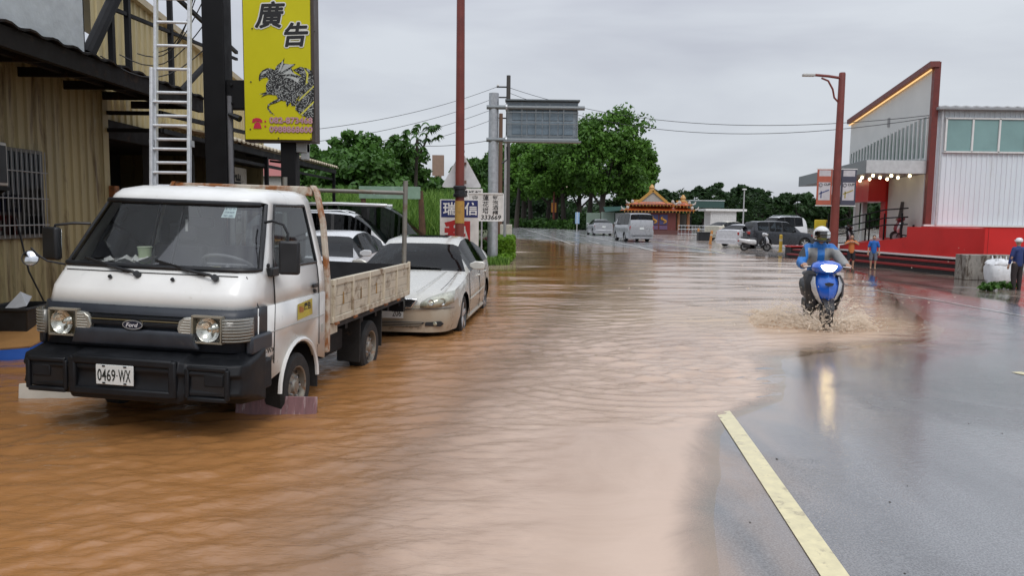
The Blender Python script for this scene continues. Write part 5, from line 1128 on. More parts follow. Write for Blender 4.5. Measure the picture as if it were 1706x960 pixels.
# ------------------------------------------------------------------ right: white hall with red base, platform, canopy
WCLAD = M('white_cladding', (.70, .75, .79), .4, var=.05, scale=.7, spec=.4, dirt=(.52, .53, .5), damt=.3, dscale=.8, stretch=(2.5, 2.5, .25))
RED = M('hall_red', (.58, .016, .014), .4, var=.1, scale=.8, dirt=(.40, .014, .014), damt=.25, dscale=.9)
RTRIM = M('hall_red_trim', (.15, .028, .022), .5, var=.15)
WWALL = M('hall_white_wall', (.64, .65, .63), .6, var=.06, scale=.8)
GREYC = M('canopy_grey', (.20, .225, .235), .5)
GZ = -.2
hall = empty('white_hall', (16.4, 30, GZ), 0, 'white clad hall with slanting front, lit canopy and red base', 'building')
def HL(mb, name, mat, **k):
    o = mb.build(name, mat, hall, **k); o.location = (-16.4, -30, -GZ); return o
NE, FE = Vector((16.4, 30, 0)), Vector((17.9, 40.5, 0)); fd = (FE - NE).normalized(); fn = Vector((-fd.y, fd.x, 0)); fn = Vector((-abs(fd.y), fd.x, 0))
FL = (FE - NE).length
HL(ribbed(MB(), (16.55, 30), (32, 30), 1.5, 6.1, pitch=.2, deep=.03, nrm=(0, -1, 0)), 'side_cladding', WCLAD)
HL(MB().box(16.5, 32, 30.03, 30.1, -.2, 6.1), 'side_backing', WWALL)
HL(MB().box(16.3, 32, 29.9, 30.05, 0.05, 1.49), 'red_base', RED); HL(MB().box(16.3, 32, 29.86, 29.95, 1.49, 1.56), 'base_trim', WHITEPAINT)
mb = MB(); rings = []
for i in range(80): z = .03 if i % 2 else 0; rings.append([Vector(p) for p in ((16.55 + i * .2, 29.7, 6.16 + z), (16.75 + i * .2, 31.2, 6.3 + z), (16.75 + i * .2, 31.2, 6.26 + z), (16.55 + i * .2, 29.7, 6.12 + z))])
HL(mb.loft(rings), 'roof_sheet', M('roof_white', (.6, .62, .63), .4, .2)); HL(MB().box(16.5, 32, 29.68, 29.95, 6.02, 6.13), 'gutter', M('gutter_grey', (.3, .31, .32), .5), bevel=.02)
for x in (18.9, 21.3, 23.7, 26.1): HL(MB().box(x, x + .012, 29.893, 29.9, .06, 1.48), 'panel_seam', M('seam_red', (.2, .008, .008), .6))
HL(MB().tube([(16.75, 29.86, 6.05), (16.75, 29.86, 1.55)], .045, 8), 'downpipe', M('pipe_pale', (.5, .52, .53), .5), smooth=True)
wz0, wz1 = 4.42, 5.72
TEAL = M('teal_glass', (.20, .34, .33), .08, var=.12, scale=.8, spec=.8)
xs_ = [16.95, 18.0, 19.05, 20.1, 20.24, 21.2, 21.4, 22.4, 23.4, 24.4]
for a_, b_ in zip(xs_[:-1], xs_[1:]):
    if b_ - a_ < .5: continue
    HL(MB().box(a_ + .03, b_ - .03, 29.93, 29.97, wz0 + .04, wz1 - .04), 'pane', TEAL)
for x in xs_: HL(MB().box(x - .035, x + .035, 29.88, 29.96, wz0, wz1), 'mullion', WHITEPAINT)
for z in (wz0, wz1): HL(MB().box(16.9, 24.5, 29.88, 29.96, z - .03, z + .03), 'window_rail', WHITEPAINT)
# slanting front wall
def fp(d, z, o=0): p = NE + fd * d + fn * o; return Vector((p.x, p.y, z))
T0, T1 = 7.7, 6.8
def ftop(d): return T0 + (T1 - T0) * d / FL
HL(MB().add([fp(0, 4.1), fp(FL, 4.1), fp(FL, T1), fp(0, T0), fp(0, 4.1, -.2), fp(FL, 4.1, -.2), fp(FL, T1, -.2), fp(0, T0, -.2)], [(0, 1, 2, 3), (7, 6, 5, 4), (0, 3, 7, 4), (1, 5, 6, 2), (3, 2, 6, 7), (0, 4, 5, 1)]), 'front_wall', WWALL)
HL(MB().beam(fp(-.15, T0 + .08, .05), fp(FL, T1 + .08, .05), .35, .22), 'slanting_coping', RTRIM)
HL(MB().beam(fp(.05, T0 - .10, .10), fp(FL, T1 - .10, .10), .05, .05), 'light_strip', glow('warm_strip', (1.0, .62, .25), .85))
HL(MB().loft([[fp(-.1, z, .03), fp(-.1, z, -.2), fp(.16, z, -.2), fp(.16, z, .03)] for z in (GZ, T0 + .18)]), 'corner_column', RTRIM, bevel=.01)
nwin = 22
for i in range(nwin):
    d0 = .35 + i * (FL - .5) / nwin; d1 = d0 + (FL - .5) / nwin * .74
    zt = lambda d: 5.88 - .72 * d / FL; zl_ = lambda d: 4.2 + .42 * d / FL
    HL(MB().add([fp(d0, zl_(d0), .012), fp(d1, zl_(d1), .012), fp(d1, zt(d1), .012), fp(d0, zt(d0), .012)], [(0, 1, 2, 3)]), 'pane', M('front_glass', (.17, .21, .20), .12, spec=.8))
    HL(MB().beam(fp(d0 - .04, 4.15, .03), fp(d0 - .04, zt(d0) + .04, .03), .05, .06), 'fin', WHITEPAINT)
HL(MB().box(0, 0, 0, 0, 0, 0).beam(fp(FL * .55, 5.55, .02), fp(FL * .55, 6.15, .02), .25, .03) if False else MB().beam(fp(FL * .45, 5.95, .02), fp(FL * .45, 6.35, .02), .03, .22), 'wall_mark', M('mark_grey', (.3, .3, .3), .7))
# canopy
C0, C1, C2, C3 = fp(.15, 0, .0), Vector((14.0, 30.2, 0)), Vector((16.2, 43, 0)), fp(FL, 0, 0)
cz0, cz1 = 3.55, 4.1
mb = MB(); q = [C0, C1, C2, C3]; mb.add([(p.x, p.y, z) for z in (cz0, cz1) for p in q], [(0, 3, 2, 1), (4, 5, 6, 7), (0, 1, 5, 4), (1, 2, 6, 5), (2, 3, 7, 6), (3, 0, 4, 7)]); HL(mb, 'canopy', GREYC, bevel=.01)
HL(MB().box(14.02, 16.4, 30.12, 30.19, cz0 + .02, cz1 - .02), 'canopy_fascia', M('fascia_pale', (.52, .54, .54), .5))
BULB = glow('warm_bulb', (1.0, .80, .48), 9.0)
for i in range(3):
    for j in range(6):
        p = C1.lerp(C0, .18 + .3 * i).lerp(C2.lerp(C3, .18 + .3 * i), .03 + .12 * j); HL(MB().ball((p.x, p.y, cz0 - .06), .06, 8, 6), 'canopy_bulb', BULB)
# wall below the canopy
HL(MB().add([fp(.2, GZ), fp(4.2, GZ), fp(4.2, cz0), fp(.2, cz0)], [(0, 1, 2, 3)]), 'lower_wall', WWALL, solid=.1)
HL(MB().loft([[fp(4.2, z, .15), fp(4.2, z, -.3), fp(4.8, z, -.3), fp(4.8, z, .15)] for z in (GZ, cz0)]), 'red_column', RED); HL(MB().loft([[fp(4.2, z, .9), fp(4.2, z, -.3), fp(7.6, z, -.3), fp(7.6, z, .9)] for z in (2.55, cz0)]), 'red_header', RED)
HL(MB().add([fp(4.8, GZ, -1.5), fp(9, GZ, -1.5), fp(9, cz0, -1.5), fp(4.8, cz0, -1.5)], [(0, 1, 2, 3)]), 'entrance_back', M('entrance_dark', (.09, .085, .07), .6)); HL(MB().add([fp(5.2, .5, -1.45), fp(6.6, .5, -1.45), fp(6.6, 2.4, -1.45), fp(5.2, 2.4, -1.45)], [(0, 1, 2, 3)]), 'glass_door', M('entrance_tan', (.22, .19, .13), .2))
for d in (7.2, 8.4): HL(MB().loft([[fp(d, z, .2), fp(d, z, 0), fp(d + .3, z, 0), fp(d + .3, z, .2)] for z in (GZ, cz0)]), 'white_column', WWALL)
HL(MB().box(-.07, .07, -.02, .02, 0, 0.01) if False else MB().beam(fp(2.4, 1.2, .2), fp(2.2, 2.5, .1), .16, .03), 'leaning_plank', M('plank_grey', (.10, .10, .095), .7))
# platform with steps along the road
A0, B0 = Vector((13.6, 37.0, 0)), Vector((15.6, 25.75, 0)); sd_ = (B0 - A0).normalized(); sn = Vector((-abs(sd_.y), -sd_.x, 0)); sn = Vector((sd_.y, -sd_.x, 0)); 
if sn.x > 0: sn = -sn
def stp(t, o, z): p = A0.lerp(B0, t) - sn * o; return Vector((p.x, p.y, z))
BLK = M('riser_black', (.02, .018, .018), .7); TREAD = M('tread_red', (.24, .02, .02), .5, var=.2)
for k in range(2):
    z = GZ + .22 + k * .22
    HL(MB().loft([[stp(0, k * .32, zz), stp(1, k * .32, zz), stp(1, k * .32 + .34, zz), stp(0, k * .32 + .34, zz)] for zz in (GZ - .05, z - .07)]), 'riser', BLK)
    HL(MB().loft([[stp(-.01, k * .32 - .03, zz), stp(1.0, k * .32 - .03, zz), stp(1.0, k * .32 + .34, zz), stp(-.01, k * .32 + .34, zz)] for zz in (z - .07, z)]), 'step_tread', TREAD)
ZP = GZ + .55
HL(MB().loft([[stp(.25, .64, zz), stp(1, .64, zz), Vector((18, 29.9, zz)), fp(6, zz, .3)] for zz in (GZ, ZP)]), 'platform', BLK)
HL(MB().add([stp(.28, .64, ZP), stp(1.0, .64, ZP - .02), stp(1.0, .64, 1.46), stp(.66, .64, 1.46), stp(.66, .64, 1.04), stp(.28, .64, .56), fp(4.4, .9, .3), Vector((16.35, 29.85, 1.1)), Vector((16.35, 29.85, 1.46)), Vector((18.4, 29.85, 1.47)), Vector((18.6, 29.85, ZP))], [(0, 1, 2, 3, 4, 5), (5, 4, 7, 6), (4, 3, 8, 7), (3, 2, 9, 8), (1, 10, 9, 2)]), 'red_ramp', RED)
HL(MB().beam(stp(.25, .58, ZP + .02), stp(1.0, .58, ZP + .02), .08, .07), 'white_nosing', WHITEPAINT)
rail = []
for z, nm in ((.55, 0), (.85, 0), (1.2, 0)): HL(MB().tube([stp(.12, 1.2, ZP + z), fp(2.2, .95 + z, .8), fp(.15, 1.0 + z, .6)], .028, 8), 'handrail', BLACKSTEEL)
for p in (stp(.12, 1.2, ZP), stp(.35, 1.5, ZP), fp(2.2, ZP, .8), fp(4.0, ZP, 1.0), fp(.6, ZP, .65)): HL(MB().beam(p, p + Vector((0, 0, 1.65 if p.y < 36 else 1.2)), .05), 'rail_post', BLACKSTEEL)
bx = empty('red_topped_box', gnd(1333, 428, -.2), 0, 'black box with red top at the far end of the steps', 'box')
MB().box(-.6, .6, -.3, .5, 0, .5).build('box_body', BLK, bx, bevel=.01); MB().box(-.63, .63, -.33, .53, .5, .56).build('box_top', RED, bx)
# lamp post with banners
lq = empty('banner_lamp_post', (11.95, 28, GZ), 0, 'red-brown street lamp with two banners behind the scooter rider', 'lamp post')
MB().lathe([(.26, 0), (.26, .05), (.17, .08), (.15, 2.0), (.115, 7.2), (.10, 7.25)], (0, 0, 0), n=16).build('pole', REDBROWN, lq, smooth=True)
MB().tube([(0, 0, 7.05), (-.5, 0, 7.12), (-1.05, 0, 7.16)], .05, 8).build('arm', REDBROWN, lq, smooth=True); MB().tube([(0, 0, 6.1), (-.25, 0, 6.35), (-.32, 0, 6.65), (-.5, 0, 6.95), (-.75, 0, 7.05)], .035, 8).build('arm_brace', REDBROWN, lq, smooth=True)
MB().box(-1.45, -1.0, -.09, .09, 7.1, 7.2).build('lamp_head', M('lamp_head', (.5, .5, .48), .4), lq, bevel=.03)
for s, frame, x0, x1 in ((-1, (.40, .10, .06), -.72, -.17), (1, (.06, .06, .09), .17, .72)):
    xa, xb = x0, x1
    bn_ = MB().box(xa, xb, -.015, .015, 2.45, 3.75).build('banner', M('banner_edge%d' % s, frame, .6), lq)
    MB().box(xa + .06, xb - .06, -.022, .022, 2.62, 3.72).build('banner_print', M('banner_pale', (.50, .48, .50), .6), bn_)
    MB().box(xa + .02, xb - .02, -.026, -.02, 3.28, 3.50).build('title_band', M('banner_edge%d' % s, frame, .6), bn_)
    tt = MB(); text(tt, '世界盃賽' if s > 0 else '賽事節', ((xa + xb) / 2, -.03, 3.39), (1, 0, 0), (0, 0, 1), width=.4, height=.1); tt.build('title', WHITEPAINT, bn_) if False else None
    tt = MB(); text(tt, 'CUP', ((xa + xb) / 2 + .09, -.03, 3.2), (1, 0, 0), (0, 0, 1), width=.24, height=.09, bold=.02); tt.build('lettering', INK, bn_)
    MB().tube([(xa + .13 + .06 * math.cos(t * .5236), -.028, 3.18 + .06 * math.sin(t * .5236)) for t in range(12)], .012, 5, closed=True).build('round_logo', M('logo_grey', (.14, .14, .17), .6), bn_)
    MB().beam((xa + .08, -.026, 2.85), (xb - .1, -.026, 3.0), .006, .04).build('print_bar', M('logo_blue%d' % s, (.06, .08, .2) if s < 0 else (.35, .28, .05), .6), bn_); MB().beam((xa + .16, -.026, 2.7), (xa + .16, -.026, 2.95), .04, .006).build('print_bar', M('logo_blue%d' % s, (.06, .08, .2), .6), bn_)
    for z in (2.42, 3.77): MB().beam((min(0, s * .75), 0, z), (max(0, s * .75), 0, z), .03).build('banner_rod', WHITEPAINT, lq)
# concrete block and white bulk bag at the right edge
cb = tag(MB().loft([[Vector((x, y, z)) for x, y in ((-.85, -.3), (.85, -.28), (.85, .3), (-.85, .3))] for z in (0, .35, .55, .82)]).build('concrete_block', M('stained_concrete', (.27, .25, .22), .85, var=.25, bump=.4, dirt=(.07, .05, .035), damt=.5, dscale=3, stretch=(2, 2, .7)), loc=(15.55, 24.6, GZ), bevel=.02), 'stained grey concrete block behind the white bulk bag', 'concrete block')
bag = empty('bulk_bag', (15.25, 23.5, GZ), 0, 'white bulging bulk bag tied at the top, beside the man', 'bag')
rb_ = random.Random(2); rings = []
for z, r_ in ((0, .38), (.1, .44), (.3, .47), (.5, .46), (.58, .40), (.62, .43), (.7, .38), (.76, .2)):
    rings.append([Vector((r_ * (1 + .07 * rb_.uniform(-1, 1) * (1 + (z > .55) * 2)) * math.copysign(abs(math.cos(t * .262)) ** .7, math.cos(t * .262)), r_ * math.copysign(abs(math.sin(t * .262)) ** .7, math.sin(t * .262)) * (1 + .05 * rb_.uniform(-1, 1)), z + .04 * rb_.uniform(-1, 1) * (z > .5))) for t in range(24)])
MB().loft(rings).build('sack', M('bag_white', (.68, .69, .70), .6, bump=.5, bscale=12), bag, smooth=True, sharp=60)
bag.scale = (.76, .76, .95)
for a_ in (.5, 2.0, 3.6, 5.2): MB().tube([(.3 * math.cos(a_), .3 * math.sin(a_), .62), (.25 * math.cos(a_ + .3), .25 * math.sin(a_ + .3), .86), (.2 * math.cos(a_ + .6), .2 * math.sin(a_ + .6), .66)], .022, 6).build('loop', M('bag_white', (.7, .7, .7)), bag, smooth=True)
# temple gate, booth, walls and rails beyond
tp = gnd(1097, 391); k_ = tp.y / 1250
tm = empty('temple_gate', tp, 0, 'small temple gatehouse with tiered orange tiled roof', 'temple')
tm.scale = (1, 1, .87)
TILE = M('glazed_orange_tile', (.50, .12, .03), .35, var=.3, scale=9); TEDGE = M('tile_gold', (.45, .24, .05), .4, var=.3, scale=14)
MB().box(-3.0, 1.7, 0, 3, 0, 2.55).build('wall', M('temple_red', (.13, .03, .025), .6), tm); MB().box(-3.1, 3.3, -.05, 3, 0, .5).build('plinth', M('temple_plinth', (.12, .05, .045), .7), tm)
for x in (-.9, .05, -2.5): MB().box(x, x + .8, -.06, 0, 1.15, 2.3).build('painted_panel', M('panel_blue', (.05, .05, .14), .5), tm); MB().tube([(x + .4 + .25 * math.sin(t), -.08, 1.3 + t * .13) for t in range(7)], [.05, .1, .14, .12, .14, .08, .04], 6).build('panel_relief', M('panel_gold', (.5, .25, .04), .5, var=.3), tm); MB().box(x, x + .8, -.06, 0, .6, 1.05).build('lower_panel', M('panel_purple', (.12, .07, .14), .5), tm)
for x in (2.0, 3.0): MB().lathe([(.16, 0), (.14, 2.5)], (x, .3, 0), n=12).build('column', M('temple_gold_column', (.28, .12, .05), .5, var=.4), tm)
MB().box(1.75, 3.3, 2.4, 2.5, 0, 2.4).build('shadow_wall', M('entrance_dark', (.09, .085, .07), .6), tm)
def tiled_roof(x0, x1, z0, z1, y0, yr, inset, name):
    n_ = int((x1 - x0) / .17); mb = MB()
    mb.add([(x0, y0, z0), (x1, y0, z0), (x1 - inset, yr, z1), (x0 + inset, yr, z1), (x0, 2 * yr - y0, z0), (x1, 2 * yr - y0, z0)], [(0, 1, 2, 3), (3, 2, 5, 4), (0, 3, 4), (1, 5, 2)])
    o = mb.build(name, TILE, tm); o2 = MB(); o3 = MB()
    for i in range(n_ + 1):
        x = x0 + (x1 - x0) * i / n_; xt = x0 + inset + (x1 - x0 - 2 * inset) * i / n_
        o2.tube([(x, y0 - .03, z0 + .02), ((x + xt) / 2, (y0 + yr) / 2, (z0 + z1) / 2 - .06), (xt, yr, z1 + .02)], .045, 5); o3.box(x - .03, x + .03, y0 - .06, y0 + .02, z0 - .22, z0 - .02) if i % 2 == 0 else None
    a = o2.build('tile_ribs', TILE, o); a['kind'] = 'stuff'; a = o3.build('eave_tassels', TEDGE, o); a['kind'] = 'stuff'
    for x, xi in ((x0, x0 + inset), (x1, x1 - inset)): MB().tube([(x, y0, z0 + .05), ((x + xi) / 2, (y0 + yr) / 2, (z0 + z1) / 2), (xi, yr, z1 + .08)], .08, 6).build('hip_ridge', TEDGE, o); s_ = -1 if x == x0 else 1; MB().tube([(x, y0, z0 + .1), (x + s_ * .25, y0, z0 + .2), (x + s_ * .35, y0, z0 + .5)], [.12, .1, .03], 6).build('eave_curl', M('curl_pale', (.45, .40, .36), .6), o); MB().ball((x - s_ * .3, y0, z0 + .33), (.16, .12, .2), 7, 5).build('roof_figure', M('curl_pale', (.45, .4, .36)), o)
    MB().box(x0 + inset * .5, x1 - inset * .5, yr - .08, yr + .08, z1, z1 + .16).build('ridge', TEDGE, o)
tiled_roof(-3.55, 3.45, 2.75, 3.25, -.6, 1.2, .9, 'lower_roof'); tiled_roof(-3.05, 1.55, 3.45, 3.85, -.4, 1.2, 1.2, 'upper_roof'); tiled_roof(1.65, 3.2, 3.35, 3.8, -.4, 1.0, .45, 'side_roof')
MB().add([(-1.95, -.3, 3.75), (.45, -.3, 3.75), (-.75, -.3, 4.95)], [(0, 1, 2)]).build('gable', M('gable_grey', (.35, .33, .3), .6), tm, solid=.1)
for a_, b_ in (((-2.2, 3.65), (-.75, 5.05)), ((.7, 3.65), (-.75, 5.05))): MB().beam((a_[0], -.35, a_[1]), (b_[0], -.35, b_[1]), .3, .26).build('gable_ridge', TEDGE, tm)
for x, z in ((-.75, 5.15), (2.4, 4.0)): MB().loft([[Vector((x + r_ * math.cos(t), .2 + r_ * math.sin(t), z + h)) for t in (0, 1.05, 2.1, 3.14, 4.19, 5.24)] for r_, h in ((.3, -.2), (.22, .1), (.3, .2), (.08, .6))]).build('finial', TEDGE, tm)
bt = empty('white_booth', gnd(1204, 391), 0, 'white tiled kiosk with flat overhanging roof', 'booth'); k_ = bt.location.y / 1250
MB().box(-1.35, 1.35, 0, 2.6, 0, 2.45).build('wall', M('booth_tile', (.58, .58, .57), .4), bt)
mb = MB()
for j in range(16):
    for i in range(13): mb.box(-1.33 + i * .206 + (.1 if j % 2 else 0) * 0, -1.33 + i * .206 + .19, -.012, 0, .05 + j * .15, .05 + j * .15 + .135)
a = mb.build('wall_tiles', M('booth_tile_white', (.62, .62, .61), .35), bt); a['kind'] = 'stuff'
MB().box(-1.95, 2.35, -.3, 2.9, 2.45, 2.68).build('roof', WHITEPAINT, bt, bevel=.02)
gc = empty('green_container', (at(1178, 345, 88).x, 88, 0), 0, 'dark green canopy shelter behind the white booth', 'shelter'); MB().box(-2.0, 2.0, 0, 3, 2.9, 3.7).build('canopy', M('shelter_green', (.03, .075, .065), .5), gc, bevel=.03); MB().box(-2.05, 2.05, -.05, 3.05, 3.7, 3.8).build('roof_edge', M('edge_pale', (.5, .55, .55), .5), gc)
for x in (-1.8, 1.8): MB().box(x - .05, x + .05, .1, .2, 0, 2.9).build('post', BLACKSTEEL, gc)
aw = empty('green_awning', (at(1025, 350, 90).x, 90, 0), 0, 'dark green awning with pale walls left of the temple gate', 'shelter'); MB().add([(-1.2, 0, 2.3), (1.4, 0, 2.6), (1.4, 2, 3.0), (-1.2, 2, 2.9)], [(0, 1, 2, 3)]).build('canopy', M('shelter_green', (.03, .075, .065)), aw, solid=.05); MB().box(-1.4, .2, 2, 2.2, 0, 2.3).build('wall', M('pale_green_wall', (.26, .33, .28), .6), aw)
MB().box(.3, 1.5, 1.4, 2.2, 0, 2.2).build('metal_wall', M('pale_metal', (.40, .42, .42), .5), aw); MB().box(-3.2, -1.5, 2.2, 2.4, 0, 2.2).build('long_wall', M('green_sheet', (.15, .2, .16), .6), aw); MB().box(-.5, 2.2, 0.2, .4, 0, .9).build('low_wall', M('dark_low_wall', (.07, .06, .055), .8), aw)
rl_ = empty('steel_railing', (at(1150, 385, 74).x, 74, 0), 0, 'low galvanised railing between temple gate and white booth', 'railing')
for z in (.15, .6, .95): MB().tube([(-1.2, 0, z), (2.6, 0, z)], .025, 6).build('rail', STEEL, rl_)
for i in range(12): MB().tube([(-1.2 + i * .345, 0, 0), (-1.2 + i * .345, 0, .95)], .02, 6).build('bar', STEEL, rl_)
ORNG = M('bollard_orange', (.50, .22, .06), .5); YEL = M('bollard_yellow', (.55, .36, .04), .5)
for px, py, h, tilt, mt, lab in ((1163, 400, .95, 0, ORNG, 'orange bollard left of the black crate by the booth'), (1183, 407, .95, 6, ORNG, 'tilted orange bollard right of the black crate'), (1300, 420, .95, 0, YEL, 'yellow bollard between white scooter and red steps')):
    p = gnd(px, py, -.08); o = empty('bollard', p, 0, lab, 'bollard', 'bollards along the forecourt'); o.rotation_euler = (0, R(tilt), 0); MB().lathe([(.085, 0), (.085, h - .04), (.05, h)], (0, 0, 0), n=12).build('post', mt, o, smooth=True); MB().lathe([(.15, 0), (.15, .04)], (0, 0, 0), n=12).build('base', mt, o); MB().lathe([(.088, h * .62), (.088, h * .74)], (0, 0, 0), n=12, capends=False).build('reflective_band', M('band_pale', (.5, .45, .35), .4), o)
tag(MB().box(-.5, .5, -.3, .3, 0, .62).box(-.54, .54, -.34, .34, .58, .66).build('black_crate', BLACK, loc=gnd(1173, 401, 0), bevel=.02), 'black crate standing between two orange bollards', 'crate')
pl_ = empty('forecourt_light', (at(1238, 370, 62).x, 62, -.1), 0, 'slim pale lamp pole rising above the parked cars', 'lamp post'); MB().lathe([(.07, 0), (.045, 4.2)], (0, 0, 0), n=8).build('pole', M('pole_grey', (.4, .4, .4)), pl_); MB().box(-.15, .15, -.1, .1, 4.15, 4.25).build('lamp_head', WHITEPAINT, pl_)
# ------------------------------------------------------------------ scooters and people
def fused(chains, voxel, mat, name, parent, balls=(), mats=None, rule=None, smooth_it=4):
    """one continuous surface grown round chains of (point, radius)"""
    mb = MB()
    for ch in chains:
        pts = [Vector(c[0]) for c in ch]; rs = [c[1] for c in ch]
        P, Q = [], []
        for i in range(len(pts) - 1):
            for t in range(4): P.append(pts[i].lerp(pts[i + 1], t / 4)); Q.append(rs[i] + (rs[i + 1] - rs[i]) * t / 4)
        P.append(pts[-1]); Q.append(rs[-1]); mb.tube(P, Q, 10)
        for p, r_ in zip(pts, rs): mb.ball(p, r_ * 1.01, 10, 8)
    for c, r_ in balls: mb.ball(c, r_, 14, 10)
    me = bpy.data.meshes.new('tmp'); me.from_pydata(mb.v, [], mb.f)
    bm = bmesh.new(); bm.from_mesh(me); bmesh.ops.recalc_face_normals(bm, faces=bm.faces); bm.to_mesh(me); bm.free()
    o = bpy.data.objects.new('tmp', me); col.objects.link(o)
    md = o.modifiers.new('r', 'REMESH'); md.mode = 'VOXEL'; md.voxel_size = voxel
    ms = o.modifiers.new('s', 'SMOOTH'); ms.iterations = smooth_it; ms.factor = .5
    bpy.context.view_layer.update()
    ev = o.evaluated_get(bpy.context.evaluated_depsgraph_get()); m2 = bpy.data.meshes.new_from_object(ev)
    bpy.data.objects.remove(o); m2.name = name; m2.materials.clear()
    for q in (mats or [mat]): m2.materials.append(q)
    if rule:
        for p in m2.polygons: p.material_index = rule(p.center)
    m2.shade_smooth(); r_ = bpy.data.objects.new(name, m2); col.objects.link(r_); r_.parent = parent; return r_
SKIN = M('skin', (.42, .25, .17), .55, var=.08)
def hand(parent, c, d, side, r=1.0, mat=SKIN):
    """palm with four curled fingers and a side thumb; d = direction the knuckles face"""
    c = Vector(c); d = Vector(d).normalized(); up = Vector((0, 0, 1)); sd = d.cross(up).normalized() * side
    ch = [[(c - d * .05 * r, .026 * r), (c, .03 * r), (c + d * .03 * r, .028 * r)]]
    for k, ln in enumerate((.9, 1.0, .95, .75)):
        b = c + d * .035 * r + sd * (-.03 + .02 * k) * r
        ch.append([(b, .0085 * r), (b + d * .032 * ln * r, .0085 * r), (b + (d * .04 - up * .028) * ln * r, .008 * r), (b + (d * .015 - up * .045) * ln * r, .007 * r)])
    b = c - sd * .03 * r; ch.append([(b, .011 * r), (b - sd * .018 * r + d * .02 * r - up * .01 * r, .0095 * r), (b + d * .035 * r - sd * .005 * r - up * .03 * r, .008 * r)])
    return fused(ch, .006 * r, mat, 'hand', parent, smooth_it=1)
def scooter(name, loc, theta, label, paint, trim, lit=False, box=None, group=None):
    s_ = empty(name, loc, R(theta), label, 'scooter', group); dark = M('scooter_dark', (.014, .014, .016), .45)
    for y, r, nm in ((0, .24, 'wheel'), (1.28, .235, 'wheel')):
        t = MB().lathe([(r * .62, -.05), (r * .9, -.055), (r, -.025), (r, .025), (r * .9, .055), (r * .62, .05)], (0, y, r), (1, 0, 0), 24, capends=False).build(nm, RUBBER, s_, smooth=True)
        MB().lathe([(r * .64, -.04), (r * .6, -.02), (.05, -.025), (.05, .025), (r * .6, .02), (r * .64, .04)], (0, y, r), (1, 0, 0), 20).build('rim', M('scooter_rim', (.25, .25, .25), .4, .6), t, smooth=True)
    for x in (-.075, .075): MB().tube([(x, 0, .24), (x, .07, .42), (x * .8, .17, .62)], .022, 8).build('fork', dark, s_, smooth=True)
    MB().loft([[Vector((x * w_, y, z)) for x in (-1, -.5, .5, 1)] + [Vector((x * w_ * .9, y + .01, z - .03)) for x in (1, .5, -.5, -1)] for y, z, w_ in ((-.25, .30, .05), (-.2, .42, .075), (-.05, .51, .085), (.1, .49, .085), (.2, .42, .07))]).build('front_fender', trim, s_, smooth=True, sharp=60)
    # leg shield: pointed front apron with silver flanks
    ap = []
    for z, w_, y in ((.40, .045, .02), (.48, .10, -.06), (.58, .14, -.09), (.70, .165, -.06), (.80, .16, .0), (.88, .12, .06)):
        ap.append([Vector((x * w_, y + .10 * x * x - (.03 if abs(x) < .1 else 0), z)) for x in (-1, -.6, -.25, 0, .25, .6, 1)] + [Vector((x * w_, y + .16, z)) for x in (1, 0, -1)])
    MB().loft(ap).build('front_apron', paint, s_, smooth=True, sharp=50)
    for sg in (-1, 1):
        MB().loft([[Vector((sg * a, y, z)), Vector((sg * b, y + .05, z)), Vector((sg * b, y + .12, z)), Vector((sg * a, y + .08, z))] for z, a, b, y in ((.40, .045, .075, .03), (.50, .105, .155, -.01), (.62, .15, .215, .0), (.74, .175, .235, .04), (.84, .17, .20, .09))]).build('side_lamp', M('silver_flank', (.55, .57, .6), .25, .3, coat=.6), s_, smooth=True, sharp=50)
        MB().loft([[Vector((sg * a, y, z)), Vector((sg * (a + .05), y + .1, z)), Vector((sg * (a - .06), y + .1, z))] for z, a, y in ((.34, .15, .1), (.55, .23, .08), (.75, .24, .1), (.86, .19, .14))]).build('leg_shield', dark, s_, smooth=True)
    MB().prism([(-.07, .02), (0, .035), (.07, .02), (.05, -.015), (0, -.025), (-.05, -.015)], (0, -.105, .73), (1, 0, 0), (0, .1, 1), (0, .02, 0)).build('apron_badge', dark, s_)
    # handlebar fairing and lamp
    MB().loft([[Vector((w_ * math.cos(t), y + d_ * math.sin(t) * -1, z + .0)) for t in np.linspace(-math.pi, math.pi, 14)[:-1]] for z, w_, d_, y in ((.88, .10, .10, .14), (.92, .20, .15, .12), (.99, .24, .17, .13), (1.05, .20, .13, .16), (1.09, .10, .06, .19))]).build('handlebar_fairing', paint, s_, smooth=True, sharp=60)
    MB().prism([(-.12, .035), (-.06, .05), (.06, .05), (.12, .035), (.085, -.03), (.04, -.055), (-.04, -.055), (-.085, -.03)], (0, -.055, .985), (1, 0, 0), (0, .25, 1), (0, .05, 0)).build('headlight', glow('lit_lamp', (1.0, .76, .38), 11.0) if lit else HEADL, s_, bevel=.012)
    MB().tube([(-.36, .2, 1.0), (-.2, .17, 1.01), (.2, .17, 1.01), (.36, .2, 1.0)], .018, 8).build('handlebar', dark, s_, smooth=True)
    for sg in (-1, 1):
        MB().tube([(sg * .25, .185, 1.005), (sg * .38, .205, 1.0)], .024, 8).build('grip', dark, s_); MB().tube([(sg * .24, .12, 1.0), (sg * .35, .10, .99)], .008, 6).build('brake_lever', STEEL, s_)
        if not lit: MB().tube([(sg * .2, .17, 1.03), (sg * .27, .16, 1.18)], .008, 6).build('mirror_stem', dark, s_); MB().ball((sg * .29, .16, 1.21), (.06, .02, .04), 8, 6).build('mirror', dark, s_)
    MB().loft([[Vector((x * w_, y, z)) for x in (-1, 1)] + [Vector((x * w_, y, z - .05)) for x in (1, -1)] for y, z, w_ in ((.2, .36, .15), (.35, .33, .17), (.62, .33, .17), (.7, .36, .16))]).build('floor_board', dark, s_, bevel=.01)
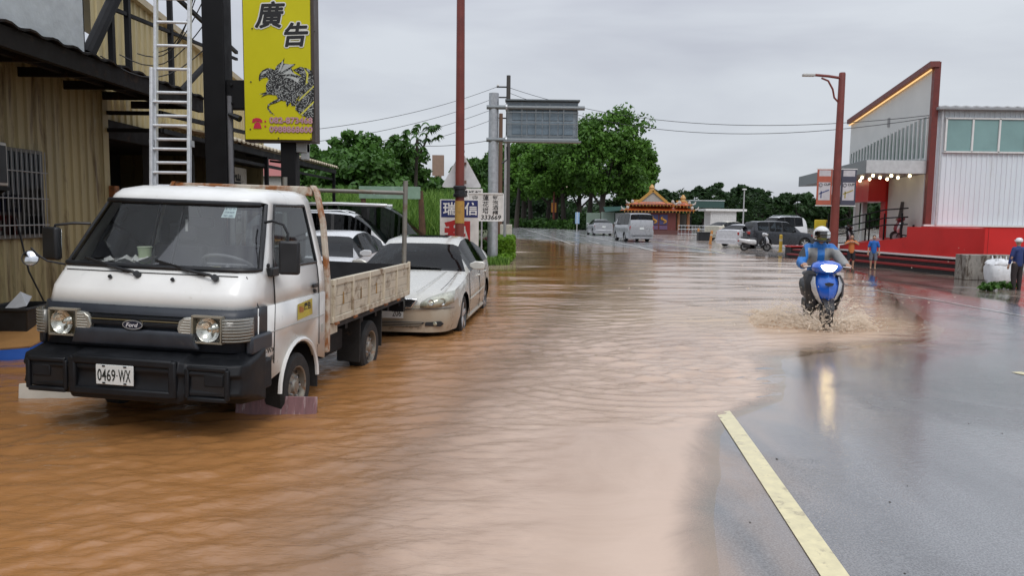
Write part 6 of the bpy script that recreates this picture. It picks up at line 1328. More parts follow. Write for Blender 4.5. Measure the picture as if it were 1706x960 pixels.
    MB().loft([[Vector((w_ * math.copysign(abs(math.cos(t)) ** .7, math.cos(t)), y, z + h_ * math.copysign(abs(math.sin(t)) ** .7, math.sin(t)))) for t in np.linspace(0, 2 * math.pi, 13)[:-1]] for y, z, w_, h_ in ((.62, .5, .13, .14), (.75, .54, .18, .17), (1.1, .56, .19, .16), (1.45, .62, .15, .12), (1.62, .68, .07, .05))]).build('rear_cowl', trim, s_, smooth=True, sharp=60)
    MB().loft([[Vector((w_ * math.cos(t), y, z + h_ * math.sin(t))) for t in np.linspace(0, 2 * math.pi, 11)[:-1]] for y, z, w_, h_ in ((.58, .70, .08, .04), (.7, .73, .14, .06), (1.0, .74, .15, .06), (1.15, .80, .14, .06), (1.45, .80, .11, .05), (1.5, .79, .05, .03))]).build('seat', dark, s_, smooth=True)
    MB().box(-.12, .12, .95, 1.35, .2, .4).build('engine', dark, s_, bevel=.04); MB().tube([(.15, 1.0, .26), (.17, 1.3, .3), (.17, 1.6, .38)], [.03, .055, .05], 10).build('exhaust', STEEL, s_, smooth=True); MB().box(-.09, .09, 1.6, 1.68, .56, .63).build('tail_lamp', TAIL, s_, bevel=.015)
    if box: MB().box(-.24, .24, 1.05, 1.55, .86, 1.32).build('delivery_box', box, s_, bevel=.03); MB().box(-.2, .2, 1.04, 1.05, 1.0, 1.2).build('box_flap', dark, s_)
    return s_
BLUE = M('scooter_blue', (.008, .10, .52), .22, var=.05, coat=.8)
SLOC, STH = (4.90, 11.6, -.03), -10
sco = scooter('moving_scooter', SLOC, STH, 'blue scooter with its headlight lit ploughing through the flood', BLUE, M('scooter_dark', (.014, .014, .016)), lit=True)
# rider
rd = empty('person', SLOC, R(STH), 'scooter rider in blue and grey rain jacket and white helmet', 'person')
JB = M('jacket_blue', (.015, .15, .46), .5, var=.25, scale=9, bump=1.0, bscale=9); JG = M('jacket_grey', (.26, .26, .25), .55, var=.2, bump=1.0, bscale=9); JK = M('jacket_black', (.02, .02, .022), .6)
bodych = [[((0, .78, .84), .15), ((0, .74, 1.0), .14), ((0, .70, 1.18), .15), ((0, .66, 1.30), .10), ((0, .63, 1.38), .06)]]
fused(bodych, .02, SKIN, 'body', rd, balls=[((0, .585, 1.475), (.08, .10, .115))])
tor = [[((0, .80, .82), .165), ((0, .76, .98), .165), ((0, .71, 1.16), .175), ((0, .67, 1.28), .12), ((0, .64, 1.36), .075)], [((-.13, .70, 1.20), .12), ((.13, .70, 1.20), .12)]]
for sg in (-1, 1): tor.append([((sg * .17, .68, 1.26), .088), ((sg * .25, .60, 1.16), .083), ((sg * .325, .44, 1.03), .078), ((sg * .325, .30, 1.00), .064), ((sg * .32, .23, 1.005), .05)])
def jrule(c):
    if c.x > .2 and c.z < 1.25: return 1 if c.y < .62 else 0
    if c.x < -.25 and c.z > 1.13: return 2
    if abs(c.x) < .055: return 0
    if .055 <= abs(c.x) < .2 and .98 < c.z < 1.27: return 1
    return 0
fused(tor, .016, JB, 'rain_jacket', rd, mats=[JB, JG, JK], rule=jrule)
DKP = M('trousers_charcoal', (.045, .042, .04), .7, var=.2, bump=.3, bscale=20)
leg = []
for sg in (-1, 1): leg.append([((sg * .09, .80, .80), .115), ((sg * .17, .52, .80), .098), ((sg * .21, .28, .73), .085), ((sg * .19, .34, .52), .072), ((sg * .17, .38, .40), .058)])
fused(leg, .018, DKP, 'trousers', rd)
for sg in (-1, 1): fused([[((sg * .165, .40, .37), .045), ((sg * .165, .28, .35), .05), ((sg * .17, .18, .345), .038)]], .012, JK, 'shoe', rd)
for sg in (-1, 1): hand(rd, (sg * .32, .2, 1.02), (0, -1, 0), sg, 1.1)
HW_ = M('helmet_white', (.70, .71, .72), .2, coat=.7)
hm = MB(); vs = []
hr = []
for k in range(10):
    t = math.pi * (.02 + .62 * k / 9); rr_ = math.sin(t); hr.append([Vector((.132 * rr_ * math.cos(a), .60 + .150 * rr_ * math.sin(a) - (.0), 1.485 + .142 * math.cos(t) - (.0))) for a in np.linspace(0, 2 * math.pi, 25)[:-1]])
fs_skip = MB()
for i in range(9):
    for j in range(24):
        a = (j + .5) / 24 * 2 * math.pi
        front = abs(((a - 1.5 * math.pi + math.pi) % (2 * math.pi)) - math.pi) < R(62)
        if front and i >= 5: continue
        hm.add([hr[i][j], hr[i][(j + 1) % 24], hr[i + 1][(j + 1) % 24], hr[i + 1][j]], [(0, 1, 2, 3)])
hm.add(hr[0], [tuple(range(24))])
he = weld(hm.build('helmet', HW_, rd), .001); md = he.modifiers.new('s', 'SOLIDIFY'); md.thickness = .02
vz = MB(); vr = []
for z, rr_ in ((1.535, 1.03), (1.50, 1.05), (1.46, 1.05), (1.435, 1.02)): vr.append([Vector((.132 * rr_ * math.sin(a), .60 - .155 * rr_ * math.cos(a), z)) for a in np.linspace(R(-62), R(62), 11)])
vz.loft(vr, closed=False, caps=False).build('visor', glass('visor_smoke', (.08, .08, .09), 1.0, .1), rd, smooth=True)
MB().tube([(.128 * math.sin(a), .60 - .145 * math.cos(a), 1.405 - .02 * math.cos(a)) for a in np.linspace(R(-75), R(75), 9)], .018, 6).build('chin_strap', JK, rd)
fm = MB(); fm.loft([[Vector((.075 * q * math.sin(a), .585 - .108 * q * math.cos(a), z)) for a in np.linspace(R(-80), R(80), 9)] for z, q in ((1.475, .9), (1.45, 1.06), (1.42, 1.06), (1.385, .8))], closed=False, caps=False).build('face_mask', M('mask_yellow', (.42, .42, .10), .7), rd, smooth=True, solid=.006)
MB().ball((-.03, .495, 1.49), .011, 8, 6).build('eye', JK, rd); MB().ball((.03, .495, 1.49), .011, 8, 6).build('eye', JK, rd)
# splash: droplets and thin tongues thrown up by the wheels
rs_ = np.random.default_rng(5); sp = MB(); SM = Matrix.Translation(SLOC) @ Matrix.Rotation(R(STH), 4, 'Z')
def drop(p, r_, v, el_=1.8):
    d = Vector(v); d = d.normalized() if d.length > 1e-4 else Vector((0, 0, 1)); a = d.orthogonal().normalized(); b = d.cross(a)
    sp.add([p + d * r_ * el_, p + a * r_, p + b * r_, p - a * r_, p - b * r_, p - d * r_ * 1.2], [(0, 1, 2), (0, 2, 3), (0, 3, 4), (0, 4, 1), (5, 2, 1), (5, 3, 2), (5, 4, 3), (5, 1, 4)])
for i in range(5200):
    src = 0 if rs_.random() < .62 else 1
    sg = -1 if rs_.random() < .58 else 1
    az = rs_.normal(0, .55); spd = rs_.gamma(3.0, .75) + .5; el = np.clip(rs_.normal(.42, .24), .05, 1.3); t = rs_.random() * 2 * spd * math.sin(el) / 9.8
    vx = sg * spd * math.cos(el) * math.cos(az); vy = spd * math.cos(el) * math.sin(az) + .5; vz_ = spd * math.sin(el)
    p = Vector((sg * .07 + vx * t, (-.12 if src == 0 else 1.2) + vy * t, .05 + vz_ * t - 4.9 * t * t))
    if p.z < 0.02: continue
    drop(SM @ p, float(rs_.gamma(2.0, .0022) + .0015), SM.to_3x3() @ Vector((vx, vy, vz_ - 9.8 * t)))
for i in range(4200):   # low fans of spray to both sides
    sg = -1 if rs_.random() < .6 else 1; u_ = rs_.random() ** .6; yy = rs_.uniform(-.2, .7) + .25 * u_
    p = Vector((sg * (.12 + (.95 if sg < 0 else .7) * u_), yy, abs(rs_.normal(0, 1)) * .22 * math.sin(math.pi * min(1, .12 + .88 * u_)) * (1 - .35 * abs(yy - .2)) + .01))
    drop(SM @ p, float(rs_.gamma(2.0, .0024) + .0015), SM.to_3x3() @ Vector((sg * 1.0, .3, .8 - 1.3 * u_)), 6.0)
for i in range(1500):
    p = Vector((rs_.normal(0, .15), rs_.normal(-.16, .12), abs(rs_.normal(0, .2)))); drop(SM @ p, float(rs_.gamma(2.0, .0026) + .0015), (rs_.normal(0, 1), rs_.normal(0, 1), 1))
for i in range(220):   # thin curved tongues of water along the bow wave
    sg = -1 if rs_.random() < .55 else 1; y0 = rs_.uniform(-.15, 1.3); x0 = sg * (.08 + .45 * max(0, y0 + .1)) ; h = rs_.uniform(.04, .2) * (1.2 if y0 < .4 else .8); o_ = rs_.uniform(.06, .35)
    pts = [SM @ Vector((x0, y0, -.02)), SM @ Vector((x0 + sg * o_ * .4, y0 + .03, h * .8)), SM @ Vector((x0 + sg * o_ * .8, y0 + .08, h)), SM @ Vector((x0 + sg * o_ * 1.15, y0 + .14, h * .7))]
    sp.tube(pts, [.022, .014, .009, .003], 5)
def mat_splash():
    m = bpy.data.materials.new('splash_water'); m.use_nodes = True; nt = m.node_tree; L = nt.links.new; b = nt.nodes['Principled BSDF']
    b.inputs['Base Color'].default_value = (.86, .75, .62, 1); b.inputs['Roughness'].default_value = .15; b.inputs['Specular IOR Level'].default_value = .5
    t = N(nt, 'ShaderNodeBsdfTransparent'); mx = N(nt, 'ShaderNodeMixShader'); mx.inputs[0].default_value = .5; L(t.outputs[0], mx.inputs[1]); L(b.outputs[0], mx.inputs[2]); L(mx.outputs[0], nt.nodes['Material Output'].inputs[0]); return m
tag(sp.build('splash', mat_splash(), smooth=True), 'muddy spray thrown up on both sides of the scooter', None, kind='stuff')
# parked scooters
p = gnd(1280, 416, -.1); scooter('parked_scooter', (p.x - .1, p.y, rz(p.x, p.y)), 82, 'white and black scooter parked before the dark SUV', M('scooter_white', (.66, .66, .66), .25, coat=.6), M('scooter_white', (.66, .66, .66)))
YB = M('box_yellow', (.55, .42, .02), .5)
q_ = at(1418, 405, 33.5); scooter('delivery_scooter', (q_.x, 33.5, ZP + .02), 60, 'delivery scooter with yellow box behind the platform rail', DGREY, M('scooter_dark', (.014, .014, .016)), box=YB)
q_ = at(1492, 408, 31.2); scooter('small_scooter', (q_.x, 31.2, .78), 250, 'dark red scooter on the red ramp by the white wall', M('scooter_red', (.2, .02, .03), .3), M('scooter_dark', (.014, .014, .016)))
# standing people
def person(loc, theta, H, label, shirt, pants, shoes, arms='down', short=True, cap=None, hair=(.015, .012, .01), sleeves='short', sk=None):
    o = empty('person', loc, R(theta), label, 'person'); k = H / 1.7; SK = sk or SKIN
    V = lambda x, y, z: (x * k, y * k, z * k)
    ch = [[(V(0, 0, .92), .12 * k), (V(0, 0, 1.15), .115 * k), (V(0, 0, 1.36), .10 * k), (V(0, 0, 1.46), .05 * k), (V(0, -.01, 1.52), .05 * k)]]
    for s in (-1, 1):
        ch.append([(V(s * .09, 0, .9), .085 * k), (V(s * .105, -.01, .5), .058 * k), (V(s * .10, .01, .3), .05 * k), (V(s * .10, .02, .09), .036 * k), (V(s * .105, -.1, .05), .035 * k)])
        if arms == 'down': A = [(V(s * .16, 0, 1.38), .055 * k), (V(s * .24, .01, 1.12), .045 * k), (V(s * .25, -.06, .9), .034 * k)]; hd = V(s * .25, -.08, .82); dd = (0, -.2, -1)
        elif arms == 'up': A = [(V(s * .16, 0, 1.38), .055 * k), (V(s * .30, -.05, 1.25), .045 * k), (V(s * .10, -.16, 1.36), .034 * k)]; hd = V(s * .05, -.18, 1.38); dd = (-s, -.2, .1)
        else: A = [(V(s * .16, 0, 1.38), .055 * k), (V(s * .22, .03, 1.12), .045 * k), (V(s * .08, -.17, 1.06), .034 * k)]; hd = V(s * .02, -.18, 1.06); dd = (-s, -.3, 0)
        ch.append(A)
        hand(o, hd, dd, s, k, SK)
        if sleeves == 'long': pass
    fused(ch, .018 * k, SK, 'body', o, balls=[(V(0, -.015, 1.60), (.078 * k, .092 * k, .108 * k)), (V(0, -.108, 1.595), (.013 * k, .02 * k, .02 * k)), (V(-.078, 0, 1.6), (.012 * k, .02 * k, .028 * k)), (V(.078, 0, 1.6), (.012 * k, .02 * k, .028 * k))])
    sh = [[(V(0, 0, .88), .142 * k), (V(0, 0, 1.15), .14 * k), (V(0, 0, 1.36), .115 * k), (V(0, 0, 1.43), .07 * k)], [(V(-.12, 0, 1.34), .095 * k), (V(.12, 0, 1.34), .095 * k)]]
    for s in (-1, 1):
        if arms == 'up': e = V(s * .27, -.04, 1.27)
        elif arms == 'down': e = V(s * .225, .0, 1.17)
        else: e = V(s * .21, .02, 1.16)
        sh.append([(V(s * .16, 0, 1.38), .072 * k), (e, .066 * k)])
        if sleeves == 'long': sh.append([(e, .062 * k), (V(s * .25, -.05, .92) if arms == 'down' else V(s * .1, -.15, 1.07), .046 * k)])
    fused(sh, .018 * k, shirt, 'shirt', o)
    pt_ = [[(V(0, 0, .95), .138 * k), (V(0, 0, .86), .135 * k)]]
    for s in (-1, 1): pt_.append([(V(s * .09, 0, .86), .105 * k), (V(s * .11, -.01, .52), .085 * k)] + ([] if short else [(V(s * .105, .01, .3), .072 * k), (V(s * .10, .02, .08), .06 * k)]))
    fused(pt_, .018 * k, pants, 'shorts' if short else 'trousers', o)
    for s in (-1, 1): fused([[(V(s * .10, .04, .04), .042 * k), (V(s * .105, -.08, .035), .045 * k), (V(s * .105, -.15, .03), .032 * k)]], .012 * k, shoes, 'shoe', o)
    for s in (-1, 1): MB().ball(V(s * .03, -.098, 1.615), .010 * k, 6, 5).build('eye', JK, o)
    MB().box(-.022 * k, .022 * k, -.103 * k, -.094 * k, 1.545 * k, 1.552 * k).build('mouth', M('lips', (.3, .12, .1), .6), o)
    if cap: MB().lathe([(.105 * k, -.02 * k), (.108 * k, .0), (.10 * k, .06 * k), (.06 * k, .10 * k), (0, .112 * k)], V(0, .0, 1.63), n=18, capends=False).prism([(-.08 * k, 0), (-.05 * k, -.06 * k), (.05 * k, -.06 * k), (.08 * k, 0)], V(0, -.085, 1.63), (1, 0, 0), (0, 1, -.25), (0, 0, .012 * k)).build('helmet', cap, o, smooth=True)
    else: fused([[(V(0, .02, 1.66), .085 * k), (V(0, .045, 1.60), .075 * k)]], .014 * k, M('hair', hair, .7), 'hair', o)
    return o
person((13.0, 28.8, GZ), -18, 1.32, 'person in orange shirt and black shorts with arms raised to the chest', M('shirt_orange', (.52, .17, .05), .8, var=.15), M('shorts_black', (.02, .02, .025), .8), M('sandal', (.2, .15, .1), .8), 'up')
person((13.95, 29.0, GZ), -22, 1.30, 'person in blue shirt and grey shorts standing by the red steps', M('shirt_blue', (.02, .12, .42), .8, var=.15), M('shorts_grey', (.14, .16, .2), .8, var=.3), M('sandal', (.2, .15, .1)), 'down')
person((14.15, 21.0, GZ - .05), 190, 1.48, 'person in dark blue jacket and white helmet at the right edge', M('jacket_navy', (.018, .035, .14), .7, var=.25), M('trousers_dark', (.03, .022, .022), .8), M('boots', (.02, .02, .02), .6), 'down', short=False, cap=HW_, sleeves='long')
# ------------------------------------------------------------------ vegetation
def mat_leaf(name, lo, hi, trans=.25):
    m = bpy.data.materials.new(name); m.use_nodes = True; nt = m.node_tree; L = nt.links.new; b = nt.nodes['Principled BSDF']
    at_ = N(nt, 'ShaderNodeAttribute'); at_.attribute_name = 'tint'; rp = N(nt, 'ShaderNodeValToRGB'); rp.color_ramp.elements[0].color = (*lo, 1); rp.color_ramp.elements[1].color = (*hi, 1); L(at_.outputs['Fac'], rp.inputs[0]); L(rp.outputs[0], b.inputs['Base Color'])
    b.inputs['Roughness'].default_value = .45; b.inputs['Specular IOR Level'].default_value = .22
    t = N(nt, 'ShaderNodeBsdfTranslucent'); L(rp.outputs[0], t.inputs[0]); mx = N(nt, 'ShaderNodeMixShader'); mx.inputs[0].default_value = trans; L(b.outputs[0], mx.inputs[1]); L(t.outputs[0], mx.inputs[2]); L(mx.outputs[0], nt.nodes['Material Output'].inputs[0]); return m
LF_TREE = mat_leaf('leaf_tree', (.025, .07, .012), (.15, .32, .045)); LF_DARK = mat_leaf('leaf_dark', (.010, .030, .009), (.040, .085, .024)); LF_BUSH = mat_leaf('leaf_bush', (.016, .05, .011), (.10, .22, .04)); LF_LIME = mat_leaf('leaf_lime', (.08, .19, .012), (.20, .36, .03)); LF_GRASS = mat_leaf('leaf_grass', (.05, .14, .018), (.26, .42, .09)); LF_RED = mat_leaf('leaf_red', (.10, .04, .04), (.26, .12, .11))
BARK = M('bark', (.045, .036, .028), .9, var=.3, bump=.4, bscale=12)
def mesh_np(name, co, faces, tint, mat, parent=None, loc=None):
    me = bpy.data.meshes.new(name); k = faces.shape[1]
    me.vertices.add(len(co)); me.vertices.foreach_set('co', co.astype(np.float32).ravel())
    me.loops.add(faces.size); me.loops.foreach_set('vertex_index', faces.astype(np.int32).ravel())
    me.polygons.add(len(faces)); me.polygons.foreach_set('loop_start', np.arange(0, faces.size, k, dtype=np.int32)); me.polygons.foreach_set('loop_total', np.full(len(faces), k, np.int32))
    me.update(calc_edges=True); a = me.attributes.new('tint', 'FLOAT', 'FACE'); a.data.foreach_set('value', tint.astype(np.float32))
    me.materials.append(mat); o = bpy.data.objects.new(name, me); col.objects.link(o); o.parent = parent
    if loc is not None: o.location = loc
    return o
def leaves(r, centers, spread, per, size, flat=.35, elong=1.7):
    n = len(centers) * per
    c = np.repeat(centers, per, 0); sp_ = np.repeat(spread, per)
    d = r.normal(0, 1, (n, 3)); d /= np.linalg.norm(d, axis=1)[:, None]; rad = r.random(n) ** .45
    p = c + d * (rad * sp_)[:, None] * np.array([1, 1, .72])
    nrm = d * .6 + r.normal(0, .55, (n, 3)) + np.array([0, 0, flat]); nrm /= np.linalg.norm(nrm, axis=1)[:, None]
    t = np.cross(nrm, r.normal(0, 1, (n, 3))); t /= np.linalg.norm(t, axis=1)[:, None] + 1e-9; b = np.cross(nrm, t)
    s = size * (.6 + .8 * r.random(n))[:, None]
    co = np.stack([p - t * s * elong / 2, p + b * s / 2 + t * s * .1, p + t * s * elong / 2, p - b * s / 2 + t * s * .1], 1).reshape(-1, 3)
    clump = np.repeat(r.random(len(centers)), per); tint = np.clip(.15 + .5 * clump + .3 * r.random(n), 0, 1)
    return co, np.arange(4 * n).reshape(n, 4), tint
def crown_pts(r, n, rx, ry, rz_, cz, lobes=6):
    lc = r.normal(0, 1, (lobes, 3)); lc /= np.linalg.norm(lc, axis=1)[:, None]; lc[:, 2] = lc[:, 2] * .7 + .1
    pts = []
    while len(pts) < n:
        d = r.normal(0, 1, 3); d /= np.linalg.norm(d)
        k = .56 + .54 * max(0, (lc @ d).max()) ** 3; q = d * k * (r.random() ** .33 * .45 + .6)
        if q[2] < -.75: continue
        pts.append(q)
    return np.array(pts) * np.array([rx, ry, rz_]) + np.array([0, 0, cz])
def tree(name, loc, H, rx, ry, seed, label, mat, leaf=.3, n=90, per=70, base=.28, trunk=.25, group=None, lean=0, cat='tree'):
    r = np.random.default_rng(seed); o = empty(name, loc, 0, label, cat, group)
    cz = H * (base + 1) / 2; rz_ = H * (1 - base) / 2
    cp = crown_pts(r, n, rx, ry, rz_ * 1.06, cz); sprd = np.full(len(cp), min(rx, rz_) * .24) * (.7 + .6 * r.random(len(cp)))
    co, fs, ti = leaves(r, cp, sprd, per, leaf); ti = np.clip(ti * r.uniform(.75, 1.1) + r.uniform(-.12, .14), 0, 1); mesh_np('crown', co, fs, ti, mat, o)
    mb = MB(); bend = [Vector((lean * t * t + .12 * trunk * math.sin(3 * t + seed), .1 * math.sin(2 * t), H * (base + .25) * t)) for t in np.linspace(0, 1, 6)]
    mb.tube([Vector((0, 0, -.2))] + bend[1:], [trunk * 1.25, trunk, trunk * .9, trunk * .75, trunk * .6, trunk * .45], 8)
    for k in range(8):
        q = Vector(cp[r.integers(len(cp))]); s_ = bend[2 + k % 4]; mb.tube([s_, s_.lerp(q, .5) + Vector((0, 0, H * .03)), q], [trunk * .42, trunk * .28, trunk * .1], 6)
    mb.build('trunk', BARK, o, smooth=True); return o
def tx(px, Y): return at(px, 370, Y).x
# roadside trees in the middle
for i, (px, Y_, top, wpx, seed, lab) in enumerate(((1003, 98, 180, 165, 11, 'tallest roadside tree, right of the message board'), (925, 106, 222, 130, 12, 'roadside tree below the message board'), (872, 114, 228, 110, 13, 'roadside tree just right of the gantry post'), (1058, 104, 232, 85, 14, 'broad low roadside tree next to the temple roof'), (965, 118, 215, 120, 15, 'roadside tree behind the tallest one'), (838, 128, 236, 90, 16, 'roadside tree hidden behind the gantry post'))):
    H = 1.7 + (362 - top) / 1250 * Y_; w_ = wpx / 1250 * Y_ / 2
    tree('roadside_tree', (tx(px, Y_), Y_, 0), H, w_, w_ * .8, seed, lab, LF_TREE, leaf=.30, n=130, per=120, base=.2, trunk=.42, group='trees along the road')
for i, (px, Y_, lab) in enumerate(((860, 108, 'leftmost'), (885, 112, 'second from left'), (912, 110, 'third from left'), (940, 104, 'fourth from left'), (980, 101, 'rightmost'))):
    tag(MB().tube([(0, 0, -.2), (.15 * (-1) ** i, 0, 2.5), (.5 * (-1) ** i, 0, 7)], [.38, .32, .2], 8).build('tree_trunk', BARK, smooth=True, loc=(tx(px, Y_), Y_, 0)), lab + ' of the bare dark trunks under the roadside trees', 'tree trunk', 'bare trunks under the trees')
# left trees behind the cars
for px, Y_, top, wpx, seed, lab in ((540, 33, 236, 105, 21, 'dark bushy tree beside the corrugated awning'), (592, 35, 214, 120, 22, 'feathery green tree left of centre behind the cars'), (645, 37, 214, 85, 23, 'rounded dark tree top between feathery tree and papaya'), (612, 31, 252, 170, 24, 'low thicket in front of the feathery tree'), (676, 40, 246, 110, 28, 'low dark bush under the papaya tree')):
    H = 1.7 + (357 - top) / 1250 * Y_; w_ = wpx / 1250 * Y_ / 2
    tree('bushy_tree', (tx(px, Y_), Y_, 0), H, w_, w_, seed, lab, LF_BUSH, leaf=.15, n=210, per=90, base=.02, trunk=.14, group='trees behind the parked cars')
for px, Y_, top, wpx, seed, lab in ((735, 55, 285, 60, 25, 'green bush below the small tan tower'), (775, 52, 258, 70, 26, 'green tree behind the triangular sign'), (815, 58, 245, 60, 27, 'green tree behind the gantry post'), (790, 44, 300, 110, 29, 'low green thicket behind the roadside boards')):
    H = 1.7 + (359 - top) / 1250 * Y_; w_ = wpx / 1250 * Y_ / 2
    tree('bushy_tree', (tx(px, Y_), Y_, 0), H, w_, w_, seed, lab, LF_BUSH, leaf=.26, n=70, per=70, base=.02, trunk=.15, group='trees behind the parked cars')
# papaya tree
pp = empty('papaya_tree', (tx(690, 36), 36, 0), 0, 'papaya tree with drooping star leaves against the sky', 'tree'); r = np.random.default_rng(8)
ptop = 1.7 + (358 - 232) / 1250 * 36
MB().tube([(0, 0, -.2), (.05, 0, 2.5), (.15, 0, ptop)], [.12, .09, .06], 8).tube([(.12, 0, ptop - 1), (.5, 0, ptop - .3), (.62, 0, ptop + .25)], [.06, .05, .04], 6).build('trunk', BARK, pp, smooth=True)
cos, fcs, tn = [], [], []; nv = 0
for hx, hz in ((.15, ptop), (.62, ptop + .3), (.05, ptop - .7)):
    for k in range(13):
        a = r.uniform(0, 6.28); el = r.uniform(-.3, .9); d = np.array([math.cos(a) * math.cos(el), math.sin(a) * math.cos(el), math.sin(el)]); tip = np.array([hx, 0, hz]) + d * r.uniform(.45, .75)
        for q in range(7):
            b = a + (q - 3) * .5; l = .34 * (1 - .08 * abs(q - 3)); e = tip + np.array([math.cos(b) * l, math.sin(b) * l, -.16 - .05 * abs(q - 3)]); sd_v = np.array([-math.sin(b), math.cos(b), 0]) * .06; m_ = (tip + e) / 2 + np.array([0, 0, .04])
            cos += [tip, m_ + sd_v, e, m_ - sd_v]; fcs.append([nv, nv + 1, nv + 2, nv + 3]); nv += 4; tn.append(r.uniform(.1, .7))
mesh_np('crown', np.array(cos), np.array(fcs), np.array(tn), LF_BUSH, pp)
# dark far trees behind the temple and the parking
far0 = None
for i, (px, top, wpx) in enumerate(((1028, 318, 50), (1065, 320, 50), (1105, 312, 60), (1142, 318, 55), (1172, 306, 60), (1205, 302, 50), (1238, 298, 60), (1268, 312, 55), (1298, 318, 55), (1330, 314, 55), (1362, 322, 50), (1390, 316, 55), (1420, 318, 60))):
    Y_ = 112 + 6 * (i % 3); H = 1.7 + (364 - top) / 1250 * Y_; w_ = wpx / 1250 * Y_ / 2
    nm = ('first', 'second', 'third', 'fourth', 'fifth', 'sixth', 'seventh', 'eighth', 'ninth', 'tenth', 'eleventh', 'twelfth', 'thirteenth')[i]
    tree('far_tree', (tx(px, Y_), Y_, 0), H, w_, w_, 40 + i, nm + ' from left of the dark trees behind temple and car park', LF_DARK, leaf=.4, n=46, per=70, base=.02, trunk=.25, group='dark far trees')
for i, px in enumerate((1100, 1160, 1190, 1245)):   # feathery bamboo tips
    Y_ = 108; mb = MB(); r = np.random.default_rng(70 + i); cos = []; fcs = []; tn = []; nv = 0
    for k in range(9):
        x = r.normal(0, 1.1); h = r.uniform(5.0, 6.8); a = r.uniform(-1, 1)
        P = [np.array([x + a * t * t * 1.6, r.normal(0, .05), h * t - 1.2 * t ** 4]) for t in np.linspace(0, 1.1, 12)]
        for p in P[3:]:
            for q in range(7):
                d = r.normal(0, 1, 3) * np.array([.5, .5, .35]); d[2] -= .25; w2 = np.cross(d, r.normal(0, 1, 3)); w2 = w2 / (np.linalg.norm(w2) + 1e-6) * .09; cos += [p, p + d * .5 + w2, p + d, p + d * .5 - w2]; fcs.append([nv, nv + 1, nv + 2, nv + 3]); nv += 4; tn.append(r.random())
    bo = empty('bamboo_clump', (tx(px, Y_), Y_, 0), 0, ('leftmost', 'second from left', 'third from left', 'rightmost')[i] + ' feathery bamboo clump among the dark far trees', 'bamboo', 'bamboo clumps'); mesh_np('foliage', np.array(cos), np.array(fcs), np.array(tn), LF_DARK, bo)
# far wood behind everything
r = np.random.default_rng(90); cs = []
for i in range(620):
    y = r.uniform(138, 165); x = r.uniform(-45, 75); cs.append((x, y, r.uniform(0, 4.6) * (1 + .2 * math.sin(x * .3))))
co, fs, ti = leaves(r, np.array(cs), np.full(len(cs), 2.2), 60, .55); tag(mesh_np('far_wood', co, fs, ti * .7, LF_DARK), 'dark wood closing the view behind the road', None, kind='stuff')
# roadside hedge and low shrubs under the trees
r = np.random.default_rng(91); cs = []
for i in range(260):
    t = r.random(); px = 848 + t * 140; Y_ = 112 - t * 16; cs.append((tx(px, Y_), Y_ + r.normal(0, .4), r.uniform(.1, 1.0)))
co, fs, ti = leaves(r, np.array(cs), np.full(len(cs), .6), 40, .22); hg = mesh_np('roadside_hedge', co, fs, ti, LF_BUSH); tag(hg, 'long low hedge along the road under the trees', 'hedge')
for px, Y_, w_, lab in ((975, 96, 1.5, 'round clipped bush left of the silver sedan'), (988, 100, 1.2, 'smaller round bush behind the silver sedan')):
    r = np.random.default_rng(int(px)); o = empty('round_bush', (tx(px, Y_), Y_, 0), 0, lab, 'bush'); co, fs, ti = leaves(r, crown_pts(r, 40, w_, w_, 1.1, 1.0), np.full(40, .5), 60, .2); mesh_np('foliage', co, fs, ti, LF_DARK, o); MB().tube([(0, 0, -.1), (0, 0, 1)], [.12, .06], 6).build('stem', BARK, o)
# clipped lime hedge, red shrub and weeds at the verge
vg = MB(); vg.add([(-6, 25.6, .02), (-.25, 25.6, .0), (-.1, 30, .05), (-.1, 90, .08), (-40, 90, .3), (-40, 25.6, .2)], [(0, 1, 2, 3, 4, 5)]); tag(vg.build('verge', M('verge_soil', (.07, .08, .03), .9, var=.4, scale=2)), None, None, kind='structure')
r = np.random.default_rng(31); n_ = 520; cs = np.stack([r.uniform(-.62, .02, n_), r.uniform(28.2, 33.5, n_), r.uniform(.12, .82, n_)], 1)
edge = r.integers(0, 3, n_); cs[edge == 0, 2] = .82; cs[edge == 1, 0] = .02; cs[(edge == 2), 1] = 28.2
he_ = empty('clipped_hedge', (-.3, 30.5, 0), 0, 'bright lime clipped hedge at the edge of the flood', 'hedge'); co, fs, ti = leaves(r, cs - np.array([-.3, 30.5, 0]), np.full(n_, .1), 26, .055); mesh_np('foliage', co, fs, np.clip(ti + .0, 0, 1), LF_LIME, he_)
MB().box(-.24, .24, -2.1, 2.8, .05, .72).build('twig_core', M('twigs', (.03, .035, .015), .9), he_)
for px, Y_, w_, h_, mt, lab, sd in ((818, 28.5, .28, .95, LF_RED, 'reddish shrub at the foot of the gantry post', 1), (806, 27.5, .32, .9, LF_BUSH, 'dark green shrub left of the reddish shrub', 2), (838, 26.6, .25, .35, LF_LIME, 'light green weeds before the clipped hedge', 3)):
    r = np.random.default_rng(sd); o = empty('verge_shrub', (tx(px, Y_), Y_, 0), 0, lab, 'shrub'); co, fs, ti = leaves(r, crown_pts(r, 45, w_, w_, h_ / 2, h_ / 2), np.full(45, .11), 30, .07); mesh_np('foliage', co, fs, ti, mt, o); MB().tube([(0, 0, -.1), (0, 0, h_ * .7)], [.03, .015], 5).build('stem', BARK, o)
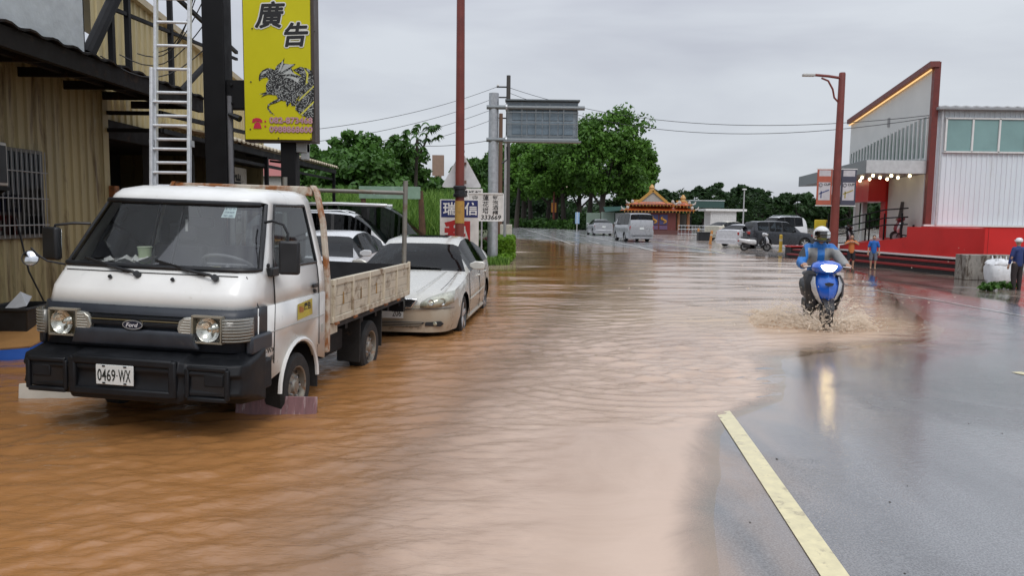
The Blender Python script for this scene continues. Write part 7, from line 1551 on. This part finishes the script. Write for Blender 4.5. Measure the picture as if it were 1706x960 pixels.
def grass(name, r, n, xy, zf, h0, h1, wd, mat, lean=.35):
    x, y = xy(n); z = zf(x, y); h = r.uniform(h0, h1, n); a = r.uniform(0, 6.28, n); l = r.uniform(.1, 1, n) * lean * h; dx, dy = np.cos(a) * l, np.sin(a) * l; b = r.uniform(0, 3.14, n); wx, wy = np.cos(b) * wd, np.sin(b) * wd
    p0 = np.stack([x - wx, y - wy, z - .05], 1); p1 = np.stack([x + wx, y + wy, z - .05], 1); m1 = np.stack([x + dx * .35 + wx * .8, y + dy * .35 + wy * .8, z + h * .65], 1); m0 = np.stack([x + dx * .35 - wx * .8, y + dy * .35 - wy * .8, z + h * .65], 1); tp_ = np.stack([x + dx, y + dy, z + h * (1 - .15 * lean)], 1)
    co = np.stack([p0, p1, m1, m0, tp_, tp_ + np.array([.002, 0, 0])], 1).reshape(-1, 3); k = np.arange(n)[:, None] * 6
    fs = np.concatenate([k + np.array([[0, 1, 2, 3]]), k + np.array([[3, 2, 5, 4]])]); ti = r.random(n); return mesh_np(name, co, fs, np.concatenate([ti, ti]), mat)
r = np.random.default_rng(33)
bank = lambda x, y: .2 + .9 * smooth01((y - 23.0) / 4.0) + 0 * x
tag(grass('tall_grass', r, 15000, lambda n: (r.uniform(-6.8, -1.7, n), r.uniform(23.2, 28, n)), bank, .7, 1.75, .022, LF_GRASS, .5), 'tall bright green grass on the bank behind the parked cars', None, kind='stuff')
X_, Y_ = np.meshgrid(np.linspace(-14, -1.2, 30), np.linspace(22.8, 34, 24)); bk, _u = grid_mesh('grass_bank', X_, Y_, np.minimum(bank(X_, Y_), 1.1) - .06); bk.data.materials.append(M('verge_soil', (.05, .07, .02))); tag(bk, None, None, kind='structure')
tag(grass('verge_grass', r, 3000, lambda n: (r.uniform(-1.3, -.1, n), r.uniform(25.7, 28.3, n)), lambda x, y: 0 * x, .1, .35, .012, LF_GRASS, .6), 'short grass at the flooded verge', None, kind='stuff')
# weeds by the bulk bag
for k, (px, py, lab) in enumerate(((1645, 484, 'left of the two weed tufts in the wet mud before the bulk bag'), (1672, 482, 'right of the two weed tufts in the wet mud before the bulk bag'))):
    p = gnd(px, py, -.2); r = np.random.default_rng(60 + k); o = empty('weed_tuft', p, 0, lab, 'weeds', 'weed tufts'); co, fs, ti = leaves(r, crown_pts(r, 26, .32, .2, .12, .1), np.full(26, .07), 18, .06); mesh_np('foliage', co, fs, ti, LF_BUSH, o); MB().tube([(-.1, 0, 0), (.1, 0, .1)], .008, 4).build('stem', BARK, o)
